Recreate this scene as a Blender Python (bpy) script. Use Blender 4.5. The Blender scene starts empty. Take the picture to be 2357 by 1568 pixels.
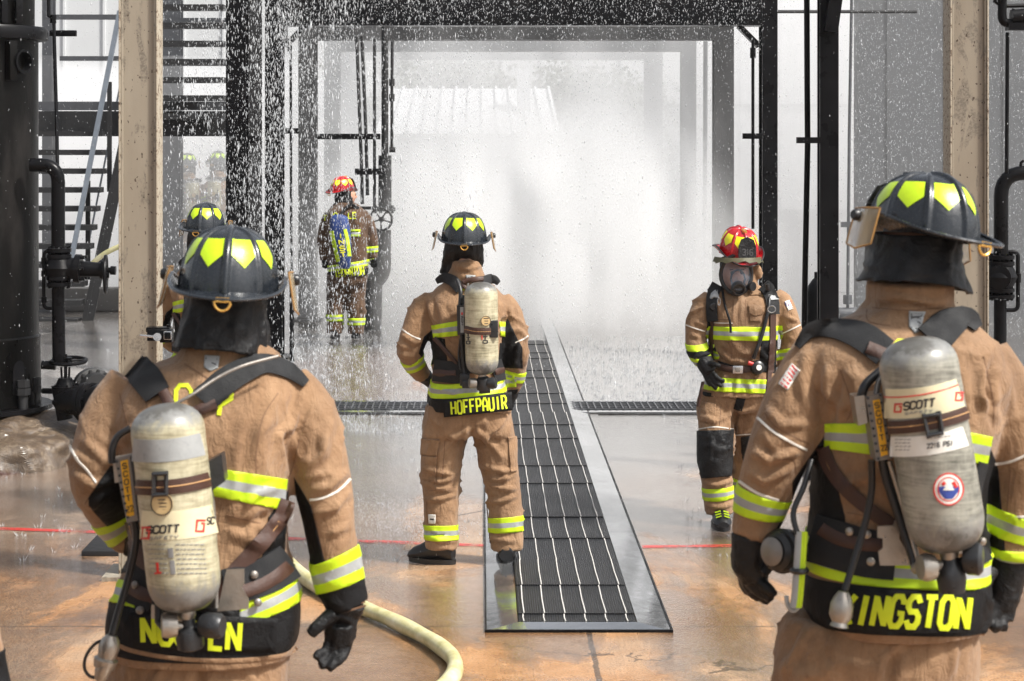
import bpy, bmesh, math, random
from mathutils import Vector, Matrix, noise
from mathutils.bvhtree import BVHTree
random.seed(7)
R = math.radians
SC = bpy.context.scene
COL = SC.collection
F, VX, VY, CH = 4583.0, 1108.0, 312.0, 2.2      # focal length in px, vanishing point, eye height

def W(px, py, Y):
    """pixel of the 2357 wide picture at distance Y -> world point"""
    return Vector(((px-VX)*Y/F, Y, CH-(py-VY)*Y/F))
def G(px, py):
    """ground point under a pixel"""
    return W(px, py, CH*F/(py-VY))

# ---------------------------------------------------------------- materials
MATS = {}
class NT:
    def __init__(s, name):
        s.m = bpy.data.materials.new(name); s.m.use_nodes = True
        s.t = s.m.node_tree; s.n = s.t.nodes; s.l = s.t.links
        s.b = s.n['Principled BSDF']; MATS[name] = s.m
    def new(s, ty, **kw):
        n = s.n.new(ty)
        for k, v in kw.items():
            if k in n.inputs: n.inputs[k].default_value = v
            else: setattr(n, k, v)
        return n
    def link(s, a, b): s.l.new(a, b)
    def coord(s, scale=(1,1,1), rot=(0,0,0), obj=False):
        c = s.new('ShaderNodeTexCoord') if obj else s.new('ShaderNodeNewGeometry')
        mp = s.new('ShaderNodeMapping'); mp.inputs['Scale'].default_value = scale; mp.inputs['Rotation'].default_value = rot
        s.link(c.outputs['Object' if obj else 'Position'], mp.inputs['Vector']); return mp.outputs[0]
    def noise(s, scale, detail=4, rough=.55, vec=None, dist=0):
        n = s.new('ShaderNodeTexNoise'); n.inputs['Scale'].default_value = scale; n.inputs['Detail'].default_value = detail
        n.inputs['Roughness'].default_value = rough; n.inputs['Distortion'].default_value = dist
        if vec is not None: s.link(vec, n.inputs['Vector'])
        return n.outputs['Fac']
    def ramp(s, fac, stops):
        r = s.new('ShaderNodeValToRGB'); e = r.color_ramp.elements
        while len(e) < len(stops): e.new(.5)
        for el, (p, c) in zip(e, stops):
            el.position = p; el.color = (*c, 1) if isinstance(c, tuple) else (c, c, c, 1)
        s.link(fac, r.inputs[0]); return r.outputs[0]
    def mix(s, fac, a, b, mode='MIX'):
        m = s.new('ShaderNodeMix', data_type='RGBA', blend_type=mode)
        for i, v in ((0, fac), (6, a), (7, b)):
            if isinstance(v, (int, float)): m.inputs[i].default_value = v
            elif isinstance(v, tuple): m.inputs[i].default_value = (*v, 1)
            else: s.link(v, m.inputs[i])
        return m.outputs[2]
    def math(s, op, a, b=0.0, c=None):
        m = s.new('ShaderNodeMath', operation=op)
        for i, v in ((0, a), (1, b), (2, c)):
            if v is None: continue
            if isinstance(v, (int, float)): m.inputs[i].default_value = v
            else: s.link(v, m.inputs[i])
        return m.outputs[0]
    def new_vec(s, v, n):
        m = s.new('ShaderNodeVectorMath', operation='ADD'); s.link(v, m.inputs[0])
        c = s.new('ShaderNodeCombineXYZ'); s.link(n, c.inputs[0]); s.link(n, c.inputs[1]); s.link(c.outputs[0], m.inputs[1]); return m.outputs[0]
    def bump(s, h, strength=.3, dist=.01, nrm=None):
        b = s.new('ShaderNodeBump'); b.inputs['Strength'].default_value = strength; b.inputs['Distance'].default_value = dist
        s.link(h, b.inputs['Height'])
        if nrm is not None: s.link(nrm, b.inputs['Normal'])
        return b.outputs[0]
    def set(s, **kw):
        for k, v in kw.items():
            i = s.b.inputs[k.replace('_', ' ')]
            if isinstance(v, (int, float)): i.default_value = v
            elif isinstance(v, tuple): i.default_value = (*v, 1) if len(v) == 3 else v
            else: s.link(v, i)
        return s.m

def simple(name, col, rough=.5, metal=0, var=.25, nscale=12, bump=.1, bscale=60, coat=0, bd=.004, obj=True):
    t = NT(name); v = t.coord(obj=obj)
    n = t.noise(nscale, 5, .6, v)
    c = t.mix(n, tuple(x*(1-var) for x in col), tuple(min(1, x*(1+var)) for x in col))
    nb = t.noise(bscale, 4, .6, v)
    rr = t.ramp(n, [(.3, max(0, rough-.1)), (.7, min(1, rough+.12))])
    return t.set(Base_Color=c, Roughness=rr, Metallic=metal, Normal=t.bump(nb, bump, bd), Coat_Weight=coat)

def cloth(name, col, var=.16, weave=900, rough=.85, crease=.5, wet=0.0):
    t = NT(name); v = t.coord(obj=True)
    n1 = t.noise(5, 5, .6, v); n2 = t.noise(38, 4, .65, v)
    n = t.mix(.45, n1, n2)
    c = t.mix(t.ramp(n, [(.3, 0.), (.72, 1.)]), tuple(x*(1-var) for x in col), tuple(x*(1+var) for x in col))
    # fine crumples and a weave
    vs = t.coord(scale=(1, 1, .45), obj=True)
    cr = t.noise(16, 5, .55, vs, 1.2)
    w = t.noise(weave, 2, .5, v)
    nb = t.bump(cr, crease, .012)
    nb = t.bump(w, .25, .0012, nb)
    rr = t.ramp(n1, [(.35, rough-wet), (.6, rough)])
    return t.set(Base_Color=c, Roughness=rr, Normal=nb, Sheen_Weight=.0)

# ---------------------------------------------------------------- mesh helpers
def link(name, me, mats=None, parent=None, smooth=False):
    o = bpy.data.objects.new(name, me); COL.objects.link(o)
    if mats is not None:
        for m in (mats if isinstance(mats, (list, tuple)) else [mats]):
            me.materials.append(MATS[m] if isinstance(m, str) else m)
    if smooth:
        me.polygons.foreach_set('use_smooth', [True]*len(me.polygons))
    if parent is not None:
        o.parent = parent
        if parent.name in ORIG: o.matrix_parent_inverse = Matrix.Translation(-ORIG[parent.name])
    return o
ORIG = {}
def from_bm(name, bm, mats=None, parent=None, smooth=False):
    me = bpy.data.meshes.new(name); bm.to_mesh(me); bm.free()
    return link(name, me, mats, parent, smooth)
def tag(o, label=None, cat=None, group=None, kind=None):
    if label: o['label'] = label
    if cat: o['category'] = cat
    if group: o['group'] = group
    if kind: o['kind'] = kind
    return o
def empty(name, label, cat, loc, group=None):
    o = bpy.data.objects.new(name, None); COL.objects.link(o); o.location = loc
    o.empty_display_size = .1
    ORIG[o.name] = Vector(loc)
    return tag(o, label, cat, group)

class MB:
    """collects simple shapes into one bmesh (world coordinates)"""
    def __init__(s): s.bm = bmesh.new()
    def box(s, c, d, rot=None, mi=0, bev=0):
        M = Matrix.Translation(Vector(c)) @ (rot.to_4x4() if rot else Matrix.Identity(4)) @ Matrix.Diagonal((*d, 1))
        r = bmesh.ops.create_cube(s.bm, size=1, matrix=M)
        fs = {f for v in r['verts'] for f in v.link_faces}
        for f in fs: f.material_index = mi
        if bev:
            es = list({e for v in r['verts'] for e in v.link_edges})
            rb = bmesh.ops.bevel(s.bm, geom=es, offset=bev, segments=2, affect='EDGES', profile=.6)
            for f in rb['faces']: f.material_index = mi
        return s
    def span(s, x0, x1, y0, y1, z0, z1, mi=0, bev=0):
        return s.box(((x0+x1)/2, (y0+y1)/2, (z0+z1)/2), (abs(x1-x0), abs(y1-y0), abs(z1-z0)), None, mi, bev)
    def bar(s, a, b, w, h, mi=0, bev=0, up=(0,0,1)):
        a, b = Vector(a), Vector(b); d = b-a; L = d.length; z = d.normalized()
        u = Vector(up)
        if abs(z.dot(u)) > .98: u = Vector((0, 1, 0))
        x = u.cross(z).normalized(); y = z.cross(x)
        rot = Matrix((x, y, z)).transposed()
        return s.box((a+b)/2, (w, h, L), rot, mi, bev)
    def tube(s, pts, r, seg=12, mi=0, cap=True, smooth=True):
        pts = [Vector(p) for p in pts]; n = len(pts)
        rs = r if isinstance(r, (list, tuple)) else [r]*n
        rings = []; prev = None
        for i, p in enumerate(pts):
            d = (pts[min(i+1, n-1)]-pts[max(i-1, 0)])
            d = d.normalized() if d.length > 1e-9 else Vector((0, 0, 1))
            if prev is None:
                u = Vector((0, 0, 1)) if abs(d.z) < .9 else Vector((0, 1, 0))
                x = d.cross(u).normalized()
            else:
                x = (prev - d*prev.dot(d)).normalized()
            prev = x; y = d.cross(x)
            ring = []
            for k in range(seg):
                a = 2*math.pi*k/seg
                ring.append(s.bm.verts.new(p + (x*math.cos(a)+y*math.sin(a))*rs[i]))
            rings.append(ring)
        for i in range(n-1):
            for k in range(seg):
                f = s.bm.faces.new((rings[i][k], rings[i][(k+1) % seg], rings[i+1][(k+1) % seg], rings[i+1][k]))
                f.material_index = mi; f.smooth = smooth
        if cap:
            for ring in (rings[0][::-1], rings[-1]):
                try:
                    f = s.bm.faces.new(ring); f.material_index = mi
                except ValueError: pass
        return s
    def cyl(s, a, b, r, seg=20, mi=0): return s.tube([a, b], r, seg, mi)
    def lathe(s, prof, o, ax=(0,0,1), seg=24, mi=0, smooth=True, cap=True):
        """prof: list of (radius, height) along ax from o"""
        ax = Vector(ax).normalized(); u = Vector((0, 0, 1)) if abs(ax.z) < .9 else Vector((0, 1, 0))
        x = ax.cross(u).normalized(); y = ax.cross(x); o = Vector(o)
        rings = []
        for r, h in prof:
            if r < 1e-5: rings.append([s.bm.verts.new(o+ax*h)]); continue
            rings.append([s.bm.verts.new(o+ax*h+(x*math.cos(2*math.pi*k/seg)+y*math.sin(2*math.pi*k/seg))*r) for k in range(seg)])
        for a, b in zip(rings, rings[1:]):
            for k in range(seg):
                k2 = (k+1) % seg
                if len(a) == 1 and len(b) == 1: continue
                if len(a) == 1: vs = (a[0], b[k2], b[k])
                elif len(b) == 1: vs = (a[k], a[k2], b[0])
                else: vs = (a[k], a[k2], b[k2], b[k])
                f = s.bm.faces.new(vs); f.material_index = mi; f.smooth = smooth
        for ring, rev in ((rings[0], True), (rings[-1], False)):
            if len(ring) > 2 and cap:
                f = s.bm.faces.new(ring[::-1] if rev else ring); f.material_index = mi
        return s
    def poly(s, pts, dvec, mi=0):
        """closed outline extruded by dvec"""
        vs = [s.bm.verts.new(Vector(p)) for p in pts]
        f = s.bm.faces.new(vs); f.material_index = mi
        r = bmesh.ops.extrude_face_region(s.bm, geom=[f])
        nv = [g for g in r['geom'] if isinstance(g, bmesh.types.BMVert)]
        bmesh.ops.translate(s.bm, vec=Vector(dvec), verts=nv)
        for g in nv:
            for ff in g.link_faces: ff.material_index = mi
        return s
    def build(s, name, mats, parent=None, normals=True):
        if normals: bmesh.ops.recalc_face_normals(s.bm, faces=s.bm.faces[:])
        o = from_bm(name, s.bm, mats, parent); o.data.set_sharp_from_angle(angle=R(38)); return o

def spline(pts, n=8):
    """Catmull-Rom through pts (tuples of any length)"""
    P = [tuple(pts[0])]+[tuple(p) for p in pts]+[tuple(pts[-1])]; out = []
    for i in range(1, len(P)-2):
        p0, p1, p2, p3 = P[i-1], P[i], P[i+1], P[i+2]
        for k in range(n):
            t = k/n
            out.append(tuple(.5*((2*b)+(-a+c)*t+(2*a-5*b+4*c-d)*t*t+(-a+3*b-3*c+d)*t**3) for a, b, c, d in zip(p0, p1, p2, p3)))
    out.append(tuple(pts[-1])); return out
# ---------------------------------------------------------------- materials
def mats_env():
    # wet ground: warm brown slab near the camera, pale rinsed concrete further off
    t = NT('wet_concrete'); v = t.coord()
    sep = t.new('ShaderNodeSeparateXYZ'); t.link(v, sep.inputs[0])
    wob = t.noise(.55, 5, .6, v)
    y = t.math('ADD', sep.outputs[1], t.math('MULTIPLY', t.math('SUBTRACT', wob, .5), 6.5))
    far = t.ramp(t.math('MULTIPLY', t.math('SUBTRACT', y, 9.6), .22), [(0, 0.), (1, 1.)])
    n1 = t.noise(1.6, 6, .62, v); n2 = t.noise(9, 6, .7, v)
    vb = t.coord(scale=(60, 3, 1), rot=(0, 0, R(52)))
    brush = t.noise(1.0, 3, .5, vb)
    warm = t.ramp(t.mix(.4, n1, n2), [(.32, (.17, .075, .028)), (.44, (.36, .175, .068)), (.55, (.50, .27, .125)), (.68, (.62, .41, .25))])
    warm = t.mix(t.ramp(t.noise(.7, 5, .6, v, .5), [(.48, 0.), (.62, .6)]), warm, (.42, .33, .24)); warm = t.mix(.16, warm, t.ramp(brush, [(.3, (.07, .032, .013)), (.7, (.42, .23, .11))]))
    grey = t.ramp(t.mix(.5, n1, n2), [(.3, (.17, .155, .14)), (.5, (.32, .30, .285)), (.7, (.44, .43, .42))])
    # brown patch where the jets wash the slab by the left frame
    px = t.math('MULTIPLY', t.math('ADD', sep.outputs[0], 1.05), .95); py = t.math('MULTIPLY', t.math('SUBTRACT', sep.outputs[1], 18.3), .38)
    rr = t.math('ADD', t.math('MULTIPLY', px, px), t.math('MULTIPLY', py, py))
    patch = t.ramp(t.math('ADD', rr, t.math('MULTIPLY', t.math('SUBTRACT', n1, .5), 1.5)), [(.5, 1.), (1, 0.)])
    grey = t.mix(t.math('MULTIPLY', patch, .7), grey, (.30, .15, .085))
    grit = t.noise(120, 3, .6, v); warm = t.mix(t.ramp(grit, [(.40, .55), (.50, 0.)]), warm, (.07, .035, .016)); grey = t.mix(t.ramp(grit, [(.42, .5), (.52, 0.)]), grey, (.05, .045, .04))
    cr = t.new('ShaderNodeTexVoronoi', feature='DISTANCE_TO_EDGE'); cr.inputs['Scale'].default_value = .42
    t.link(t.new_vec(v, n1), cr.inputs['Vector'])
    crack = t.math('MULTIPLY', t.math('LESS_THAN', cr.outputs['Distance'], .0035), t.math('GREATER_THAN', t.noise(.8, 2, .5, v), .5))
    base = t.mix(far, warm, grey); base = t.mix(t.math('MULTIPLY', crack, .7), base, (.03, .02, .014))
    # saw-cut joints
    def joint(coord, pos, w):
        d = t.math('ABSOLUTE', t.math('SUBTRACT', coord, t.math('ADD', pos, t.math('MULTIPLY', t.math('SUBTRACT', n2, .5), .03))))
        return t.math('LESS_THAN', d, w)
    j = t.math('MAXIMUM', joint(sep.outputs[1], 8.92, .008), joint(sep.outputs[1], 12.3, .008))
    j = t.math('MAXIMUM', j, joint(sep.outputs[1], 6.4, .008))
    jx = t.math('MULTIPLY', joint(sep.outputs[0], .475, .012), t.math('LESS_THAN', sep.outputs[1], 8.9))
    j = t.math('MAXIMUM', j, jx)
    base = t.mix(t.math('MULTIPLY', j, .75), base, (.03, .025, .02))
    pud = t.noise(.9, 5, .6, t.coord(scale=(1, .55, 1)), .6)
    wet = t.ramp(t.math('ADD', pud, t.math('MULTIPLY', far, .12)), [(.42, 0.), (.50, 1.)])
    base = t.mix(t.math('MULTIPLY', wet, .42), base, (.03, .016, .008))
    rough = t.mix(wet, (.30, .30, .30), (.04, .04, .04))
    rip = t.noise(13, 4, .6, t.coord(scale=(1, .8, 1)), .8)
    rip2 = t.noise(75, 3, .6, v)
    bh = t.mix(t.math('ADD', .3, t.math('MULTIPLY', far, .35)), rip2, rip)
    nb = t.bump(bh, .5, .014)
    nb = t.bump(brush, .10, .003, nb)
    t.set(Base_Color=base, Roughness=rough, Normal=nb, IOR=1.4, Specular_IOR_Level=.5, Coat_Weight=t.mix(wet, (.15, .15, .15), (1., 1., 1.)), Coat_Roughness=.05)
    t.b.inputs['Coat IOR'].default_value = 1.75
    t.link(t.bump(t.mix(.35, t.noise(26, 6, .7, t.coord(scale=(1, .7, 1)), .5), rip2), .32, .014), t.b.inputs['Coat Normal'])
    # painted steel, soot black
    t = NT('black_steel'); v = t.coord(obj=True)
    n = t.noise(3.5, 6, .65, v); n2 = t.noise(40, 4, .6, v)
    t.set(Base_Color=t.ramp(n, [(.3, (.003, .003, .0035)), (.6, (.006, .006, .007)), (.8, (.018, .016, .015))]), Roughness=t.ramp(n, [(.3, .18), (.7, .48)]), Normal=t.bump(n2, .15, .004), Specular_IOR_Level=.12)
    t = NT('sooty_steel'); v = t.coord(scale=(1, 1, .35), obj=True)
    n = t.noise(2.2, 6, .65, v); n2 = t.noise(50, 4, .6, v)
    t.set(Base_Color=t.ramp(n, [(.3, (.0015, .0015, .0015)), (.55, (.004, .0038, .0036)), (.75, (.020, .018, .017))]), Roughness=t.ramp(n, [(.3, .22), (.7, .5)]), Normal=t.bump(n2, .3, .005), Specular_IOR_Level=.12)
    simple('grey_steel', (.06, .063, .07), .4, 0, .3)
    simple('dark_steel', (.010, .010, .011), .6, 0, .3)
    simple('galvanised', (.20, .23, .27), .38, .35, .25)
    simple('bright_steel', (.55, .55, .56), .28, .9, .15)
    simple('brass', (.75, .45, .12), .3, .85, .12)
    # cream paint with soot smears, rust chips
    t = NT('cream_paint'); v = t.coord(obj=True)
    vs_ = t.coord(scale=(1, 1, .3), obj=True)
    n = t.noise(2.4, 6, .6, vs_); sp = t.noise(85, 3, .6, v); big = t.noise(9, 5, .7, vs_, .4)
    c = t.ramp(n, [(.3, (.215, .18, .135)), (.6, (.30, .262, .205)), (.8, (.36, .32, .255))])
    soot = t.math('MULTIPLY', t.ramp(big, [(.52, 0.), (.56, 1.)]), t.ramp(sp, [(.40, 1.), (.58, .25)]))
    c = t.mix(t.math('MULTIPLY', soot, .7), c, (.10, .085, .07))
    dots = t.math('MULTIPLY', t.math('GREATER_THAN', t.noise(60, 1, .5, t.coord(scale=(1, 1, .7), obj=True)), .71), t.ramp(n, [(.3, 1.), (.7, .6)]))
    c = t.mix(dots, c, (.035, .016, .008))
    t.set(Base_Color=c, Roughness=.42, Normal=t.bump(sp, .12, .003))
    t = NT('rusty_edge'); v = t.coord(obj=True); n = t.noise(45, 5, .7, v)
    t.set(Base_Color=t.ramp(n, [(.34, (.05, .028, .018)), (.42, (.18, .13, .09)), (.47, (.33, .29, .225))]), Roughness=.7, Normal=t.bump(n, .4, .004))
    # boulder
    t = NT('rough_stone'); v = t.coord(obj=True); n = t.noise(3.2, 8, .7, v, .6); n2 = t.noise(22, 8, .75, v, .5)
    c = t.ramp(t.mix(.5, n, n2), [(.36, (.04, .03, .024)), (.50, (.095, .066, .043)), (.6, (.19, .145, .10)), (.75, (.33, .27, .21))])
    sep = t.new('ShaderNodeSeparateXYZ'); t.link(v, sep.inputs[0])
    red = t.ramp(t.math('ADD', t.math('MULTIPLY', sep.outputs[2], 2.0), t.math('ADD', t.math('MULTIPLY', t.math('ADD', sep.outputs[0], 3.3), .8), t.math('MULTIPLY', n, .4))), [(.36, 1.), (.42, 0.)])
    c = t.mix(red, c, (.055, .018, .010))
    t.set(Base_Color=c, Roughness=.35, Normal=t.bump(n2, .6, .02), Coat_Weight=.15, Coat_Roughness=.2)
    t = NT('red_line'); v = t.coord(); n = t.noise(6, 6, .7, v)
    t.set(Base_Color=(.50, .035, .03), Roughness=.3, Alpha=t.ramp(n, [(.38, .12), (.55, .85)]))
    simple('pale_cladding', (.52, .53, .54), .6, 0, .05, 1.2)
    simple('white_roofing', (.50, .51, .53), .35, 0, .06, 2)
    simple('dark_wall', (.07, .065, .06), .6, 0, .4)
    simple('grey_cladding', (.06, .064, .07), .5, 0, .15, 1.5)
    simple('foliage', (.045, .055, .036), .7, 0, .4, 6)
    simple('bark', (.06, .05, .04), .8)
    t = NT('rubber_mat'); v = t.coord(obj=True)
    w = t.new('ShaderNodeTexWave', wave_type='BANDS', bands_direction='Y'); w.inputs['Scale'].default_value = 14; w.inputs['Distortion'].default_value = 0
    t.link(v, w.inputs['Vector'])
    w2 = t.new('ShaderNodeTexWave', wave_type='BANDS', bands_direction='X'); w2.inputs['Scale'].default_value = 30
    t.link(v, w2.inputs['Vector'])
    h = t.math('MULTIPLY', w.outputs['Fac'], w2.outputs['Fac']); n = t.noise(12, 5, .6, v)
    t.set(Base_Color=t.ramp(t.math('ADD', t.math('MULTIPLY', h, .5), t.math('MULTIPLY', n, .5)), [(.2, (.004, .004, .005)), (.55, (.013, .014, .016)), (.8, (.06, .062, .07))]), Roughness=t.ramp(h, [(.2, .5), (.8, .2)]), Normal=t.bump(h, .8, .008))
    simple('pale_cord', (.55, .53, .50), .6, 0, .2, 30)
    t = NT('wet_steel_sheet'); v = t.coord(obj=True); n = t.noise(1.5, 4, .6, v, .8); n2 = t.noise(16, 4, .6, v, .8)
    t.set(Base_Color=t.ramp(n, [(.3, (.30, .31, .32)), (.7, (.52, .53, .55))]), Metallic=.85, Roughness=t.ramp(n2, [(.3, .03), (.7, .14)]), Normal=t.bump(t.mix(.5, n, n2), .05, .01))
    t = NT('water_drop')
    t.set(Base_Color=(.62, .64, .66), Roughness=.15, Alpha=.5, IOR=1.33, Specular_IOR_Level=.8)
    t = NT('hose_jacket'); v = t.coord(obj=True); n = t.noise(7, 6, .65, v); n2 = t.noise(300, 2, .5, v)
    t.set(Base_Color=t.ramp(n, [(.32, (.30, .27, .10)), (.5, (.52, .48, .24)), (.7, (.66, .62, .42))]), Roughness=.42, Normal=t.bump(n2, .4, .002), Coat_Weight=.3)

def volume(name, dens, col=(1, 1, 1), g=.25, noisy=None):
    m = bpy.data.materials.new(name); m.use_nodes = True; t = m.node_tree; t.nodes.remove(t.nodes['Principled BSDF'])
    pv = t.nodes.new('ShaderNodeVolumePrincipled'); pv.inputs['Color'].default_value = (*col, 1); pv.inputs['Density'].default_value = dens
    pv.inputs['Anisotropy'].default_value = g
    t.links.new(pv.outputs[0], t.nodes['Material Output'].inputs['Volume'])
    if noisy: noisy(t, pv)
    MATS[name] = m

# ---------------------------------------------------------------- the setting
def build_setting():
    bm = bmesh.new()
    xs = [-160, -30, -8, -4, 4, 8, 30, 160]; ys = [-30, 0, 4, 30, 60, 400]
    g = [[bm.verts.new((x, y, 0)) for x in xs] for y in ys]
    for i in range(len(ys)-1):
        for k in range(len(xs)-1): bm.faces.new((g[i][k], g[i][k+1], g[i+1][k+1], g[i+1][k]))
    o = from_bm('ground', bm, 'wet_concrete'); tag(o, kind='structure')
    # painted red line
    def line(name, a, b, w, label, grp=True):
        a, b = G(*a), G(*b); m = MB(); n = 24; d = (b-a); side = Vector((-d.y, d.x, 0)).normalized()*w/2
        prev = None
        for i in range(n+1):
            p = a+d*i/n; j = 1+.25*(noise.noise(p*5))
            q = (m.bm.verts.new(p+side*j+Vector((0, 0, .004))), m.bm.verts.new(p-side*j+Vector((0, 0, .004))))
            if prev: m.bm.faces.new((prev[0], prev[1], q[1], q[0]))
            prev = q
        o = m.build(name, 'red_line'); tag(o, label, 'painted line', 'red lines painted on the wet concrete')
    line('floor_line', (-60, 1216), (1114, 1257), .07, 'faded red line painted on the brown wet concrete left of the mat tray')
    line('floor_line', (1478, 1260), (1800, 1256), .06, 'short red line painted on the concrete right of the mat tray')
    # trench drain
    yd0, yd1 = CH*F/(947-VY), CH*F/(929-VY)
    for (x0, x1, lb) in ((W(560, 0, yd0).x, W(1183, 0, yd0).x, 'black grated trench drain running left of the mat tray'),
                         (W(1316, 0, yd0).x, W(2400, 0, yd0).x, 'black grated trench drain running right behind the masked instructor')):
        e = empty('trench_drain', lb, 'drain', (x0, yd0, 0), 'grated trench drains across the slab')
        m = MB(); m.span(x0, x1, yd0-.02, yd1, .004, .008); m.build('channel', 'black_steel', e)
        m = MB()
        n = int((x1-x0)/.055)
        for i in range(n):
            x = x0+(i+.5)*(x1-x0)/n; m.span(x-.005, x+.005, yd0+.01, yd1-.01, .009, .022)
        for k in range(5):
            yy = yd0+.03+k*(yd1-yd0-.06)/4; m.span(x0, x1, yy-.005, yy+.005, .010, .020)
        m.build('grate', 'grey_steel', e)
        m = MB(); m.span(x0, x1, yd0-.13, yd0-.02, .004, .012); m.span(x0, x1, yd1, yd1+.10, .004, .012)
        m.span(x0+.2, x1, yd0-.20, yd0-.165, .004, .009, 1)
        m.build('rim', ['wet_steel_sheet', 'black_steel'], e)

def build_mat_tray():
    Y0, Y1 = CH*F/(1455-VY), 28.5
    xl, xr = G(1120, 1455).x, G(1545, 1455).x
    il, ir = G(1190, 1443).x+.003, G(1467, 1443).x
    e = empty('mat_tray', 'long shiny steel-edged tray of black rubber mats leading into the spray', 'mat tray', ((xl+xr)/2, Y0, 0))
    m = MB(); h = .022
    def strip(pts): m.bm.faces.new([m.bm.verts.new(p) for p in pts])
    yi = CH*F/(1443-VY)
    strip([(xl, Y0, .006), (xr, Y0, .006), (ir, yi, h), (il, yi, h)])
    strip([(xl, Y0, .006), (il, yi, h), (il, Y1, h), (xl, Y1, .006)])
    strip([(xr, Y0, .006), (xr, Y1, .006), (ir, Y1, h), (ir, yi, h)])
    m.span(xl, xr, Y0-.012, Y0, .0, .012, 1); m.span(xl-.008, xl, Y0-.012, Y1, 0, .012, 1)
    m.span(xr, xr+.008, Y0-.012, Y1, 0, .012, 1)
    m.build('tray_frame', ['wet_steel_sheet', 'black_steel'], e)
    # the mat sections overlap a little, each with six pale cords
    rows = [1443, 1427, 1363, 1305, 1251, 1204, 1161, 1123, 1084, 1050, 1018, 988, 960, 937, 915, 895, 877, 861, 846, 832, 820, 809, 799, 790]
    ys = [CH*F/(r-VY) for r in rows]
    for i, (a, b) in enumerate(zip(ys, ys[1:])):
        m = MB(); z = .024+.006*((i*7) % 3); sh = .006*((i*5) % 4-1.5)
        nx = 8; n = 6
        for j in range(n):
            pass
        m.span(il+.004, ir-.004, a+.004, b, .006, z)
        m.build('mat_section', 'rubber_mat', e)
        c = MB()
        for k in range(6):
            t = (k+.32)/5.75; x = il+(ir-il)*t
            c.tube([(x+sh*.45+.002, a+.004, z+.002), (x+sh*.45-.0015, (a+b)/2, z+.003), (x+sh*.45+.0005, b-.003, z+.002)], .0032, 6)
        c.build('stripe', 'pale_cord', e)

def frame(Yf, bottom, half, cw, bh, label, mat='black_steel', brace=True, depth=.25):
    """portal frame: two columns and a deep beam"""
    cx = 1842/F
    zb = CH+(VY-bottom)*Yf/F
    e = empty('portal_frame', label, 'steel frame', (cx, Yf, 0), 'portal frames standing in a row through the spray')
    for s in (-1, 1):
        m = MB(); x0 = cx+s*half; x1 = x0+s*cw[0 if s < 0 else 1]
        a, b = min(x0, x1), max(x0, x1)
        m.span(a, b, Yf-.012, Yf+.012, .02, zb+bh); m.span(a, b, Yf+depth-.024, Yf+depth, .02, zb+bh)
        m.span((a+b)/2-.012, (a+b)/2+.012, Yf+.012, Yf+depth-.024, .02, zb+bh)
        m.span(a-.06, b+.06, Yf-.07, Yf+depth+.06, 0, .02)
        m.build('column', mat, e)
    m = MB(); a, b = cx-half, cx+half
    m.span(a+.002, b-.002, Yf-.015, Yf+.009, zb, zb+bh); m.span(a+.002, b-.002, Yf-.03, Yf+depth+.02, zb-.02, zb-.001)
    m.span(a+.002, b-.002, Yf-.03, Yf+depth+.02, zb+bh+.001, zb+bh+.02)
    if brace:
        m.bar((a+.02, Yf+.1, zb-.22), (a+.22, Yf+.1, zb-.02), .12, .05); m.bar((b-.02, Yf+.1, zb-.22), (b-.22, Yf+.1, zb-.02), .12, .05)
    m.build('beam', mat, e)
    return e

def hpost(name, x0, x1, Yf, z1, label, cat, mat, grp=None, slope=0, depth=.22, edge=None):
    """H-section post; the web runs away from the viewer"""
    e = empty(name, label, cat, ((x0+x1)/2, Yf, 0), grp)
    m = MB(); xm = (x0+x1)/2
    m.span(x0, x1, Yf-.008, Yf+.008, .025, z1); m.span(x0, x1, Yf+depth-.016, Yf+depth, .025, z1)
    m.span(xm-.006, xm+.006, Yf+.008, Yf+depth-.016, .025, z1)
    m.build('column', mat, e)
    p = MB(); p.span(x0-.09, x1+.09, Yf-.1, Yf+depth+.09, 0, .025)
    for sx in (-1, 1):
        for yy in (Yf-.05, Yf+depth+.045): p.cyl((xm+sx*((x1-x0)/2+.045), yy, .024), (xm+sx*((x1-x0)/2+.045), yy, .06), .014, 6)
    p.build('base_plate', mat, e)
    return e

def pipe(name, pts, r, label, mat='black_steel', grp=None, parts=None, seg=12, cat='pipe', n=5):
    m = MB(); m.tube(spline(pts, n) if n > 1 else pts, r, seg)
    if parts: parts(m)
    o = m.build(name, mat); tag(o, label, cat, grp); return o

def elbow(p0, p1, p2, r, n=6):
    """p0 -> rounded corner at p1 -> p2"""
    p0, p1, p2 = map(Vector, (p0, p1, p2)); a = p1+(p0-p1).normalized()*r; b = p1+(p2-p1).normalized()*r
    out = [p0]
    for i in range(n+1):
        t = i/n; out.append(a*(1-t)**2+p1*2*t*(1-t)+b*t*t)
    return out+[p2]

def valve_wheel(m, c, ax, r, spokes=5, th=.012):
    ax = Vector(ax).normalized(); u = Vector((0, 0, 1)) if abs(ax.z) < .9 else Vector((0, 1, 0)); x = ax.cross(u).normalized(); y = ax.cross(x); c = Vector(c)
    ring = [c+(x*math.cos(2*math.pi*k/24)+y*math.sin(2*math.pi*k/24))*r*(1+.03*(k % 2)) for k in range(25)]
    m.tube(ring, th, 8, cap=False)
    for k in range(spokes):
        a = 2*math.pi*k/spokes+.3; m.tube([c, c+(x*math.cos(a)+y*math.sin(a))*r], th*.7, 6)
    m.lathe([(0, -.02), (r*.2, -.02), (r*.2, .025), (0, .025)], c, ax, 10)

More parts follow.
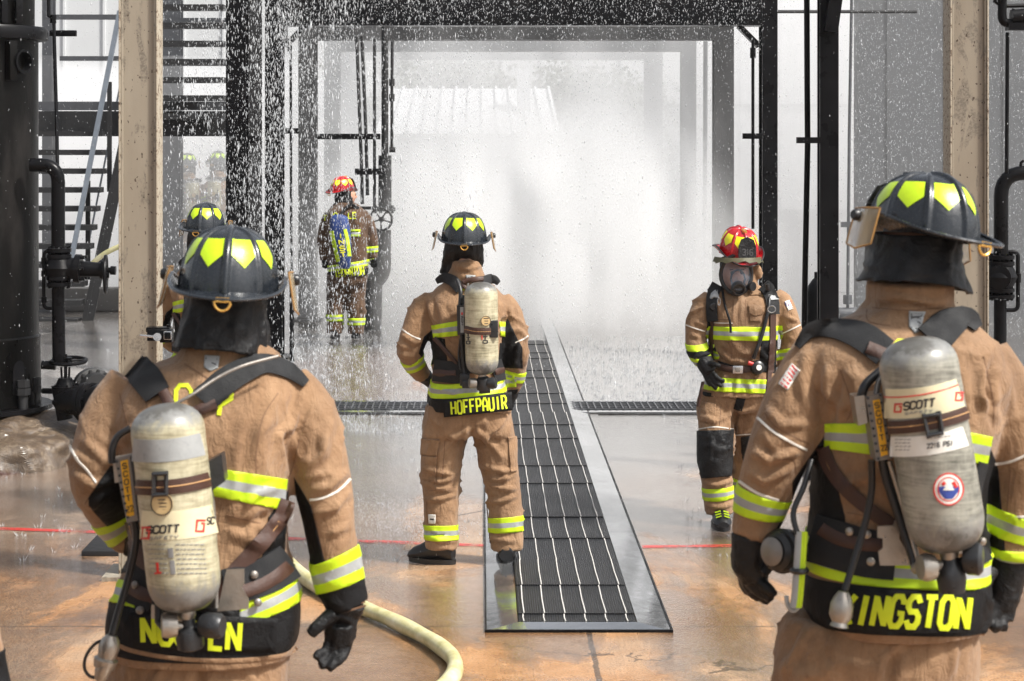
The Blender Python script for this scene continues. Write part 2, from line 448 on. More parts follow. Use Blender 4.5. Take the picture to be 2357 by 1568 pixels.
def flange(m, c, ax, r, th, bolts=8):
    c = Vector(c); ax = Vector(ax).normalized()
    m.lathe([(r*.5, -th/2), (r, -th/2), (r, th/2), (r*.5, th/2)], c, ax, 20, smooth=False)
    u = Vector((0, 0, 1)) if abs(ax.z) < .9 else Vector((0, 1, 0)); x = ax.cross(u).normalized(); y = ax.cross(x)
    for k in range(bolts):
        a = 2*math.pi*(k+.5)/bolts; p = c+(x*math.cos(a)+y*math.sin(a))*r*.8
        m.tube([p-ax*th*1.1, p+ax*th*1.1], r*.1, 6, smooth=False)

def build_structures():
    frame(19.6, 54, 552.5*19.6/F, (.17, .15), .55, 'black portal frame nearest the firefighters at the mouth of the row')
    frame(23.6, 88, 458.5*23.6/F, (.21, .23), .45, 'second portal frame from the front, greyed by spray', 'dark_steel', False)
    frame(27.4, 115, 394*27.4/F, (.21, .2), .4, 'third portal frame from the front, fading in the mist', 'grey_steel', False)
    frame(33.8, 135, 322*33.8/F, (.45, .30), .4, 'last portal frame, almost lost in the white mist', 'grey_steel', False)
    # ceiling joists linking frames
    # left pair of posts
    g = 'tall steel posts beside the frames'
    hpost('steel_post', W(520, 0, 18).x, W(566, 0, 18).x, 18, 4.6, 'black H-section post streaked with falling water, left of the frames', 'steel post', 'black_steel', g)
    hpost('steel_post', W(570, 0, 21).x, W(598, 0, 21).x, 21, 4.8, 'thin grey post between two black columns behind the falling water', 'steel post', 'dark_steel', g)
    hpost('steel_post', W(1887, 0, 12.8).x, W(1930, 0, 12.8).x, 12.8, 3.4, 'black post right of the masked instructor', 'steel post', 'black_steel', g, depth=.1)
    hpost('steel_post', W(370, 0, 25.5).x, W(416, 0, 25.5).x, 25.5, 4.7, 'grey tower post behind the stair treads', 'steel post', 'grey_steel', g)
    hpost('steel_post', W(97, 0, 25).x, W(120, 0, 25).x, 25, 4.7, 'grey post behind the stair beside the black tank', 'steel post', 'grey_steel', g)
    # brace at the top of the black post
    m = MB(); m.bar(W(1912, 74, 12.75), W(1935, -90, 12.75), .085, .05)
    o = m.build('steel_brace', 'black_steel'); tag(o, 'short black brace climbing from the top of the black post', 'brace')
    m = MB(); m.span(W(1833, 0, 12.75).x, W(1887, 0, 12.75).x, 12.72, 12.76, W(0, 330, 12.75).z, W(0, 316, 12.75).z); m.build('pipe_bracket', 'black_steel')
    tag(bpy.data.objects['pipe_bracket'], 'flat bracket on the black post holding the thin black pipe', 'bracket', 'pipe brackets on posts')
    for (x0, x1, y0, y1, Yd, lb) in ((1709, 1755, 307, 320, 19.5, 'flat bracket on the right column of the front portal'), (650, 690, 295, 308, 19.5, 'flat bracket between the two left portal columns'),
                                     (115, 176, 70, 84, 15.2, 'flat bracket arm beside the top flange of the tank'), (566, 598, 313, 330, 17.9, 'flat tie bracket between the left posts')):
        m = MB(); a, b = W(x0, y1, Yd), W(x1, y0, Yd); m.span(a.x, b.x, Yd-.02, Yd+.02, a.z, b.z, 0, .004)
        m.cyl((a.x+.03, Yd-.03, (a.z+b.z)/2), (a.x+.03, Yd-.018, (a.z+b.z)/2), .012, 6)
        o = m.build('pipe_bracket', 'black_steel'); tag(o, lb, 'bracket', 'pipe brackets on posts')
    # cream painted columns
    for (x0, x1, Yc, lb) in ((273, 363, 9.9, 'cream painted steel column with soot smears, beside the tank'),
                             (2187, 2276, 10.2, 'cream painted steel column behind the helmet on the right')):
        X0, X1 = W(x0, 0, Yc).x, W(x1, 0, Yc).x
        e = empty('cream_column', lb, 'column', ((X0+X1)/2, Yc, 0), 'cream painted columns')
        m = MB(); lip = .009
        # channel: recessed face between two rolled lips
        m.span(X0+lip, X1-lip, Yc+.02, Yc+.03, .02, 3.4)
        m.build('face', 'cream_paint', e)
        m = MB()
        m.span(X0, X0+lip, Yc-.004, Yc+.16, .02, 3.4, 0, .003); m.span(X1-lip, X1, Yc-.004, Yc+.16, .02, 3.4, 0, .003)
        m.span(X0+lip+.001, X0+lip+.012, Yc+.004, Yc+.019, .02, 3.4, 1, .003); m.span(X1-lip-.012, X1-lip-.001, Yc+.004, Yc+.019, .02, 3.4, 1, .003)
        m.build('flange_edge', ['rusty_edge', 'cream_paint'], e)
        m = MB(); m.span(X0-.07, X1+.07, Yc-.08, Yc+.24, 0, .02); m.build('base_plate', 'cream_paint', e)

    # ---- tank
    Yt = 14.0; cx = W(-58, 0, Yt).x; r = 150*Yt/F
    e = empty('black_tank', 'tall sooty black vertical tank with flange standing on a rough stone footing', 'tank', (cx, Yt, W(0, 945, Yt).z))
    z = lambda p: W(0, p, Yt-.2).z
    zb = z(942)
    m = MB(); m.lathe([(r, zb+.02), (r*.985, z(790)), (r*.995, z(786)), (r*.995, z(780)), (r*.96, z(776)), (r*.955, z(96)), (r*.955, z(92))], (cx, Yt, 0), seg=64)
    m.build('shell', 'sooty_steel', e)
    m = MB(); m.lathe([(r*.9, z(92)), (r*.97, z(92)), (r*1.09, z(90)), (r*1.10, z(86)), (r*1.10, z(66)), (r*1.08, z(60)), (r*.95, z(58))], (cx, Yt, 0), seg=64)
    m.build('flange', 'black_steel', e)
    m = MB(); m.lathe([(r*.90, z(58)+.002), (r*.90, z(-130))], (cx, Yt, 0), seg=48)
    m.build('upper_shell', 'sooty_steel', e)
    for px in (8, 32, 60):
        b = MB(); a = W(px, 30, Yt); ang = math.asin(max(-1, min(1, (a.x-cx)/(r*.95))))
        xx, yy = cx+math.sin(ang)*r*.96, Yt-math.cos(ang)*r*.96
        b.box((xx, yy, (z(0)+z(56))/2), (.05, .05, z(0)-z(56)), Matrix.Rotation(-ang, 3, 'Z'), 0, .006); b.build('lug', 'black_steel', e)
    ang = math.asin((W(50, 0, Yt).x-cx)/r)
    for sx, s in ((50, 0),):
        b = MB(); xx, yy = cx+math.sin(ang)*r*.99, Yt-math.cos(ang)*r*.99
        b.box((xx, yy, (z(96)+z(186))/2), (.085, .06, z(96)-z(186)), Matrix.Rotation(-ang, 3, 'Z'), 0, .006); b.build('gusset', 'sooty_steel', e)
    b = MB(); c = W(84, 141, Yt-.36); c = Vector((cx+.72*r, Yt-.5*r, c.z))
    b.lathe([(.085, -.14), (.085, .1), (.068, .1), (.068, -.05), (0, -.05)], c, (.86, -.5, 0), 24); b.build('nozzle', 'black_steel', e)
    # arched hole and bolts at the skirt
    ang = math.asin((W(64, 0, Yt).x-cx)/r)
    b = MB(); rr = r*1.004; w = .052; zt, zl = z(850), z(905)
    pts = []
    for k in range(13): a = math.pi*k/12; pts.append((math.cos(a)*w, zt+math.sin(a)*w*1.3))
    pts = pts+[(-w, zl), (w, zl)]
    vv = [b.bm.verts.new((cx+math.sin(ang+u/r)*rr, Yt-math.cos(ang+u/r)*rr, zz)) for u, zz in pts]
    b.bm.faces.new(vv); b.build('access_hole', 'black_steel', e)
    for a_, w2 in ((ang+.02, .05), (ang+.34, .028)):
        b = MB(); xx, yy = cx+math.sin(a_)*(r+.03), Yt-math.cos(a_)*(r+.03)
        b.lathe([(w2*.7, zb), (w2*.7, z(880)), (w2*.5, z(872))], (xx, yy, 0), seg=12)
        b.lathe([(w2, z(888)), (w2, z(872))], (xx, yy, 0), seg=6, smooth=False); b.lathe([(w2*1.05, z(906)), (w2*1.05, z(890))], (xx, yy, 0), seg=6, smooth=False)
        b.build('anchor_bolt', 'dark_steel', e)
    m = MB(); m.lathe([(r*.8, zb-.02), (r*1.17, zb-.02), (r*1.17, zb+.012), (r*.8, zb+.012)], (cx, Yt, 0), seg=64); m.build('base_ring', 'black_steel', e)
    # ---- stone footing
    bm = bmesh.new(); bmesh.ops.create_icosphere(bm, subdivisions=6, radius=1)
    hh = zb
    for v in bm.verts:
        p = v.co.copy(); q = Vector((p.x, p.y, p.z))
        s = Vector((abs(q.x)**.62*(1 if q.x > 0 else -1), abs(q.y)**.62*(1 if q.y > 0 else -1), abs(q.z)**.75*(1 if q.z > 0 else -1)))
        k = noise.fractal(s*1.6+Vector((3, 1, 7)), .9, 2.2, 5)*.10 + noise.fractal(s*6, .8, 2, 4)*.03
        if s.z < 0:
            l_ = math.hypot(p.x, p.y); k_ = 1 if l_ < .12 else min(1/max(l_, .35), 1.9); s.x *= k_**.62; s.y *= k_**.62
        c_ = Vector((cx+s.x*.86, 13.75+s.y*.88, -.06+(s.z+1)*.5*(hh-.005)+.02))
        q = c_*2.3; dn = noise.fractal(q, 1.1, 2.1, 3)*.10+abs(noise.noise(c_*5))*.05-abs(noise.noise(c_*2.1+Vector((4, 0, 0))))*.10+noise.noise(c_*14)*.004
        n_ = Vector((s.x, s.y, s.z*.7)).normalized(); c_ += n_*dn
        c_.z = min(c_.z, hh-.022) if Vector((c_.x-cx, c_.y-Yt)).length < r*1.2 else min(c_.z, hh+.01)
        v.co = c_
    o = from_bm('stone_footing', bm, 'rough_stone', smooth=False); tag(o, 'rough brown and grey stone block under the black tank', 'stone block')
    # ---- riser with valves by the tank
    Yr = 13.7; P = lambda x, y, d=0: W(x, y, Yr+d)
    e = empty('valve_riser', 'black riser pipe with two hand valves and a blind flange beside the tank', 'pipework', P(135, 960)); e.location.z = 0; ORIG[e.name] = Vector(e.location)
    m = MB(); m.tube(elbow(P(70, 380), P(134, 380), P(134, 575), .12), .047, 20); m.tube([P(134, 655), P(136, 840)], .045, 20); m.tube([P(136, 885), P(150, 965)], .055, 16)
    m.build('riser_pipe', 'black_steel', e)
    m = MB(); c = P(136, 617)
    for yy in (576, 590, 640, 654): flange(m, P(136, yy), (0, 0, 1), .085, .026)
    m.lathe([(.05, -.13), (.075, -.07), (.105, 0), (.075, .07), (.05, .13)], c, (0, 0, 1), 24)
    m.lathe([(.075, 0), (.075, .09), (.1, .09), (.1, .13), (.055, .13), (.05, .27), (.065, .27), (.065, .30), (.02, .30), (.02, .335), (.03, .335), (.03, .37), (0, .37)], c+Vector((.02, 0, 0)), (1, 0, -.05), 20)
    for k in range(6):
        a = k*math.pi/3; q = c+Vector((.125, math.cos(a)*.085, math.sin(a)*.085)); m.tube([q, q+Vector((.06, 0, 0))], .011, 6)
    m.build('gate_valve', 'black_steel', e)
    m = MB(); m.tube([c+Vector((.3, 0, -.02)), P(243, 636)], .014, 8); valve_wheel(m, P(243, 632), (1, .12, 0), .125); m.build('hand_wheel', 'black_steel', e)
    m = MB(); m.tube(elbow(P(124, 578), P(101, 578), P(101, 640), .035)+elbow(P(101, 640), P(101, 710), P(126, 710), .035)[1:], .013, 10)
    for yy in (600, 630, 690): m.lathe([(.019, -.02), (.019, .02)], P(101, yy), (0, 0, 1), 8)
    m.build('bypass_pipe', 'black_steel', e)
    m = MB(); m.lathe([(.03, -.08), (.06, -.03), (.075, .02), (.045, .09)], P(150, 900), (0, 0, 1), 20)
    flange(m, P(150, 893), (0, 0, 1), .085, .024); flange(m, P(150, 925, -.02), (0, 0, 1), .09, .026)
    m.bar(P(141, 845), P(143, 885), .012, .02); m.bar(P(160, 845), P(158, 885), .012, .02); m.tube([P(151, 815), P(151, 890)], .012, 8)
    m.build('lower_valve', 'black_steel', e)
    m = MB(); valve_wheel(m, P(158, 831), (0, -.1, 1), .118, 4, .013); m.build('hand_wheel', 'black_steel', e)
    m = MB(); d = Vector((.62, -.35, .02)).normalized(); c = P(172, 925, -.1)
    m.tube([P(150, 925), c, c+d*.12], .09, 20)
    flange(m, c+d*.10, d, .135, .03, 10); flange(m, c+d*.14, d, .135, .03, 10)
    m.lathe([(.11, 0), (.13, .05), (.13, .12), (.0, .13)], c+d*.16, d, 24)
    m.build('blind_flange', 'black_steel', e)
    m = MB(); m.lathe([(0, -.02), (.145, -.02), (.145, .03), (.12, .04), (.11, .1), (0, .1)], P(212, 895, .15), (.5, -.8, 0), 32)
    for k in range(14):
        a = 2*math.pi*k/14; ax = Vector((.5, -.8, 0)).normalized(); x = ax.cross(Vector((0, 0, 1))).normalized(); y = ax.cross(x)
        q = P(212, 895, .15)+(x*math.cos(a)+y*math.sin(a))*.128; m.tube([q-ax*.04, q+ax*.05], .012, 6)
    m.build('blind_flange', 'dark_steel', e)
    m = MB(); m.tube([P(96, 840), P(128, 842)], .03, 12); m.tube([P(100, 900, .2), P(128, 900)], .02, 12); m.build('side_pipe', 'black_steel', e)
    g = 'thin vertical pipes hung from the steelwork'
    m = MB(); m.tube([P(112, -40, .6), P(112, 38, .6), P(122, 44, .6), P(124, 52, .6), P(131, 300, .4), P(134, 480, .1), P(137, 575, .0)], .0135, 8)
    m.lathe([(.024, -.03), (.024, .03)], P(122, 44, .6), (0, 0, 1), 8); o = m.build('conduit', 'black_steel'); tag(o, 'thin black conduit running down past the tank flange', 'pipe', g)
    # ---- stair tower
    Ys = 24.0; S = lambda x, y, d=0: W(x, y, Ys+d)
    e = empty('steel_staircase', 'open black steel staircase with grey handrails rising beyond the tank', 'staircase', (S(180, 0).x, Ys, 0))
    for i in range(15):
        py = 302+42.5*i; xr = 268-7.2*i if i > 1 else 252
        m = MB(); a, b = S(84, py+12), S(xr, py); m.span(a.x, b.x, Ys-.45+.02*i*0, Ys-.2, a.z, b.z)
        if py < 860: m.build('tread', 'dark_steel', e)
        else: m.bm.free()
    for i in range(7):
        py = 15+41.2*i; m = MB(); a, b = S(363, py+13), S(524, py); m.span(a.x, b.x, Ys-.4, Ys-.16, a.z, b.z); m.build('tread', 'dark_steel', e)
    for (p0, p1, x0, x1) in ((234, 254, 84, 524), (256, 314, 84, 524)):
        m = MB(); a, b = S(x0, p1), S(x1, p0); m.span(a.x, b.x, Ys-.05*(p0 > 240), Ys+.1, a.z, b.z); m.build('landing_beam', 'dark_steel' if p0 > 240 else 'grey_steel', e)
    for (p0, p1, x0, x1) in ((30, 42, 90, 275), (127, 138, 125, 275), (38, 48, 365, 524), (142, 150, 365, 524)):
        m = MB(); a, b = S(x0, p1), S(x1, p0); m.span(a.x, b.x, Ys+.3, Ys+.35, a.z, b.z); m.build('rail', 'grey_steel', e)
    m = MB(); m.bar(S(276, 25, -.5), S(163, 605, -.5), .055, .05); m.build('handrail', 'galvanised', e)
    m = MB(); m.bar(S(290, 130, .1), S(196, 600, .1), .02, .02); m.build('handrail', 'galvanised', e)
    m = MB(); m.bar(S(282, 320, -.3), S(172, 850, -.3), .12, .05); m.bar(S(291, 320, -.34), S(180, 850, -.34), .03, .12); m.build('stringer', 'dark_steel', e)
    for x, y0, y1 in ((262, 190, 440), (213, 415, 640)):
        m = MB(); m.span(S(x-5, 0).x, S(x+5, 0).x, Ys-.3, Ys-.26, S(0, y1).z, S(0, y0).z); m.build('rail_post', 'dark_steel', e)
    # ---- pipes around the frames
    A = lambda x, y, d=0: W(x, y, 19.3+d)
    m = MB(); m.tube([A(659, 60), A(659, 100), A(667, 110), A(669, 125), A(670, 500), A(671, 640)], .013, 8); m.lathe([(.022, -.03), (.022, .03)], A(667, 112), (0, 0, 1), 8)
    pz = 640
    while pz < 872:
        m.tube([A(671, pz), A(672, pz+16)], [.017, .026], 8); pz += 16
    o = m.build('conduit', 'black_steel'); tag(o, 'thin black pipe with beaded lower end between the left portal columns', 'pipe', g)
    B = lambda x, y, d=0: W(x, y, 22.6+d)
    e = empty('pipe_manifold', 'cluster of grey drop pipes with spoked wheel valve beside the instructor with the blue bag', 'pipework', B(880, 0)); e.location.z = 0; ORIG[e.name] = Vector(e.location)
    for pts, r in (([(821, 84), (832, 380), (834, 470)], .02), ([(833, 84), (842, 300), (846, 450)], .02), ([(862, 90), (862, 475)], .018), ([(903, 90), (902, 200), (902, 345)], .018)):
        m = MB(); m.tube([B(*p) for p in pts], r, 8)
        if pts[0][0] == 903:
            for yy in (190, 225): m.lathe([(.032, -.04), (.032, .04)], B(902, yy), (0, 0, 1), 8)
            m.tube([B(896, 345), B(910, 345)], .03, 8)
        m.build('drop_pipe', 'dark_steel', e)
    m = MB(); m.tube([B(886, 60), B(886, 358)], .04, 16); m.tube([B(886, 358), B(886, 480)], .075, 16)
    m.tube(elbow(B(880, 530), B(880, 640), B(845, 655), .15), .1, 16); m.tube([B(858, 640), B(856, 770)], .11, 16); flange(m, B(856, 768), (0, 0, 1), .15, .04); flange(m, B(884, 482), (0, 0, 1), .13, .04)
    m.build('main_pipe', 'dark_steel', e)
    m = MB(); 
    for (x0, x1, y0, y1) in ((728, 876, 308, 321), (818, 888, 388, 402), (824, 870, 475, 482)):
        a, b = B(x0, y1), B(x1, y0); m.span(a.x, b.x, 22.5, 22.6, a.z, b.z)
    m.build('cross_arm', 'black_steel', e)
    m = MB(); valve_wheel(m, B(877, 505, -.35), (.12, 1, 0), .122, 5, .014); m.tube([B(877, 505, -.35), B(880, 505, 0)], .03, 8); m.build('hand_wheel', 'dark_steel', e)
    C_ = lambda x, y, d=0: W(x, y, 19.2+d)
    for pts, r, Yp, lb, mt in (([(1733, 86), (1733, 527)], .0155, 19.3, 'thin black pipe hanging just left of the front portal column on the right', 'black_steel'),
                           ([(1857, -30), (1858, 200), (1859, 330), (1853, 640), (1851, 780)], .019, 12.9, 'thin black pipe just left of the black post', 'black_steel'),
                           ([(1961, -30), (1955, 300), (1951, 725)], .018, 22, 'thin grey pipe in front of the dark grey wall', 'grey_steel'),
                           ([(1624, 95), (1622, 580)], .03, 26, 'thin grey pipe fading inside the second portal frame', 'grey_steel'),
                           ([(2319, 75), (2317, 400)], .013, 13, 'thin black pipe above the pipe bend at the right edge', 'black_steel')):
        m = MB(); Q = [W(x, y, Yp) for x, y in pts]; m.tube(Q, r, 8)
        if pts[0][0] == 1733: m.lathe([(.028, -.05), (.028, .05)], W(1733, 122, Yp), (0, 0, 1), 8)
        if pts[0][0] == 1961: m.span(W(1936, 0, Yp).x, W(1966, 0, Yp).x, Yp-.03, Yp+.03, W(0, 523, Yp).z, W(0, 511, Yp).z); m.lathe([(.05, 0), (.05, .1)], W(1951, 700, Yp), (0, 0, 1), 8); m.tube([W(1930, 722, Yp), W(1970, 722, Yp)], .07, 10)
        if pts[0][0] == 1624: m.tube([W(1606, 590, Yp), W(1642, 590, Yp)], .05, 8); m.tube([W(1622, 580, Yp), W(1622, 612, Yp)], .06, 8)
        o = m.build('conduit', mt); tag(o, lb, 'pipe', g)
    # horizontal rail high on the right
    m = MB(); m.tube([W(1790, 27, 21), W(2110, 27, 21)], .018, 8); o = m.build('rail', 'dark_steel'); tag(o, 'thin horizontal rail high between the frames and the grey wall', 'rail')
    # gas cylinder behind the post
    m = MB(); Yc = 13.3; c = W(1881, 830, Yc); c.z = 0; r = .07; zt = W(0, 640, Yc).z
    m.lathe([(r*.9, .0), (r, .02), (r, zt-.1), (r*.85, zt-.05), (r*.45, zt-.01), (.02, zt), (.02, zt+.04), (0, zt+.04)], c, seg=24)
    o = m.build('gas_cylinder', 'black_steel'); tag(o, 'black round-shouldered gas cylinder standing behind the black post', 'gas cylinder')
    # pipework at the right edge
    D = lambda x, y, d=0: W(x, y, 13.2+d)
    e = empty('valve_riser', 'black riser with bend, flanged valve and bypass loop at the right edge', 'pipework', D(2305, 0)); e.location.z = 0; ORIG[e.name] = Vector(e.location)
    m = MB(); m.tube(elbow(D(2400, 398), D(2304, 398), D(2304, 590), .16), .048, 20); m.tube([D(2302, 690), D(2302, 900)], .042, 16); m.tube([D(2348, 396), D(2350, 375), D(2356, 370)], .01, 8); m.build('riser_pipe', 'black_steel', e)
    m = MB()
    for yy in (592, 606, 668, 682): flange(m, D(2304, yy), (0, 0, 1), .088, .024)
    m.lathe([(.05, -.13), (.085, -.06), (.11, 0), (.085, .06), (.05, .13)], D(2303, 637), (0, 0, 1), 24); m.lathe([(.08, 0), (.08, .09), (0, .1)], D(2303, 637), (-.4, -1, 0), 20)
    m.build('gate_valve', 'black_steel', e)
    m = MB(); m.tube(elbow(D(2318, 580), D(2343, 580), D(2343, 640), .035)+elbow(D(2343, 640), D(2343, 714), D(2312, 714), .035)[1:], .014, 10); m.lathe([(.022, -.03), (.022, .03)], D(2343, 640), (0, 0, 1), 8); m.build('bypass_pipe', 'black_steel', e)
    e = empty('overhead_pipework', 'black overhead pipe elbow and clamp in the top corner', 'pipework', D(2320, 0))
    m = MB(); m.tube(elbow(D(2308, -40), D(2306, 56), D(2400, 42), .06), .03, 16); m.tube([D(2296, -20), D(2290, 4), D(2305, 14), D(2400, 12)], .014, 8); m.build('pipe_bend', 'black_steel', e)
    m = MB(); a, b = D(2318, 70), D(2400, 54); m.span(a.x, b.x, 13.15, 13.25, a.z, b.z); m.tube([D(2333, 20), D(2330, 54)], .01, 6); m.lathe([(.05, -.05), (.05, .05)], D(2345, 38), (1, 0, .1), 12); m.build('pipe_clamp', 'black_steel', e)
    # camera on a clamp at the cream column
    P = lambda x, y, d=0: W(x, y, 9.75+d)
    e = empty('action_camera', 'small black action camera on a clamp fixed to the cream column', 'camera', P(385, 785))
    m = MB(); a, b = P(342, 783), P(372, 757); m.span(a.x, b.x, 9.7, 9.86, a.z, b.z, 0, .005); a, b = P(338, 764), P(392, 753); m.span(a.x, b.x, 9.72, 9.8, a.z, b.z, 0, .004); m.build('clamp', 'black_steel', e)
    m = MB(); m.bar(P(322, 772, -.06), P(360, 776, -.06), .02, .012, 0, .004); m.cyl(P(362, 776, -.1), P(362, 776, 0), .02, 16); m.build('clamp_lever', 'bright_steel', e)
    m = MB(); a, b = P(374, 785), P(402, 756); m.span(a.x, b.x, 9.66, 9.72, a.z, b.z, 0, .006); m.cyl(P(388, 757), P(388, 747), .01, 8); m.build('camera_body', 'black_steel', e)
    m = MB(); a, b = P(377, 782, -.1), P(395, 763, -.1); m.span(a.x, b.x, 9.645, 9.662, a.z, b.z, 0, .004); m.build('lens_cover', 'bright_steel', e)
    m = MB(); a, b = P(378.5, 780.5, -.1), P(393.5, 764.5, -.1); m.span(a.x, b.x, 9.640, 9.648, a.z, b.z, 0, .003); m.build('lens', 'black_steel', e)
    # steel base plate in the foreground
    m = MB(); a, b = G(187, 1281), G(330, 1281); m.span(a.x, b.x, a.y, a.y+.42, .0, .028, 0, .004); c = G(270, 1262)
    e = empty('anchor_plate', 'black steel anchor plate with a single bolt on the wet floor', 'steel plate', (a.x, a.y, 0))
    m.build('plate', 'dark_steel', e); m = MB(); m.lathe([(.03, .028), (.03, .034), (.0, .034)], (c.x, c.y, 0), seg=16); m.lathe([(.018, .034), (.018, .055), (.011, .055), (.011, .07), (0, .07)], (c.x, c.y, 0), seg=6, smooth=False); m.build('bolt', 'bright_steel', e)

def build_far():
    # low kerb wall beyond the stair
    m = MB(); Yw = 24.9; m.span(W(60, 0, Yw).x, W(600, 0, Yw).x, Yw, Yw+.3, 0, W(0, 664, Yw).z, 0, .02)
    o = m.build('low_wall', 'dark_wall'); tag(o, 'low dark wall behind the stair foot', 'wall')
    # dark grey cladded wall on the right
    Yw = 24; m = MB(); x0 = W(1974, 0, Yw).x
    m.span(x0, x0+6.5, Yw, Yw+.25, 0, 6.5)
    for i in range(9): m.span(x0+.35+i*.7, x0+.37+i*.7, Yw-.02, Yw-.002, 0, 6.5)
    o = m.build('side_wall', 'grey_cladding'); tag(o, 'tall dark grey clad wall behind the spray on the right', 'wall')
    # pale hall far behind
    Yb = 50; e = empty('pale_hall', 'big pale metal clad hall far behind the training yard', 'building', (0, Yb, 0))
    m = MB(); m.span(-30, 30, Yb, Yb+12, 0, 9); m.build('wall', 'pale_cladding', e)
    m = MB(); zz = W(0, 243, Yb).z; m.span(-30, 30, Yb-.06, Yb-.001, zz-.04, zz+.04); m.span(-30, 30, Yb-.1, Yb-.001, 0, .35); m.build('trim_band', 'grey_steel', e)
    m = MB()
    for i in range(60): m.span(-29.5+i, -29.44+i, Yb-.05, Yb-.001, .4, 9)
    m.build('rib', 'pale_cladding', e)
    # open shed with white ribbed roof
    Yb = 37; e = empty('white_roofed_shed', 'low shed with a white ribbed metal roof behind the mist', 'building', (.8, Yb, 0))
    q = [W(868, 308, Yb), W(1285, 308, Yb), W(1262, 204, Yb+3), W(900, 204, Yb+3)]
    m = MB(); vs_ = [m.bm.verts.new(p) for p in q]; m.bm.faces.new(vs_)
    n = 12
    for i in range(n+1):
        t = i/n; a = q[0].lerp(q[1], t); b = q[3].lerp(q[2], t); m.bar(a+Vector((0, 0, .03)), b+Vector((0, 0, .03)), .05, .05)
    m.build('roof', 'white_roofing', e)
    m = MB(); a, b = q[0], q[1]; m.span(a.x+.15, b.x-.15, Yb+.25, Yb+3.4, 0, a.z-.05); m.build('wall', 'dark_wall', e)
    m = MB(); a = W(1205, 235, Yb+1.5); m.span(a.x-.13, a.x+.13, Yb+1.3, Yb+1.6, a.z-.2, W(0, 160, Yb+1.5).z); m.build('vent_stack', 'white_roofing', e)
    # trees behind the shed
    rnd = random.Random(3)
    for k, (px, top, wd_, lb) in enumerate(((980, 120, 3.4, 'leafy tree behind the left end of the white roofed shed'), (1110, 150, 3.0, 'lower tree behind the middle of the white roofed shed'),
                                  (1290, 150, 3.2, 'tree behind the vent stack of the shed'), (1440, 175, 3.0, 'rightmost tree in the mist behind the shed'))):
        Yt = 44+k*.8; c = W(px, 0, Yt); zt = W(0, top, Yt).z
        e = empty('tree', lb, 'tree', (c.x, Yt, 0), 'trees behind the shed')
        m = MB(); m.tube([(c.x, Yt, 0), (c.x+.1, Yt, zt*.4), (c.x-.05, Yt, zt*.8)], [.16, .12, .05], 8)
        for j in range(5):
            a = rnd.uniform(0, 6.28); z0 = zt*rnd.uniform(.35, .6); m.tube([(c.x, Yt, z0), (c.x+math.cos(a)*.9, Yt+math.sin(a)*.9, z0+.9)], [.06, .02], 6)
        m.build('trunk', 'bark', e)
        bm = bmesh.new()
        cl = [(rnd.gauss(0, wd_*.24), rnd.gauss(0, wd_*.22), rnd.uniform(.35, .95)*zt) for _ in range(34)]
        for (x, y, z_) in cl:
            for _ in range(110):
                p = Vector((c.x+x+rnd.gauss(0, .26), Yt+y+rnd.gauss(0, .26), z_+rnd.gauss(0, .22)))
                u = Vector((rnd.gauss(0, 1), rnd.gauss(0, 1), rnd.gauss(0, 1))).normalized()*.07; w = u.orthogonal().normalized()*.045
                bm.faces.new([bm.verts.new(p+u), bm.verts.new(p+w), bm.verts.new(p-u), bm.verts.new(p-w)])
        from_bm('crown', bm, 'foliage', e)
    # yellow hose stretched behind the cream column
    m = MB(); m.tube(spline([W(180, 640, 19), W(225, 596, 19), W(262, 573, 19), W(330, 545, 19)], 5), .026, 10)
    o = m.build('fire_hose', 'hose_jacket'); tag(o, 'pale yellow hose sloping up behind the cream column', 'hose', 'fire hoses')

def build_hose():
    Z = .036
    pts = [(560, 1250), (640, 1290), (700, 1345), (760, 1385), (830, 1415), (900, 1445), (960, 1475), (1010, 1505), (1045, 1540), (1040, 1580), (990, 1620), (900, 1650), (780, 1665)]
    Q = []
    for p in pts:
        g = G(*p); Q.append((g.x, g.y, Z))
    q = spline(Q, 10)
    m = MB(); m.tube(q, [.034*(1+.05*math.sin(i*.37)) for i in range(len(q))], 20)
    o = m.build('fire_hose', 'hose_jacket'); tag(o, 'charged pale yellow hose curving over the brown wet floor', 'hose', 'fire hoses')

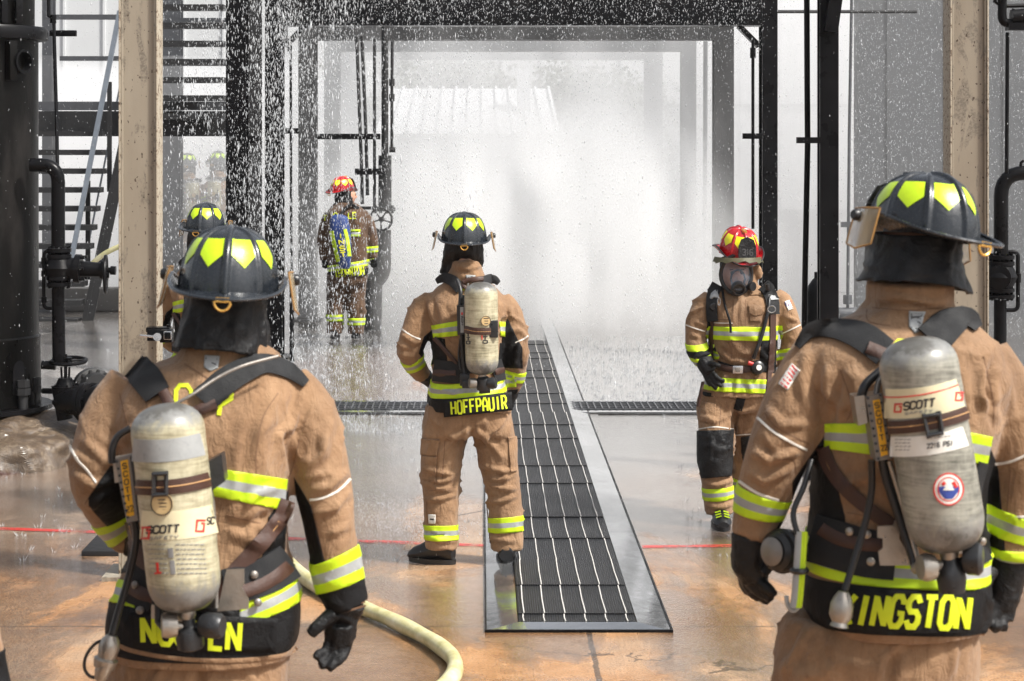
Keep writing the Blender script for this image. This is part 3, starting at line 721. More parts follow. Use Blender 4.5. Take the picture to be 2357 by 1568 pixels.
def droplets():
    rnd = random.Random(11)
    def drops(name, n, gen, label):
        V = []; Fc = []
        for _ in range(n):
            g = gen()
            if g is None: continue
            x, y, z, r, L = g
            if z < 0: continue
            tx = rnd.gauss(0, .10)*L; b = len(V)
            V += [(x+tx, y, z+L), (x+r, y, z), (x, y+r, z), (x-r, y, z), (x, y-r, z), (x-tx, y, z-L)]
            Fc += [(b, b+1, b+2), (b, b+2, b+3), (b, b+3, b+4), (b, b+4, b+1), (b+5, b+2, b+1), (b+5, b+3, b+2), (b+5, b+4, b+3), (b+5, b+1, b+4)]
        me = bpy.data.meshes.new(name); me.from_pydata(V, [], Fc)
        o = link(name, me, 'water_drop', smooth=True); tag(o, label, 'water drops', kind='stuff'); return o
    def curtain():
        px = rnd.gauss(640, 105)+22*math.sin(rnd.random()*6.3) if rnd.random() < .66 else rnd.uniform(360, 1120)
        Y = rnd.uniform(14.5, 19.4); py = rnd.uniform(-30, 900)
        if noise.noise(Vector((px*.012, py*.006, Y*.6)))+rnd.uniform(-.3, .3) < -.12: return None
        p = W(px, py, Y); r = abs(rnd.gauss(.0, .0019))+.0008
        if rnd.random() < .015: r *= 1.9
        return p.x, p.y, p.z, r, r*rnd.uniform(2., 7.)
    drops('water_curtain', 34000, curtain, 'dense falling water drops in front of the left frames')
    def wide():
        px = rnd.uniform(-20, 2380); Y = rnd.uniform(12, 23.5); py = rnd.uniform(-30, 900)
        p = W(px, py, Y); r = abs(rnd.gauss(.0, .0013))+.0008
        return p.x, p.y, p.z, r, r*rnd.uniform(1.2, 3.4)
    drops('falling_drops', 13000, wide, 'scattered water drops falling over the whole yard')
    def beam():
        px = rnd.uniform(640, 1760); Y = rnd.uniform(15, 19.2); py = rnd.uniform(-30, 150)*rnd.random()**.5
        p = W(px, py, Y); r = abs(rnd.gauss(.0, .0015))+.0009
        return p.x, p.y, p.z, r, r*rnd.uniform(1.5, 4.0)
    drops('roof_drips', 5000, beam, 'drops dripping across the front portal beam')
    def rightside():
        px = rnd.uniform(1960, 2380); Y = rnd.uniform(14, 23.5); py = rnd.uniform(-30, 780)
        p = W(px, py, Y); r = abs(rnd.gauss(.0, .0014))+.0012
        return p.x, p.y, p.z, r, r*rnd.uniform(1.2, 3.4)
    drops('side_spray', 12000, rightside, 'fine spray in front of the dark grey wall')
    def inside():
        px = rnd.uniform(690, 1700); Y = rnd.uniform(19.7, 22.8); py = rnd.uniform(40, 780)
        if noise.noise(Vector((px*.010+py*.004, py*.003, Y*.5)))+rnd.uniform(-.4, .4) < -.05: return None
        p = W(px, py, Y); r = abs(rnd.gauss(.0, .0016))+.0012
        return p.x, p.y, p.z, r, r*rnd.uniform(1.2, 3.6)
    drops('inner_spray', 16000, inside, 'fine spray hanging inside the frames')
    # splash crowns where drops hit the ground
    V = []; Fc = []
    def spike(p, d, r):
        b = len(V); u = d.orthogonal().normalized()*r; w = d.normalized().cross(u)
        V.extend([tuple(p+u), tuple(p-u*.5+w*.87), tuple(p-u*.5-w*.87), tuple(p+d)]); Fc.extend([(b, b+1, b+3), (b+1, b+2, b+3), (b+2, b, b+3)])
    for i in range(4200):
        if i < 2200: px, py = rnd.uniform(680, 1180), rnd.uniform(760, 1000)
        elif i < 3500: px, py = rnd.uniform(1230, 1650), rnd.uniform(775, 930)
        else: px, py = rnd.uniform(0, 2300), rnd.uniform(800, 1300)
        g = G(px, py)
        if 1120 < px < 1540 and py > 1000: continue
        s = rnd.uniform(.4, 1.25)
        for k in range(rnd.randint(3, 7)):
            a = rnd.uniform(0, 6.283); lean = rnd.uniform(.2, .9)
            spike(g+Vector((math.cos(a), math.sin(a), 0))*.012*s, Vector((math.cos(a)*lean, math.sin(a)*lean, 1))*rnd.uniform(.010, .034)*s, .0022*s)
    # bigger burst left of the centre firefighter's boots
    for i in range(2600):
        px, py = rnd.gauss(940, 80), rnd.gauss(1215, 32); g = G(px, max(py, 1130)); a = rnd.uniform(0, 6.283); h = rnd.random()**2*.09
        spike(g+Vector((0, 0, h)), Vector((math.cos(a)*.5, math.sin(a)*.5, 1))*rnd.uniform(.004, .016), .0018)
    me = bpy.data.meshes.new('splashes'); me.from_pydata(V, [], Fc); o = link('splashes', me, 'water_drop'); tag(o, 'small splash crowns all over the wet floor', 'splashes', kind='stuff')

def mist():
    volume('haze_air', .0003, (.97, .98, 1))
    m = MB(); m.span(-60, 60, -8, 75, -1, 14); o = m.build('haze', 'haze_air'); tag(o, kind='stuff')
    def plume(t, pv):
        N = t.nodes; L = t.links
        ge = N.new('ShaderNodeNewGeometry'); sp = N.new('ShaderNodeSeparateXYZ'); L.new(ge.outputs['Position'], sp.inputs[0])
        mp = N.new('ShaderNodeMapping'); mp.inputs['Scale'].default_value = (1.9, .45, .62); mp.inputs['Rotation'].default_value = (0, R(-28), 0); L.new(ge.outputs['Position'], mp.inputs['Vector'])
        nz = N.new('ShaderNodeTexNoise'); nz.inputs['Scale'].default_value = 1.0; nz.inputs['Detail'].default_value = 4; nz.inputs['Distortion'].default_value = .7; L.new(mp.outputs[0], nz.inputs['Vector'])
        def mth(op, a, b=0.):
            n = N.new('ShaderNodeMath'); n.operation = op
            for i, v in ((0, a), (1, b)):
                if isinstance(v, (int, float)): n.inputs[i].default_value = v
                else: L.new(v, n.inputs[i])
            return n.outputs[0]
        # densest low and right of the centre line
        dx = mth('MULTIPLY', mth('SUBTRACT', sp.outputs[0], .7), .30); dy = mth('MULTIPLY', mth('SUBTRACT', sp.outputs[1], 25.5), .19); dz = mth('MULTIPLY', mth('SUBTRACT', sp.outputs[2], .5), .44)
        d2 = mth('ADD', mth('ADD', mth('MULTIPLY', dx, dx), mth('MULTIPLY', dy, dy)), mth('MULTIPLY', dz, dz))
        fall = mth('MAXIMUM', mth('SUBTRACT', 1.0, d2), 0.)
        nn = mth('MAXIMUM', mth('MULTIPLY', mth('SUBTRACT', nz.outputs['Fac'], .36), 3.6), 0.)
        den = mth('MULTIPLY', mth('MULTIPLY', fall, nn), 1.7)
        L.new(den, pv.inputs['Density'])
    volume('spray_cloud', 1, (.965, .968, .972), .2, plume)
    m = MB(); m.span(-2.2, 4.2, 20.6, 31, .02, 3.6); o = m.build('spray_cloud', 'spray_cloud'); tag(o, 'billowing white cloud of water spray inside the frames', 'spray', kind='stuff')
    def drift(t, pv):
        N = t.nodes; L = t.links; ge = N.new('ShaderNodeNewGeometry'); sp = N.new('ShaderNodeSeparateXYZ'); L.new(ge.outputs['Position'], sp.inputs[0])
        mr = N.new('ShaderNodeMapRange'); L.new(sp.outputs[2], mr.inputs[0])
        for i, v in enumerate((1.0, 3.0, .21, .12)): mr.inputs[i+1].default_value = v
        mp = N.new('ShaderNodeMapping'); mp.inputs['Scale'].default_value = (1.6, .3, .5); mp.inputs['Rotation'].default_value = (0, R(-20), 0); L.new(ge.outputs['Position'], mp.inputs['Vector'])
        nz = N.new('ShaderNodeTexNoise'); nz.inputs['Scale'].default_value = 1.1; nz.inputs['Detail'].default_value = 3; L.new(mp.outputs[0], nz.inputs['Vector'])
        m2 = N.new('ShaderNodeMapRange'); L.new(nz.outputs['Fac'], m2.inputs[0])
        for i, v in enumerate((.35, .65, .45, 1.6)): m2.inputs[i+1].default_value = v
        mu = N.new('ShaderNodeMath'); mu.operation = 'MULTIPLY'; L.new(mr.outputs[0], mu.inputs[0]); L.new(m2.outputs[0], mu.inputs[1]); L.new(mu.outputs[0], pv.inputs['Density'])
    volume('drifting_mist', .20, (.965, .968, .975), .2, drift)
    def box(x0, x1, y0, y1, z0, z1, mat, lb):
        m = MB(); m.span(x0, x1, y0, y1, z0, z1); o = m.build('mist', mat); tag(o, lb, 'mist', kind='stuff')
    box(-2.35, 3.05, 23.0, 34.5, .015, 6.2, 'drifting_mist', 'white mist hanging around the rear frames')
    volume('side_mist', .26, (.965, .968, .975), .2); volume('thin_mist', .035, (1, 1, 1), .2)
    box(3.06, 12, 20.5, 23.9, .015, 6.4, 'thin_mist', 'thin mist in front of the dark grey wall')
    box(3.06, 12, 26, 34.5, .015, 6.4, 'side_mist', 'mist beyond the dark grey wall')
    box(-9, -2.36, 24.75, 34.5, .015, 3.2, 'side_mist', 'mist behind the staircase')
# ================================================================ firefighters
import numpy as np
CAMP = Vector((0, 0, CH))
def mats_gear():
    def turnout(name, lo, mid, hi):
        t = NT(name); v = t.coord(obj=True)
        n1 = t.noise(4.5, 6, .62, v, .5); n2 = t.noise(26, 5, .7, v); n3 = t.noise(3.0, 4, .6, t.coord(scale=(1, 1, .4), obj=True), 1.0)
        c = t.ramp(t.mix(.35, n1, n2), [(.34, lo), (.5, mid), (.66, hi)])
        dirt = t.ramp(t.math('ADD', t.math('MULTIPLY', n3, .7), t.math('MULTIPLY', n2, .3)), [(.52, 0.), (.70, .45)])
        c = t.mix(dirt, c, tuple(x*.5 for x in lo))
        sp = t.math('GREATER_THAN', t.noise(210, 1, .5, v), .735); c = t.mix(t.math('MULTIPLY', sp, .5), c, tuple(x*.35 for x in lo))
        w = t.noise(420, 2, .5, v); cr = t.noise(20, 5, .6, t.coord(scale=(1.3, 1, .55), obj=True), 1.4)
        crf = t.noise(60, 4, .6, t.coord(scale=(.6, 1, 1.3), obj=True), .8)
        nb = t.bump(cr, .70, .014); nb = t.bump(crf, .50, .005, nb); nb = t.bump(w, .45, .0014, nb)
        t.set(Base_Color=c, Roughness=t.ramp(n3, [(.4, .9), (.65, .62)]), Normal=nb, Specular_IOR_Level=.25, Sheen_Weight=.15)
    turnout('turnout_cloth', (.178, .101, .053), (.258, .152, .082), (.330, .204, .115))
    turnout('wet_turnout_cloth', (.05, .028, .017), (.085, .048, .028), (.14, .085, .05))
    t = NT('black_cloth'); v = t.coord(obj=True); n = t.noise(7, 5, .6, v); cr = t.noise(22, 5, .6, v, 1.2); w = t.noise(500, 2, .5, v)
    t.set(Base_Color=t.ramp(n, [(.3, (.003, .003, .0035)), (.7, (.009, .009, .010))]), Roughness=t.ramp(n, [(.35, .5), (.65, .8)]), Normal=t.bump(w, .3, .0012, t.bump(cr, .6, .012)), Specular_IOR_Level=.22)
    t = NT('black_leather'); v = t.coord(obj=True); n = t.noise(9, 5, .6, v); cr = t.noise(34, 5, .65, v, 1.2); w = t.noise(260, 2, .5, v)
    t.set(Base_Color=t.ramp(n, [(.3, (.003, .003, .0035)), (.7, (.010, .010, .011))]), Roughness=t.ramp(n, [(.35, .32), (.65, .6)]), Normal=t.bump(w, .25, .0015, t.bump(cr, .8, .009)), Specular_IOR_Level=.30)
    def fluo(name, lo, hi, rough):
        t = NT(name); v = t.coord(obj=True); n = t.noise(14, 5, .65, v); w = t.noise(380, 2, .5, v); d = t.noise(45, 5, .7, v)
        c = t.ramp(n, [(.32, lo), (.68, hi)]); c = t.mix(t.ramp(d, [(.62, 0.), (.72, .35)]), c, tuple(x*.35 for x in lo))
        t.set(Base_Color=c, Roughness=rough, Normal=t.bump(w, .35, .001, t.bump(d, .25, .004)))
    fluo('lime_tape', (.42, .60, .006), (.52, .70, .008), .6)
    fluo('silver_tape', (.26, .27, .27), (.35, .36, .36), .4)
    fluo('lime_sticker', (.42, .62, .012), (.50, .70, .016), .3)
    fluo('yellow_sticker', (.78, .72, .01), (.85, .80, .02), .25)
    fluo('lime_letter', (.54, .62, .006), (.60, .70, .01), .65)
    fluo('amber_label', (.80, .40, .01), (.85, .46, .02), .4)
    fluo('white_label', (.62, .61, .56), (.74, .73, .68), .5)
    fluo('cream_label', (.58, .52, .34), (.68, .62, .42), .35)
    fluo('tan_label', (.40, .27, .12), (.55, .40, .20), .4)
    fluo('red_print', (.50, .02, .02), (.60, .04, .03), .4)
    fluo('blue_print', (.02, .04, .22), (.04, .07, .3), .4)
    fluo('grey_print', (.16, .16, .16), (.24, .24, .24), .5)
    simple('emboss', (.05, .05, .052), .4)
    simple('dark_print', (.02, .02, .022), .5, 0, .2)
    simple('piping', (.66, .62, .56), .5, 0, .12, 60)
    simple('seam', (.16, .085, .045), .8, 0, .2, 60)
    simple('strap_pad', (.008, .0085, .010), .8, 0, .35, 20, .5, 260)
    simple('brown_webbing', (.050, .020, .012), .5, 0, .35, 40, .5, 300)
    simple('web_stripe', (.45, .25, .10), .6)
    simple('black_rubber', (.012, .012, .013), .35, 0, .3, 20, .2, 120)
    simple('pack_plastic', (.020, .021, .023), .33, 0, .35, 25, .3, 90)
    simple('worn_metal', (.36, .33, .29), .36, .8, .3, 30, .3, 90)
    simple('grey_metal', (.22, .20, .18), .4, .5, .3, 20, .3, 90)
    simple('skin', (.50, .26, .17), .5, 0, .12, 30)
    simple('hair', (.035, .022, .014), .6, 0, .3, 90, .6, 200)
    simple('blue_bag', (.016, .040, .16), .5, 0, .45, 12, .5, 60)
    for nm, c in (('helmet_black', (.009, .011, .014)), ('helmet_red', (.25, .004, .008))):
        t = NT(nm); v = t.coord(obj=True); n = t.noise(11, 5, .6, v); d = t.noise(95, 4, .65, v); sc = t.noise(26, 5, .7, t.coord(scale=(1, 1, 3), obj=True), 1.5)
        col = t.ramp(n, [(.3, c), (.7, tuple(x*1.9 for x in c))]); col = t.mix(t.ramp(sc, [(.66, 0.), (.72, .4)]), col, tuple(min(1, x*5+.015) for x in c))
        t.set(Base_Color=col, Roughness=t.ramp(d, [(.35, .16), (.7, .42)]), Normal=t.bump(d, .16, .003), Coat_Weight=.25, Coat_Roughness=.15)
    # wound composite air cylinder with scuffed ends
    for nm, a, b in (('cylinder_cream', (.17, .15, .09), (.50, .46, .32)), ('cylinder_grey', (.085, .082, .066), (.33, .32, .27))):
        t = NT(nm); v = t.coord(obj=True)
        wv = t.noise(16, 4, .6, t.coord(scale=(.7, .7, 9), obj=True)); n = t.noise(12, 6, .7, v); s2 = t.noise(38, 6, .75, t.coord(scale=(1, 1, .5), obj=True), .6)
        wv2 = t.noise(16, 3, .6, t.coord(scale=(9, 9, .8), obj=True))
        c = t.ramp(t.mix(.55, t.mix(.22, wv, wv2), n), [(.36, a), (.58, b)])
        at = t.new('ShaderNodeAttribute'); at.attribute_name = 'wear'
        mask = t.ramp(t.math('ADD', t.math('MULTIPLY', at.outputs['Fac'], .62), t.math('MULTIPLY', s2, .6)), [(.52, 0.), (.70, 1.)])
        c = t.mix(mask, c, t.mix(s2, (.10, .10, .095), (.26, .26, .25)))
        blk = t.ramp(t.math('ADD', t.math('MULTIPLY', at.outputs['Fac'], .35), t.math('MULTIPLY', n, .6)), [(.55, 0.), (.62, .7)])
        c = t.mix(blk, c, (.045, .04, .032))
        t.set(Base_Color=c, Roughness=t.ramp(s2, [(.3, .28), (.7, .5)]), Normal=t.bump(wv, .2, .002), Coat_Weight=.25, Coat_Roughness=.2)
    t = NT('amber_lens'); t.set(Base_Color=(.62, .52, .36), Roughness=.15, Transmission_Weight=.6, IOR=1.3, Alpha=.9)
    simple('dull_flap', (.16, .15, .085), .5)
    simple('amber_rim', (.30, .16, .05), .35, 0, .3, 60)
    t = NT('clear_lens'); t.set(Base_Color=(.22, .28, .36), Roughness=.06, Alpha=.26, Specular_IOR_Level=.9)

def cast(bvh, px, py):
    d = (W(px, py, 10)-CAMP).normalized()
    loc, nor, i, dist = bvh.ray_cast(CAMP, d)
    if loc is None: return None
    return (loc, -nor if nor.dot(d) > 0 else nor)

def evaluated(name, bm, voxel, smooth_it=6):
    me = bpy.data.meshes.new(name); bm.to_mesh(me); bm.free()
    o = bpy.data.objects.new(name, me); COL.objects.link(o)
    r = o.modifiers.new('r', 'REMESH'); r.mode = 'VOXEL'; r.voxel_size = voxel; r.use_smooth_shade = True
    if smooth_it:
        s = o.modifiers.new('s', 'SMOOTH'); s.factor = .5; s.iterations = smooth_it
    dg = bpy.context.evaluated_depsgraph_get(); dg.update()
    out = bpy.data.meshes.new_from_object(o.evaluated_get(dg)); out.name = name
    bpy.data.objects.remove(o); bpy.data.meshes.remove(me)
    return out

GLYPH = {
 'A': [[(0, 6), (0, 2), (1.5, 0), (2.5, 0), (4, 2), (4, 6)], [(0, 3.8), (4, 3.8)]],
 'C': [[(4, 1.6), (4, 1), (3, 0), (1, 0), (0, 1), (0, 5), (1, 6), (3, 6), (4, 5), (4, 4.4)]],
 'D': [[(0, 0), (3, 0), (4, 1), (4, 5), (3, 6), (0, 6), (0, 0)]],
 'E': [[(4, 0), (0, 0), (0, 6), (4, 6)], [(0, 3), (3.2, 3)]],
 'F': [[(4, 0), (0, 0), (0, 6)], [(0, 3), (3.2, 3)]],
 'G': [[(4, 1.6), (4, 1), (3, 0), (1, 0), (0, 1), (0, 5), (1, 6), (3, 6), (4, 5), (4, 3.4), (2.4, 3.4)]],
 'H': [[(0, 0), (0, 6)], [(4, 0), (4, 6)], [(0, 3), (4, 3)]],
 'I': [[(2, 0), (2, 6)]],
 'K': [[(0, 0), (0, 6)], [(4, 0), (.3, 3.6)], [(1.2, 2.9), (4, 6)]],
 'L': [[(0, 0), (0, 6), (4, 6)]],
 'M': [[(0, 0), (0, 6)], [(4, 0), (4, 6)], [(.2, .5), (2, 3.4)], [(3.8, .5), (2, 3.4)]],
 'N': [[(0, 0), (0, 6)], [(4, 0), (4, 6)], [(.15, .45), (3.85, 5.55)]],
 'O': [[(1, 0), (3, 0), (4, 1), (4, 5), (3, 6), (1, 6), (0, 5), (0, 1), (1, 0)]],
 'P': [[(0, 6), (0, 0), (3, 0), (4, 1), (4, 2.4), (3, 3.4), (0, 3.4)]],
 'R': [[(0, 6), (0, 0), (3, 0), (4, 1), (4, 2.2), (3, 3.2), (0, 3.2)], [(2.2, 3.2), (4, 6)]],
 'S': [[(4, 1.2), (3, 0), (1, 0), (0, 1), (0, 2.1), (1, 3), (3, 3), (4, 3.9), (4, 5), (3, 6), (1, 6), (0, 4.8)]],
 'T': [[(0, 0), (4, 0)], [(2, 0), (2, 6)]],
 'U': [[(0, 0), (0, 5), (1, 6), (3, 6), (4, 5), (4, 0)]],
 'Y': [[(0, 0), (0, 1.6), (2, 3.4), (4, 1.6), (4, 0)], [(2, 3.2), (2, 6)]],
 '1': [[(1, 1), (2, 0), (2, 6)]], '2': [[(0, 1), (1, 0), (3, 0), (4, 1), (4, 2.2), (0, 6), (4, 6)]],
 '3': [[(0, .8), (1, 0), (3, 0), (4, 1), (4, 2), (3, 3), (1.4, 3)], [(3, 3), (4, 4), (4, 5), (3, 6), (1, 6), (0, 5.2)]],
 '6': [[(4, .8), (3, 0), (1, 0), (0, 1), (0, 5), (1, 6), (3, 6), (4, 5), (4, 3.8), (3, 2.8), (0, 2.8)]],
 ' ': []}

class Fig:
    def __init__(s, Y, loc_px, label, cat='person', group=None, name='person'):
        s.Y = Y; s.s = F/Y; s.label = label
        g = W(loc_px, VY+CH*F/Y, Y)
        s.root = None; s.base = Vector((g.x, Y, 0)); s.group = group
        s.bvh = None; s.pack = None
    def P(s, x, y, d=0.): return W(x, y, s.Y+d)
    def loft(s, bm, rows, seg=40, e=2.6):
        """rows: (y, xl, xr, half depth m, depth offset m)"""
        rows = spline(rows, 5); rings = []
        for (y, xl, xr, hd, dc) in rows:
            c = s.P((xl+xr)/2, y, dc); hw = (xr-xl)/2*(s.Y+dc)/F; ring = []
            for k in range(seg):
                a = 2*math.pi*k/seg; ca, sa = math.cos(a), math.sin(a)
                ring.append(bm.verts.new((c.x+hw*abs(ca)**(2/e)*(1 if ca > 0 else -1), c.y+hd*abs(sa)**(2/e)*(1 if sa > 0 else -1), c.z)))
            rings.append(ring)
        for a, b in zip(rings, rings[1:]):
            for k in range(seg): bm.faces.new((a[k], a[(k+1) % seg], b[(k+1) % seg], b[k]))
        bm.faces.new(rings[0][::-1]); bm.faces.new(rings[-1])
    def limb(s, bm, pts, seg=20, n=6, fl=1.0):
        """pts: (x, y, d, r px)"""
        q = spline(pts, n); m = MB(); m.bm.free(); m.bm = bm
        P = [s.P(x, y, d) for x, y, d, r in q]; m.tube(P, [r/s.s for *_, r in q], seg)
    def displace(s, me, folds=(), crumple=.004, freq=7.0, seed=0, stretch=(1, 1, .55)):
        n = len(me.vertices); co = np.empty(n*3, np.float32); me.vertices.foreach_get('co', co); co = co.reshape(-1, 3).astype(np.float64)
        nm = np.empty(n*3, np.float32); me.vertex_normals.foreach_get('vector', nm); nm = nm.reshape(-1, 3).astype(np.float64)
        disp = np.zeros(n); off = Vector((seed*3.7, seed*1.3, 0))
        if crumple:
            st = Vector(stretch)
            for i in range(n):
                p = Vector(co[i]); q = Vector((p.x*st.x, p.y*st.y, p.z*st.z))*freq+off
                a = noise.noise(q); w = noise.noise(q*.55+Vector((9, 2, 4)))
                r1 = (1-min(1, abs(noise.noise(q*1.1+Vector((a, w, a))*.9))*3.0))**1.5
                # drag folds running across: steep one side, soft the other
                s_ = .8 if w > 0 else -.8
                d_ = Vector((p.x*.75+p.z*s_*.35, p.y*.6, p.z*1.5-p.x*s_*.55))*freq*1.15+off
                m_ = max(0, noise.noise(d_*.45+Vector((1, 5, 2)))+.12)*2.2
                v = noise.noise(d_+Vector((w, a, w))*.5)
                r2 = (1-min(1, abs(v)*3.4))**1.3*(1.0 if v > 0 else .55)
                r3 = (1-min(1, abs(noise.noise(q*2.6+Vector((w, a, w))))*3.2))
                disp[i] = crumple*(1.5*r1*max(0, w+.30)+1.6*r2*m_+.30*r3*max(0, a+.30)+a*.9-.5)
        px = VX+co[:, 0]*F/co[:, 1]; py = VY+(CH-co[:, 2])*F/co[:, 1]
        facing = np.clip(-nm[:, 1]*2.0+.25, 0, 1)
        for path, w, amp in folds:
            amp = 1.7*amp/s.s; best = np.full(n, 1e9); tt = np.zeros(n); L = 0; acc = []
            for (x0, y0), (x1, y1) in zip(path, path[1:]):
                dx, dy = x1-x0, y1-y0; l2 = dx*dx+dy*dy; t = np.clip(((px-x0)*dx+(py-y0)*dy)/l2, 0, 1)
                d = np.hypot(px-x0-t*dx, py-y0-t*dy); upd = d < best; best[upd] = d[upd]; tt[upd] = L+t[upd]*math.sqrt(l2); L += math.sqrt(l2)
            env = np.sin(np.clip(tt/L, 0, 1)*math.pi)**.5*.9+.1
            u = best/w
            prof = np.exp(-u*u)-.45*np.exp(-((u-1.9)/.8)**2)
            disp += amp*prof*facing*env
        co += nm*disp[:, None]
        me.vertices.foreach_set('co', co.astype(np.float32).ravel()); me.update()
    def solid(s, name, build, mat, voxel=.009, folds=(), crumple=.004, freq=7., seed=0, smooth_it=6, stretch=(1, 1, .55), parent=None):
        bm = bmesh.new(); build(bm); me = evaluated(name, bm, voxel, smooth_it)
        s.displace(me, folds, crumple, freq, seed, stretch)
        me.materials.clear()
        o = link(name, me, mat, s.root if parent is None else parent, smooth=True)
        return o
    def skirt(s, rows, waves=9, amp=.010, seed=0, edge=None, mat='black_leather', name='hood'):
        """draped neck curtain, open below; rows: (y, xl, xr, half depth, depth offset); edge(theta)-> px added to the height of the hem"""
        R_ = spline(rows, 6); bm = bmesh.new(); n = 120; g = []; NR = len(R_)
        for i, (y, xl, xr, hd, dc) in enumerate(R_):
            t = i/(NR-1); c = s.P((xl+xr)/2, y, dc); hw = (xr-xl)/2*(s.Y+dc)/F; row = []
            for k in range(n):
                a = 2*math.pi*k/n; ca, sa = math.cos(a), math.sin(a)
                q = Vector((ca*1.5+seed, sa*1.5, t*.8))
                w = (math.sin(waves*a+seed+3*noise.noise(q))+.6*math.sin(waves*1.7*a+2*seed+t*2))*amp*t**1.3+.008*noise.noise(q*2.2)
                w += .004*(1-min(1, abs(noise.noise(Vector((ca*2, sa*2+seed, t*3.2+ca))))*4))
                dz = (edge(a)/s.s if edge else 0)*t**3
                row.append(bm.verts.new((c.x+(hw+w)*abs(ca)**.85*(1 if ca > 0 else -1), c.y+(hd+w)*abs(sa)**.85*(1 if sa > 0 else -1), c.z-dz)))
            g.append(row)
        for a, b in zip(g, g[1:]):
            for k in range(n):
                f = bm.faces.new((a[k], b[k], b[(k+1) % n], a[(k+1) % n])); f.smooth = True
        bmesh.ops.recalc_face_normals(bm, faces=bm.faces[:]); bmesh.ops.solidify(bm, geom=bm.faces[:], thickness=.004)
        for f in bm.faces: f.smooth = True
        return from_bm(name, bm, mat, s.root)
    def panel(s, q, name, mat, h=.006, n=26, k=5, bow=0, bvh=None, relax=40):
        """smooth cloth panel lying over a garment; q: TL, TR, BR, BL"""
        bvh = bvh or s.bvh; Dm = np.zeros((n+1, k+1)); XY = {}; last = s.Y-.1
        for i in range(n+1):
            for j in range(k+1):
                u, v = i/n, j/k; b_ = bow*(1-(2*u-1)**2)
                x = (q[0][0]*(1-u)+q[1][0]*u)*(1-v)+(q[3][0]*(1-u)+q[2][0]*u)*v; y = (q[0][1]*(1-u)+q[1][1]*u)*(1-v)+(q[3][1]*(1-u)+q[2][1]*u)*v+b_
                hit = cast(bvh, x, y); last = hit[0].y if hit else last; Dm[i, j] = last; XY[i, j] = (x, y)
        O = Dm.copy()
        for _ in range(relax):
            P_ = np.pad(Dm, 1, 'edge'); Dm = np.minimum((P_[:-2, 1:-1]+P_[2:, 1:-1]+P_[1:-1, 1:-1]+P_[1:-1, :-2]*.5+P_[1:-1, 2:]*.5)/4, O)
        m = MB(); g = [[m.bm.verts.new(W(*XY[i, j], Dm[i, j]-h)) for j in range(k+1)] for i in range(n+1)]
        for i in range(n):
            for j in range(k): m.bm.faces.new((g[i][j], g[i][j+1], g[i+1][j+1], g[i+1][j]))
        o = m.build(name, mat, s.root); b2 = bmesh.new(); b2.from_mesh(o.data); bv = BVHTree.FromBMesh(b2)
        b2.free(); md = o.modifiers.new('s', 'SOLIDIFY'); md.thickness = .004; md.offset = 0
        for p in o.data.polygons: p.use_smooth = True
        return o, bv
    def use(s, *objs):
        bm = bmesh.new()
        for o in objs: bm.from_mesh(o.data)
        s.bvh = BVHTree.FromBMesh(bm); bm.free()
    # ---- bands cut out of a garment
    def line_plane(s, a, b, bow=0, D=0., r=.08):
        A, B = s.P(*a, D), s.P(*b, D)
        if bow is None: C = CAMP.copy()
        else: C = s.P((a[0]+b[0])/2, (a[1]+b[1])/2+bow, D-r)
        n = (B-A).cross(C-A).normalized()
        if n.z < 0: n = -n          # points up
        return A, n
    def band(s, src, top, bot, name='reflective_band', mats=('lime_tape', 'silver_tape'), frac=(0, .34, .66, 1), h=.003, D=0., r=.09, xr=None, near=None, sides=None, parent=None, back=False, bow=None, skew=None):
        """top / bot: ((x,y),(x,y),bow px); near: (x, y, d, radius m) keeps only what lies round that point"""
        bm = bmesh.new(); bm.from_mesh(src.data); bm.normal_update()
        tp = s.line_plane(*top, D=D, r=r); bp = s.line_plane(*bot, D=D, r=r)
        kill = []
        nc = s.P(near[0], near[1], near[2]) if near else None
        for f in bm.faces:
            c = f.calc_center_median()
            if (c-tp[0]).dot(tp[1]) > .03 or (c-bp[0]).dot(bp[1]) < -.03: kill.append(f); continue
            if nc is not None and (c-nc).length > near[3]: kill.append(f); continue
            if back and f.normal.y > .15: kill.append(f)
        bmesh.ops.delete(bm, geom=kill, context='FACES')
        def cut(co, no, clear=True):
            bmesh.ops.bisect_plane(bm, geom=bm.verts[:]+bm.edges[:]+bm.faces[:], plane_co=co, plane_no=no, clear_outer=clear)
        cut(*tp); cut(bp[0], -bp[1])
        for sd in (sides or ()):          # vertical px lines: (xa,ya,xb,yb,keep +1 right / -1 left)
            A, B = s.P(sd[0], sd[1]), s.P(sd[2], sd[3]); n = (B-A).cross(CAMP-A).normalized()
            if n.x < 0: n = -n
            cut(A, -n if sd[4] > 0 else n)
        mids = []
        for fr in frac[1:-1]:
            a = tuple(u+(v-u)*fr for u, v in zip(top[0], bot[0])); b = tuple(u+(v-u)*fr for u, v in zip(top[1], bot[1]))
            bw = None if top[2] is None else top[2]+(bot[2]-top[2])*fr
            pl = s.line_plane(a, b, bw, D=D, r=r); cut(*pl, clear=False); mids.append(pl)
        for f in bm.faces:
            c = f.calc_center_median(); k = sum((c-p[0]).dot(p[1]) < 0 for p in mids)
            f.material_index = k % 2 if len(mats) > 1 else 0
            f.smooth = True
        return s._thick(bm, name, mats, h, parent)
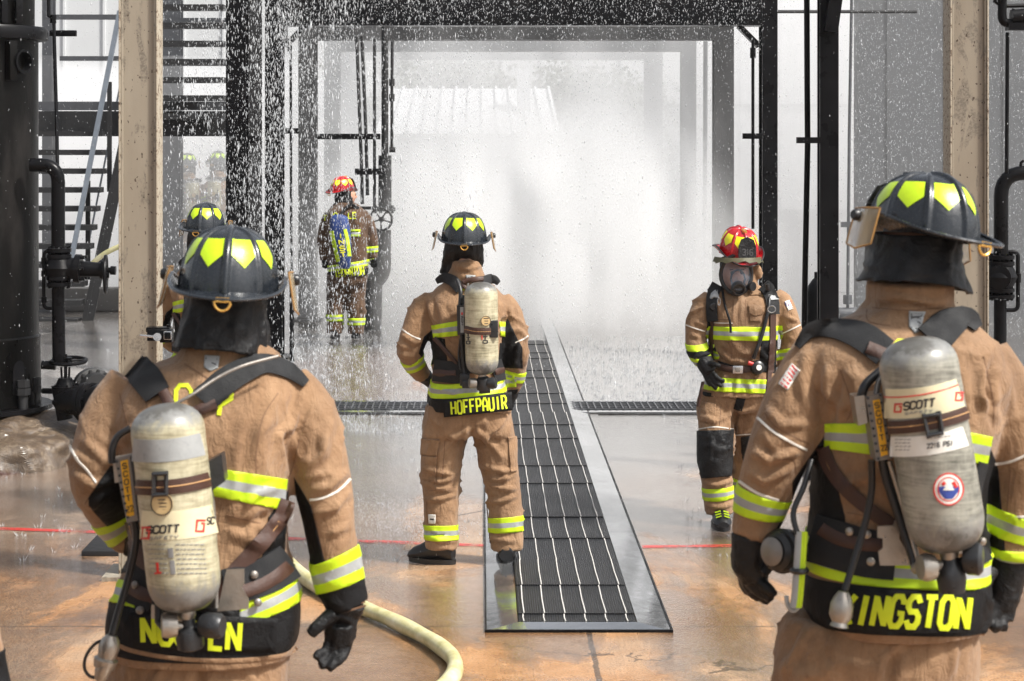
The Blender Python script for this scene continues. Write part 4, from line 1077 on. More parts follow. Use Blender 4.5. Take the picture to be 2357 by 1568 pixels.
    def _thick(s, bm, name, mats, h, parent=None):
        if not bm.faces: bm.free(); return None
        bm.normal_update(); nor = {v: v.normal.copy() for v in bm.verts}
        for v in bm.verts: v.co -= nor[v]*.0012
        r = bmesh.ops.extrude_face_region(bm, geom=bm.faces[:])
        nv = [g for g in r['geom'] if isinstance(g, bmesh.types.BMVert)]
        bm.normal_update()
        for v in nv:
            n = Vector()
            for f in v.link_faces:
                n += f.normal
            near = v.normal
            v.co += (n.normalized() if n.length > .1 else near)*(h+.0012)
        return from_bm(name, bm, list(mats), s.root if parent is None else parent)
    def patch(s, src, poly, name, mats, h=.002, back=True, parent=None, dmax=None):
        """convex px outline pressed through the garment"""
        bm = bmesh.new(); bm.from_mesh(src.data)
        xs = [p[0] for p in poly]; ys = [p[1] for p in poly]; kill = []
        for f in bm.faces:
            c = f.calc_center_median(); x = VX+c.x*F/c.y; y = VY+(CH-c.z)*F/c.y
            if x < min(xs)-14 or x > max(xs)+14 or y < min(ys)-14 or y > max(ys)+14 or (back and f.normal.y > .1) or (dmax is not None and c.y > s.Y+dmax): kill.append(f)
        bmesh.ops.delete(bm, geom=kill, context='FACES')
        cx = sum(xs)/len(xs); cy = sum(ys)/len(ys); C = s.P(cx, cy)
        for a, b in zip(poly, poly[1:]+poly[:1]):
            A, B = s.P(*a), s.P(*b); n = (B-A).cross(CAMP-A).normalized()
            if (C-A).dot(n) > 0: n = -n
            bmesh.ops.bisect_plane(bm, geom=bm.verts[:]+bm.edges[:]+bm.faces[:], plane_co=A, plane_no=n, clear_outer=True)
        for f in bm.faces: f.smooth = True; f.material_index = 0
        return s._thick(bm, name, mats if isinstance(mats, (list, tuple)) else [mats], h, parent)
    # ---- ribbons, text and tubes laid on a surface
    def ribbon(s, pts, w, h=.003, m=None, mi=0, bvh=None, step=5., smooth=False, close=False, lastY=None, cols=2, wr=None, taut=0):
        bvh = bvh or s.bvh; own = m is None
        if own: m = MB()
        if smooth: pts = spline(pts, 6)
        n = len(pts); L = []
        for i, p in enumerate(pts):
            def nrm(a, b):
                dx, dy = b[0]-a[0], b[1]-a[1]; l = math.hypot(dx, dy) or 1; return (-dy/l, dx/l)
            n1 = nrm(pts[i-1], p) if i > 0 else None; n2 = nrm(p, pts[i+1]) if i < n-1 else None
            if close and (i == 0 or i == n-1): n1 = nrm(pts[-2], pts[-1]); n2 = nrm(pts[0], pts[1])
            if n1 and n2:
                mx, my = n1[0]+n2[0], n1[1]+n2[1]; l = math.hypot(mx, my) or 1; mx, my = mx/l, my/l
                cc = mx*n1[0]+my*n1[1]; k = 1/cc if cc > .68 else 1.15; v = (mx*k, my*k)
            else: v = n1 or n2
            ww = (wr[i] if wr else w)/2
            L.append((p, v, ww))
        rows = []
        for (p, v, ww), (q, v2, w2) in zip(L, L[1:]):
            k = max(1, int(math.hypot(q[0]-p[0], q[1]-p[1])/step))
            for j in range(k):
                t = j/k; rows.append(((p[0]+(q[0]-p[0])*t, p[1]+(q[1]-p[1])*t), (v[0]+(v2[0]-v[0])*t, v[1]+(v2[1]-v[1])*t), ww+(w2-ww)*t))
        rows.append(L[-1])
        prev = None; ly = lastY; lastn = Vector((0, -1, 0)); data = []
        for (c, v, ww) in rows:
            row = []
            for j in range(cols+1):
                t = j/cols*2-1; x, y = c[0]+v[0]*ww*t, c[1]+v[1]*ww*t
                hit = cast(bvh, x, y)
                if hit and (ly is None or abs(hit[0].y-ly) < .25):
                    loc, nn = hit; ly = loc.y; lastn = nn
                else:
                    loc = W(x, y, ly if ly is not None else s.Y); nn = lastn
                row.append([x, y, loc.y, nn, h*(1-.25*abs(t)**4)])
            data.append(row)
        if taut:                     # a stretched strap bridges the hollows
            Dm = np.array([[q[2] for q in r] for r in data]); O = Dm.copy()
            for _ in range(taut):
                P_ = np.pad(Dm, ((1, 1), (1, 1)), 'edge'); A_ = (P_[:-2, 1:-1]+P_[2:, 1:-1]+P_[1:-1, 1:-1]*2+P_[1:-1, :-2]*.5+P_[1:-1, 2:]*.5)/5
                Dm = np.minimum(A_, O+.0005)
            for i, r in enumerate(data):
                for j, q in enumerate(r): q[2] = float(Dm[i, j]); q[3] = (q[3]+Vector((0, -2, 0))).normalized()
        for row in data:
            tops = []; bots = []
            for x, y, dep, nn, k in row:
                loc = W(x, y, dep)
                tops.append(m.bm.verts.new(loc+nn*k)); bots.append(m.bm.verts.new(loc-nn*.0015))
            if prev:
                for j in range(cols):
                    f = m.bm.faces.new((prev[0][j], prev[0][j+1], tops[j+1], tops[j])); f.material_index = mi
                for a in (0, cols):
                    f = m.bm.faces.new((prev[0][a], tops[a], bots[a], prev[1][a])); f.material_index = mi
            else:
                for j in range(cols):
                    f = m.bm.faces.new((tops[j], tops[j+1], bots[j+1], bots[j])); f.material_index = mi
            prev = (tops, bots)
        for j in range(cols):
            f = m.bm.faces.new((prev[0][j], prev[0][j+1], prev[1][j+1], prev[1][j])); f.material_index = mi
        return m
    def text(s, txt, quad, w, mat, name='lettering', h=.0045, bvh=None, gap=.28, parent=None, vertical=False, m=None, mi=0, step=5.):
        """quad: TL, TR, BR, BL in px"""
        own = m is None; m = m or MB(); TL, TR, BR, BL = quad; n = len(txt)
        tot = n*1.0+(n-1)*gap
        for i, ch in enumerate(txt):
            u0 = i*(1+gap)/tot; u1 = u0+1/tot
            for si, st in enumerate(GLYPH.get(ch, [])):
                P = []
                for gx, gy in st:
                    a, b = gx/4, gy/6
                    if vertical: u, v = a, u0+(u1-u0)*b
                    else: u, v = u0+(u1-u0)*a, b
                    P.append(((TL[0]*(1-u)+TR[0]*u)*(1-v)+(BL[0]*(1-u)+BR[0]*u)*v, (TL[1]*(1-u)+TR[1]*u)*(1-v)+(BL[1]*(1-u)+BR[1]*u)*v))
                s.ribbon(P, w, h+.0005*si, m, mi, bvh, step=step, close=(st[0] == st[-1] and len(st) > 3), cols=1)
        if own: return m.build(name, mat, s.root if parent is None else parent)
    def strip(s, pts, w, mat, name, h=.003, smooth=True, parent=None, bvh=None, cols=4, wr=None, step=5.):
        if len(pts[0]) == 3:
            q = spline(pts, 6) if smooth else pts; pts = [p[:2] for p in q]; wr = [p[2] for p in q]; smooth = False
        m = s.ribbon(pts, w, h, None, 0, bvh, smooth=smooth, cols=cols, wr=wr, step=step, taut=14 if mat in ('strap_pad', 'brown_webbing', 'web_stripe') and bvh is None else 0)
        o = m.build(name, mat, s.root if parent is None else parent, )
        for p in o.data.polygons: p.use_smooth = True
        return o
    def web(s, pts, w, name='webbing', h=.004, parent=None, bvh=None):
        o = s.strip(pts, w, 'brown_webbing', name, h, parent=parent, bvh=bvh)
        s.strip(pts, w*.13, 'web_stripe', 'web_stripe', h+.0012, parent=o, bvh=bvh, cols=1)
        return o
    def tubeon(s, pts, r, lift=.01, m=None, mi=0, bvh=None, seg=10):
        m = m or MB(); P = []; ly = s.Y-.1
        for p in spline(pts, 6):
            x, y = p[0], p[1]
            if len(p) > 2: P.append(s.P(x, y, p[2])); continue
            h = cast(bvh or s.bvh, x, y)
            if h: ly = h[0].y
            P.append(W(x, y, ly-lift))
        m.tube(P, r, seg, mi); return m

# ---------------------------------------------------------------- helmet
def helmet(parent, M, shell, stick, front='', lens=True, sc_front=True):
    """local frame: +Y the way the wearer looks, z up, base of the dome at z=0; M places it"""
    RX, RY, H = .112, .142, .148
    def dome(th, ph, off=0.):      # th from +X anticlockwise, ph 0 at base
        ce, se = math.cos(ph), math.sin(ph)
        ce = ce**.70; se = se**.96
        x, y, z = RX*ce*math.cos(th), RY*ce*math.sin(th), H*se
        v = Vector((x, y, z)); n = Vector((x/RX**2, y/RY**2, z/H**2+1e-6)).normalized()
        rib = 0
        for k in range(8):
            a = math.pi/4*k; d = (th-a+math.pi) % (2*math.pi)-math.pi; arc = abs(d)*RX*ce
            big = k in (2, 6)
            rib = max(rib, (.0105 if big else .0060)*math.exp(-(arc/(.0078 if big else .0055))**4))
        return v+n*(rib+off)
    bm = bmesh.new(); NT_, NP = 224, 34; rings = []
    for i in range(NP):
        ph = math.pi/2*(i/NP)**.9; rings.append([bm.verts.new(M @ dome(2*math.pi*k/NT_, ph)) for k in range(NT_)])
    top = bm.verts.new(M @ Vector((0, 0, H+.004)))
    for a, b in zip(rings, rings[1:]):
        for k in range(NT_): bm.faces.new((a[k], a[(k+1) % NT_], b[(k+1) % NT_], b[k]))
    for k in range(NT_): bm.faces.new((rings[-1][k], rings[-1][(k+1) % NT_], top))
    for f in bm.faces: f.smooth = True
    hs = from_bm('helmet', bm, shell, parent)
    # brim
    def edge(th):
        b = max(0, -math.sin(th)); f = max(0, math.sin(th)); sd = abs(math.cos(th))
        w = .020+.048*b**1.6+.022*f**1.5
        z = .0-.010*b**1.5-.020*f**2+.040*sd**2.2*(1-.5*b)
        return w, z
    bm = bmesh.new(); N = 96; K = 7; g = []
    for k in range(N):
        th = 2*math.pi*k/N; w, z = edge(th); c, s_ = math.cos(th), math.sin(th); row = []; b_ = max(0, -s_)
        n = Vector((c/RX, s_/RY, 0)).normalized(); base = Vector((RX*c*.985, RY*s_*.985, 0))
        for j in range(K):
            t = j/(K-1); zz = z*t**1.35+.004*(1-t)**2-.010*b_*t*(1-t)*2
            row.append((base+n*(w+.002)*t+Vector((0, 0, zz))))
        g.append(row)
    V = [[bm.verts.new(M @ p) for p in row] for row in g]; V2 = [[bm.verts.new(M @ (p-Vector((0, 0, .0035)))) for p in row] for row in g]
    for k in range(N):
        a, b = k, (k+1) % N
        for j in range(K-1):
            bm.faces.new((V[a][j], V[b][j], V[b][j+1], V[a][j+1])); bm.faces.new((V2[a][j+1], V2[b][j+1], V2[b][j], V2[a][j]))
        bm.faces.new((V[a][K-1], V[b][K-1], V2[b][K-1], V2[a][K-1]))
    for f in bm.faces: f.smooth = True
    br = from_bm('brim', bm, shell, hs)
    m = MB(); sc = M.to_scale().x
    m.tube([M @ (g[k % N][K-1]+Vector((0, 0, -.0015))) for k in range(N+1)], .0048*sc, 8, cap=False); m.build('brim_edge', 'black_rubber' if 'red' in shell else shell, br)
    # five sided reflectors
    for k in range(8):
        th0 = math.pi/8+math.pi/4*k; bm = bmesh.new(); rows = []
        for i in range(9):
            t = i/8; ph = R(55-33*t)
            aw = .19+.065*t/.62 if t < .62 else .255*(1-(t-.62)/.38)
            wdt = aw/max(.25, math.cos(ph))**.7
            rows.append([bm.verts.new(M @ dome(th0+wdt*(j/6*2-1), ph, .0018)) for j in range(7)])
        for a, b in zip(rows, rows[1:]):
            for j in range(6):
                try: bm.faces.new((a[j], a[j+1], b[j+1], b[j]))
                except ValueError: pass
        for f in bm.faces: f.smooth = True
        from_bm('reflector', bm, stick, hs)
    # hanging ring at the back
    w, z = edge(-math.pi/2); c = Vector((0, -RY-w+.006, z-.002))
    m = MB(); ring = []
    for k in range(17):
        a = math.pi*(1+k/16)-0; ring.append(M @ (c+Vector((math.cos(a)*.0185, -.004, math.sin(a)*.021-.004))))
    m.tube(ring+[ring[0]], .0032*sc, 8)
    m.box(M @ (c+Vector((0, -.003, .0))), (.030*sc, .012*sc, .010*sc), M.to_3x3().normalized()); m.build('hanging_ring', 'brass', hs)
    # crest finial
    m = MB(); m.box(M @ Vector((0, .052, H+.000)), (.022*sc, .05*sc, .018*sc), M.to_3x3().normalized(), 0, .004); m.build('crest_holder', shell if 'black' in shell else 'brass', hs)
    # leather front
    if sc_front:
        pts = [(-.052, -.004), (.052, -.004), (.062, .03), (.060, .085), (.044, .128), (0, .145), (-.044, .128), (-.060, .085), (-.062, .03)]
        m = MB(); vv = [M @ Vector((x*.86, RY+.022-.33*z*.88, z*.88+.008)) for x, z in pts]
        d = (M.to_3x3() @ Vector((0, .005, 0))); m.poly(vv, d); fo = m.build('front_shield', 'black_leather', hs)
        if front:
            bmf = bmesh.new(); bmf.from_mesh(fo.data); bv = BVHTree.FromBMesh(bmf); bmf.free()
            def pj(x, z):
                q = M @ Vector((x, RY+.03-.33*z, z+.008)); return (VX+q.x*F/q.y, VY+(CH-q.z)*F/q.y)
            fig = Fig(M.translation.y, 0, ''); fig.root = fo
            fig.text(front, (pj(.030, .062), pj(-.030, .062), pj(-.030, .030), pj(.030, .030)), 2.2, 'emboss', h=.002, bvh=bv, parent=fo)
    if lens:
        for sgn in (-1, 1):
            m = MB(); n = 10; base = Vector((sgn*(RX+.026), .040, .030))
            def q(u, v):   # u across, v down
                a = (u-.5)*.9
                return base+Vector((sgn*(.010+.018*v-.02*abs(u-.5)), (u-.5)*.085, .022-.098*v*(1-.25*abs(u-.5))))
            gr = [[m.bm.verts.new(M @ q(i/6, j/6)) for i in range(7)] for j in range(7)]
            for j in range(6):
                for i in range(6): m.bm.faces.new((gr[j][i], gr[j][i+1], gr[j+1][i+1], gr[j+1][i]))
            r_ = bmesh.ops.solidify(m.bm, geom=m.bm.faces[:], thickness=.002)
            es = m.build('eye_shield', 'amber_lens', hs)
            m = MB(); loop = [q(i/6, 0) for i in range(7)]+[q(1, j/6) for j in range(1, 7)]+[q(1-i/6, 1) for i in range(1, 7)]+[q(0, 1-j/6) for j in range(1, 7)]
            m.tube([M @ p for p in loop], .0024*sc, 6, cap=False); m.build('shield_rim', 'amber_rim', es)
            m = MB(); m.lathe([(0, 0), (.014*sc, 0), (.014*sc, .008*sc), (.010*sc, .014*sc), (0, .014*sc)], M @ (base+Vector((sgn*.012, .02, .004))), M.to_3x3() @ Vector((sgn, 0, 0)), 14); m.build('shield_knob', 'black_rubber', es)
    return hs

def place(loc, yaw=0, pitch=0, roll=0, sc=1.):
    """yaw: turn about z (deg), pitch: nod forward, roll: tilt clockwise seen from behind"""
    return Matrix.Translation(loc) @ Matrix.Rotation(R(yaw), 4, 'Z') @ Matrix.Rotation(R(-pitch), 4, 'X') @ Matrix.Rotation(R(roll), 4, 'Y') @ Matrix.Scale(sc, 4)

def cylinder_mesh(fig, a, b, rpx, mat, parent, name='air_cylinder', da=0., db=0., end=.35):
    """composite cylinder between px points a (top) and b (neck)"""
    A, B = fig.P(a[0], a[1], da), fig.P(b[0], b[1], db); ax = (B-A); L = ax.length; ax.normalize(); r = rpx/fig.s
    prof = []
    for k in range(9):
        t = math.pi/2*k/8; prof.append((r*math.sin(t)**.85 if k else 0, r*.72*(1-math.cos(t))))
    nb = 26; l0, l1 = r*.72, L-r*.95
    for k in range(1, nb): prof.append((r*(1+.004*math.sin(k*1.7)), l0+(l1-l0)*k/nb))
    for k in range(9):
        t = math.pi/2*k/8; prof.append((r*(.22+.78*math.cos(t)**.8 if k < 8 else .22), l1+r*.9*math.sin(t)))
    prof.append((r*.22, L)); prof.append((0, L))
    m = MB(); m.lathe(prof, A, ax, 56)
    o = m.build(name, mat, parent)
    at = o.data.attributes.new('wear', 'FLOAT', 'POINT')
    for i, v in enumerate(o.data.vertices):
        t = (v.co-A).dot(ax); at.data[i].value = max(0, 1-t/(r*1.0))+max(0, 1-(L-t-r*.1)/(r*1.5))*1.0
    bm = bmesh.new(); bm.from_mesh(o.data); bv = BVHTree.FromBMesh(bm); bm.free()
    return o, bv

def sleeve_seams(fig, paths, w=2.2):
    m = MB()
    for p in paths: fig.ribbon(p, w, .0012, m, smooth=len(p) > 2, cols=1)
    return m.build('stitching', 'seam', fig.coat)

def glove(fig, palm, fingers, voxel=.004, mat='black_leather', name='glove', cuff=None):
    def b(bm):
        for t in palm: fig.limb(bm, t, 14, 5)
        for t in fingers: fig.limb(bm, t, 12, 5)
    return fig.solid(name, b, mat, voxel, crumple=.0014, freq=26, smooth_it=2, stretch=(1, 1, 1))
# ================================================================ the people
def body(fig, label, limbs, torso, head, group=None, skin='skin'):
    """continuous body under the clothes; becomes the root object"""
    bm = bmesh.new()
    fig.loft(bm, [(y, xl+(xr-xl)*.17, xr-(xr-xl)*.17, hd*.66, dc) for y, xl, xr, hd, dc in torso], 24)
    for l in limbs: fig.limb(bm, [(x, y, d, r*.55) for x, y, d, r in l], 12)
    x, y, d, r = head
    fig.limb(bm, [(x, y-r*.9, d, r*.5), (x, y-r*.3, d, r*.95), (x, y+r*.35, d, r*.9), (x, y+r*1.1, d, r*.5), (x, y+r*2.0, d, r*.5), (x, y+r*2.8, d, r*.6)], 16)
    me = evaluated('person', bm, .02, 3)
    me.transform(Matrix.Translation(-fig.base))
    o = link('person', me, skin, smooth=True); o.location = fig.base; ORIG[o.name] = fig.base.copy()
    me.materials.clear(); me.materials.append(MATS[skin])
    tag(o, label, 'person', group); fig.root = o
    return o

GRP = 'firefighters in tan turnout gear'
def pack_root(fig, label, px, py):
    e = empty('breathing_apparatus', label, 'air pack', fig.P(px, py, -.2), 'breathing apparatus worn on backs')
    fig.pack = e; return e

# ---------------------------------------------------------------- front left
def front_left():
    f = Fig(5.09, 470, '')
    torso = [(780, 430, 606, .10, .02), (792, 424, 614, .105, .02), (822, 400, 640, .11, .02), (850, 330, 668, .135, .02), (900, 285, 690, .165, .02), (980, 272, 690, .185, .01), (1080, 290, 672, .185, .0), (1180, 300, 664, .175, .0), (1280, 296, 668, .175, .0), (1340, 276, 686, .185, .0), (1400, 252, 692, .195, .0), (1460, 250, 690, .20, .0), (1500, 262, 678, .20, .0)]
    lA = [(306, 880, .03, 60), (262, 950, .02, 68), (232, 1040, -.01, 70), (226, 1110, -.02, 66), (258, 1185, .09, 56), (300, 1232, .22, 50)]
    rA = [(655, 880, .03, 60), (703, 950, .02, 68), (732, 1060, .0, 66), (748, 1150, .0, 62), (764, 1250, .01, 58), (784, 1345, .02, 55), (802, 1398, .02, 50)]
    legs = [[(330, 1480, .0, 85), (350, 1600, 0, 92), (360, 1900, 0, 75), (365, 2120, .02, 62)], [(580, 1480, .0, 85), (570, 1600, 0, 92), (575, 1900, 0, 75), (580, 2120, .02, 62)]]
    body(f, 'firefighter front left with back turned, right glove hanging beside the yellow hose', [lA, rA]+legs, torso, (520, 650, .05, 80), GRP)
    folds = [([(700, 905), (672, 980), (640, 1010)], 9, 6), ([(655, 985), (668, 1040), (676, 1090)], 8, -6), ([(760, 960), (745, 1040), (700, 1090)], 12, 5), ([(735, 1000), (720, 1060)], 8, -5),
             ([(800, 1085), (760, 1120), (716, 1130)], 9, 6), ([(808, 1130), (770, 1170), (720, 1185)], 8, 5), ([(640, 900), (600, 1000), (600, 1090)], 16, 5), ([(330, 960), (285, 1010), (250, 1030)], 10, 5),
             ([(190, 1010), (240, 1060), (280, 1075)], 10, 6), ([(165, 1090), (215, 1120), (262, 1100)], 9, 6), ([(175, 1160), (215, 1165), (240, 1140)], 8, 5), ([(690, 1230), (600, 1250), (530, 1230)], 12, 5),
             ([(640, 1180), (560, 1210), (520, 1205)], 10, -5), ([(460, 870), (470, 960)], 12, 4), ([(800, 1210), (760, 1230)], 9, 5), ([(640, 1120), (590, 1135), (540, 1180)], 9, 4), ([(600, 1180), (640, 1250)], 9, -4)]
    def g(bm): f.loft(bm, torso, 48); f.limb(bm, lA); f.limb(bm, rA)
    f.coat = f.solid('coat', g, 'turnout_cloth', .0085, folds, .0055, 6.5, 1, smooth_it=3); f.use(f.coat); c = f.coat
    def g2(bm):
        f.loft(bm, [(1470, 262, 676, .175, 0), (1520, 250, 668, .18, 0), (1580, 244, 664, .18, 0), (1640, 250, 662, .16, 0)], 40)
        for l in legs: f.limb(bm, [(x, y, d, r) for x, y, d, r in l])
    tr = f.solid('trousers', g2, 'turnout_cloth', .011, [([(462, 1530), (455, 1600)], 12, -9), ([(300, 1520), (290, 1600)], 9, 5), ([(380, 1530), (340, 1590)], 9, 4), ([(560, 1530), (600, 1590)], 9, 4)], .005, 6, 2)
    B = lambda n, m: None
    # black underarm panels, hem, lower sides
    for poly in ([(254, 1072), (300, 1080), (300, 1240), (268, 1235), (205, 1165), (204, 1145)], ):
        f.patch(c, poly, 'underarm_panel', 'black_cloth', .002)
    f.patch(c, [(664, 1080), (690, 1120), (716, 1165), (752, 1308), (706, 1296), (690, 1190)], 'underarm_panel', 'black_cloth', .002)
    f.patch(c, [(664, 1092), (692, 1150), (694, 1250), (670, 1300), (600, 1300), (618, 1190), (662, 1130)], 'side_panel', 'black_cloth', .0022)
    f.patch(c, [(292, 1200), (330, 1230), (326, 1310), (280, 1320)], 'side_panel', 'black_cloth', .0022)
    f.patch(c, [(744, 1358), (790, 1420), (738, 1412), (724, 1348)], 'underarm_panel', 'black_cloth', .002)
    f.band(c, ((255, 1338), (690, 1300), 26), ((225, 1470), (712, 1470), 54), 'hem_panel', ['black_cloth'], (0, 1), .0025, r=.19)
    f.strip([(262, 1478), (300, 1496), (380, 1512), (470, 1520), (560, 1519), (650, 1508), (680, 1490)], 10, 'turnout_cloth', 'hem_edge', .004)
    f.band(c, ((497, 1078), (664, 1104), 0), ((497, 1142), (650, 1174), 0), h=.0035, r=.17, near=(575, 1120, -.1, .21), sides=((486, 1060, 486, 1180, 1), (664, 1060, 652, 1180, -1)), back=True)
    f.band(c, ((480, 1402), (700, 1308), 20), ((480, 1452), (706, 1376), 18), h=.0042, r=.19, back=False, sides=((556, 1330, 548, 1460, 1),), near=(640, 1380, 0, .34))
    f.band(c, ((240, 1330), (312, 1340), 0), ((240, 1380), (318, 1402), 0), h=.0042, r=.19, sides=((318, 1300, 310, 1420, -1),), near=(270, 1370, 0, .22))
    f.band(c, ((700, 1296), (832, 1262), 16), ((716, 1352), (836, 1330), 18), h=.0035, near=(770, 1310, .01, .125), D=.01, r=.07)
    f.band(c, ((212, 1212), (296, 1176), 12), ((262, 1262), (310, 1216), 10), h=.0035, near=(276, 1222, .10, .13), D=.08, r=.06)
    f.strip([(160, 1024), (178, 1058), (200, 1082), (222, 1112)], 5, 'piping', 'piping', .0035, cols=2)
    f.strip([(714, 1151), (745, 1146), (780, 1128), (806, 1102)], 5, 'piping', 'piping', .0035, cols=2)
    f.strip([(748, 1303), (785, 1290), (822, 1262)], 5, 'piping', 'piping', .0035, cols=2)
    sleeve_seams(f, [[(640, 905), (606, 960), (590, 1040), (590, 1090)], [(690, 1010), (672, 1080), (662, 1100)], [(718, 1160), (738, 1250), (748, 1300)], [(330, 905), (350, 980)], [(784, 1412), (842, 1394)], [(790, 1402), (840, 1386)], [(520, 1186), (600, 1205)], [(275, 905), (300, 1000)], [(232, 1100), (196, 1160)]])
    # collar yoke tag
    f.patch(c, [(472, 818), (506, 820), (502, 848), (484, 856), (470, 846)], 'collar_tag', 'silver_tape', .004)
    f.text('DRD', ((476, 822), (500, 824), (497, 850), (474, 847)), 2.6, 'dark_print', h=.0052, vertical=True, gap=.3)
    f.strip([(425, 838), (480, 872), (540, 830)], 3, 'seam', 'stitching', .002, smooth=False, cols=1)
    # letters on the back and name panel
    f.text('C', ((406, 888), (440, 888), (440, 960), (404, 958)), 9, 'lime_letter')
    f.text('Y', ((490, 905), (534, 905), (528, 957), (480, 957)), 9, 'lime_letter')
    pn, bp = f.panel([(300, 1408), (640, 1424), (636, 1504), (302, 1490)], 'name_panel', 'black_cloth')
    f.text('NGUYEN', ((328, 1422), (553, 1434), (549, 1497), (330, 1478)), 11.5, 'lime_letter', gap=.46, bvh=bp, parent=pn)
    # hood
    f.skirt([(655, 428, 604, .11, .03), (700, 424, 608, .118, .03), (750, 414, 612, .125, .02), (800, 402, 618, .135, .015)], 7, .006, 1.3, lambda a: 12*math.cos(a)+6*math.cos(2*a))
    helmet(f.root, place(f.P(525, 672, .03), 4, 3, 3, 1.10), 'helmet_black', 'lime_sticker')
    # right glove
    glove(f, [[(800, 1385, .02, 44), (790, 1415, .02, 38), (782, 1440, .0, 34)], [(768, 1440, .01, 22), (764, 1480, .01, 18)], [(782, 1442, .0, 22), (778, 1485, .0, 19)], [(796, 1440, .0, 22), (792, 1482, .0, 18)], [(806, 1430, .01, 18), (804, 1470, .01, 16)]],
          [[(764, 1470, .01, 14), (748, 1500, -.005, 12.5), (734, 1505, -.02, 11.5), (727, 1517, -.03, 10)], [(778, 1475, .0, 14), (764, 1512, -.01, 12.5), (748, 1528, -.025, 11.5), (737, 1532, -.035, 10)], [(792, 1472, .0, 14), (782, 1508, -.01, 12.5), (766, 1530, -.03, 11.5), (755, 1540, -.04, 10)],
           [(804, 1465, .01, 12), (797, 1494, .0, 11.5), (786, 1516, -.02, 10.5), (776, 1528, -.03, 9.5)], [(770, 1412, -.01, 20), (746, 1430, -.02, 17), (728, 1446, -.03, 15), (714, 1460, -.03, 13)]])
    f.strip([(792, 1424), (806, 1420), (816, 1414)], 7, 'silver_tape', 'glove_strip', .002, bvh=BVHTree.FromObject(bpy.context.scene.objects[[o.name for o in f.root.children if o.name.startswith('glove')][-1]], bpy.context.evaluated_depsgraph_get()) if False else None)
    glove(f, [[(300, 1228, .20, 42), (322, 1245, .26, 36), (340, 1262, .28, 32)]], [[(340, 1262, .28, 14), (370, 1280, .28, 13), (390, 1300, .27, 11)], [(335, 1270, .28, 14), (360, 1295, .28, 13), (375, 1315, .27, 11)], [(328, 1276, .28, 14), (345, 1305, .28, 12), (358, 1322, .27, 10)], [(320, 1280, .28, 12), (332, 1308, .27, 11), (340, 1324, .26, 9)], [(318, 1238, .26, 15), (345, 1235, .25, 13), (362, 1245, .24, 11)]])
    for sx, l in ((1, legs[0]), (1, legs[1])): boot(f, l[-1])
    # ---------------- pack
    e = pack_root(f, 'breathing apparatus with scuffed cream cylinder on the front left firefighter', 420, 1180)
    k = dict(parent=e)
    for pts in ([(308, 842, 60), (324, 856, 68), (342, 876, 70), (364, 908, 62)], [(704, 884, 20), (672, 858, 34), (620, 838, 42), (575, 846, 56), (520, 878, 62), (468, 924, 64)]):
        f.strip(pts, 0, 'strap_pad', 'shoulder_strap', .016, parent=e)
    f.web([(376, 900), (392, 930), (404, 960)], 24, parent=e, h=.017); f.web([(500, 930), (455, 945), (420, 965)], 24, parent=e, h=.017)
    # waist pad, belt
    f.strip([(300, 1340), (330, 1350), (360, 1362)], 92, 'strap_pad', 'waist_pad', .014, parent=e, cols=5)
    f.strip([(520, 1352), (580, 1336), (625, 1318), (668, 1290)], 84, 'strap_pad', 'waist_pad', .014, parent=e, cols=5)
    f.web([(300, 1346), (325, 1362), (356, 1374)], 30, 'waist_belt', .020, e); f.web([(552, 1362), (600, 1346), (640, 1322), (664, 1300)], 31, 'waist_belt', .020, e)
    f.web([(662, 1152), (640, 1200), (580, 1272), (530, 1330), (520, 1380)], 36, 'diagonal_strap', .012, e)
    f.web([(300, 1200), (316, 1260), (338, 1310)], 28, 'diagonal_strap', .012, e)
    for (x, y) in ((581, 1322), (589, 1385), (323, 1348), (328, 1408)):
        m = MB(); h = cast(f.bvh, x, y); m.lathe([(.010, 0), (.010, .006), (.006, .010), (0, .011)], h[0]+h[1]*.014, h[1], 12); m.build('snap_stud', 'grey_metal', e)
    # back plate
    for poly in ([(521, 1312), (562, 1310), (562, 1345), (556, 1352), (572, 1380), (572, 1402), (500, 1408)], [(348, 1392), (366, 1395), (368, 1410), (420, 1412), (420, 1432), (348, 1424)]):
        m = MB(); D = -.265 if poly[0][0] > 400 else -.25; m.poly([f.P(x, y, D) for x, y in poly], (0, .006, 0)); m.build('back_plate', 'worn_metal', e)
    m = MB(); m.poly([f.P(x, y, -.235) for x, y in ((330, 960), (450, 960), (500, 1400), (350, 1400))], (0, .03, 0)); m.build('pack_frame', 'pack_plastic', e)
    cy, bv = cylinder_mesh(f, (380, 929), (431, 1408), 79, 'cylinder_cream', e, da=-.345, db=-.345)
    def cstrip(x0, y0, x1, y1, w, mat, nm, h=.0015, bowy=8, par=cy):
        pts = [(x0+(x1-x0)*t, y0+(y1-y0)*t+bowy*(1-(2*t-1)**2)) for t in [i/10 for i in range(11)]]
        return f.strip(pts, w, mat, nm, h, smooth=False, bvh=bv, cols=2, parent=par)
    cstrip(306, 1036, 466, 1022, 52, 'silver_tape', 'tape_band'); cstrip(325, 1208, 494, 1194, 66, 'cream_label', 'label_band')
    f.text('SCOTT', ((340, 1212), (413, 1208), (411, 1225), (338, 1228)), 4.2, 'dark_print', h=.003, bvh=bv, gap=.22, parent=cy)
    f.text('SAFETY', ((346, 1236), (410, 1232), (409, 1239), (345, 1243)), 1.4, 'grey_print', h=.003, bvh=bv, gap=.5, parent=cy)
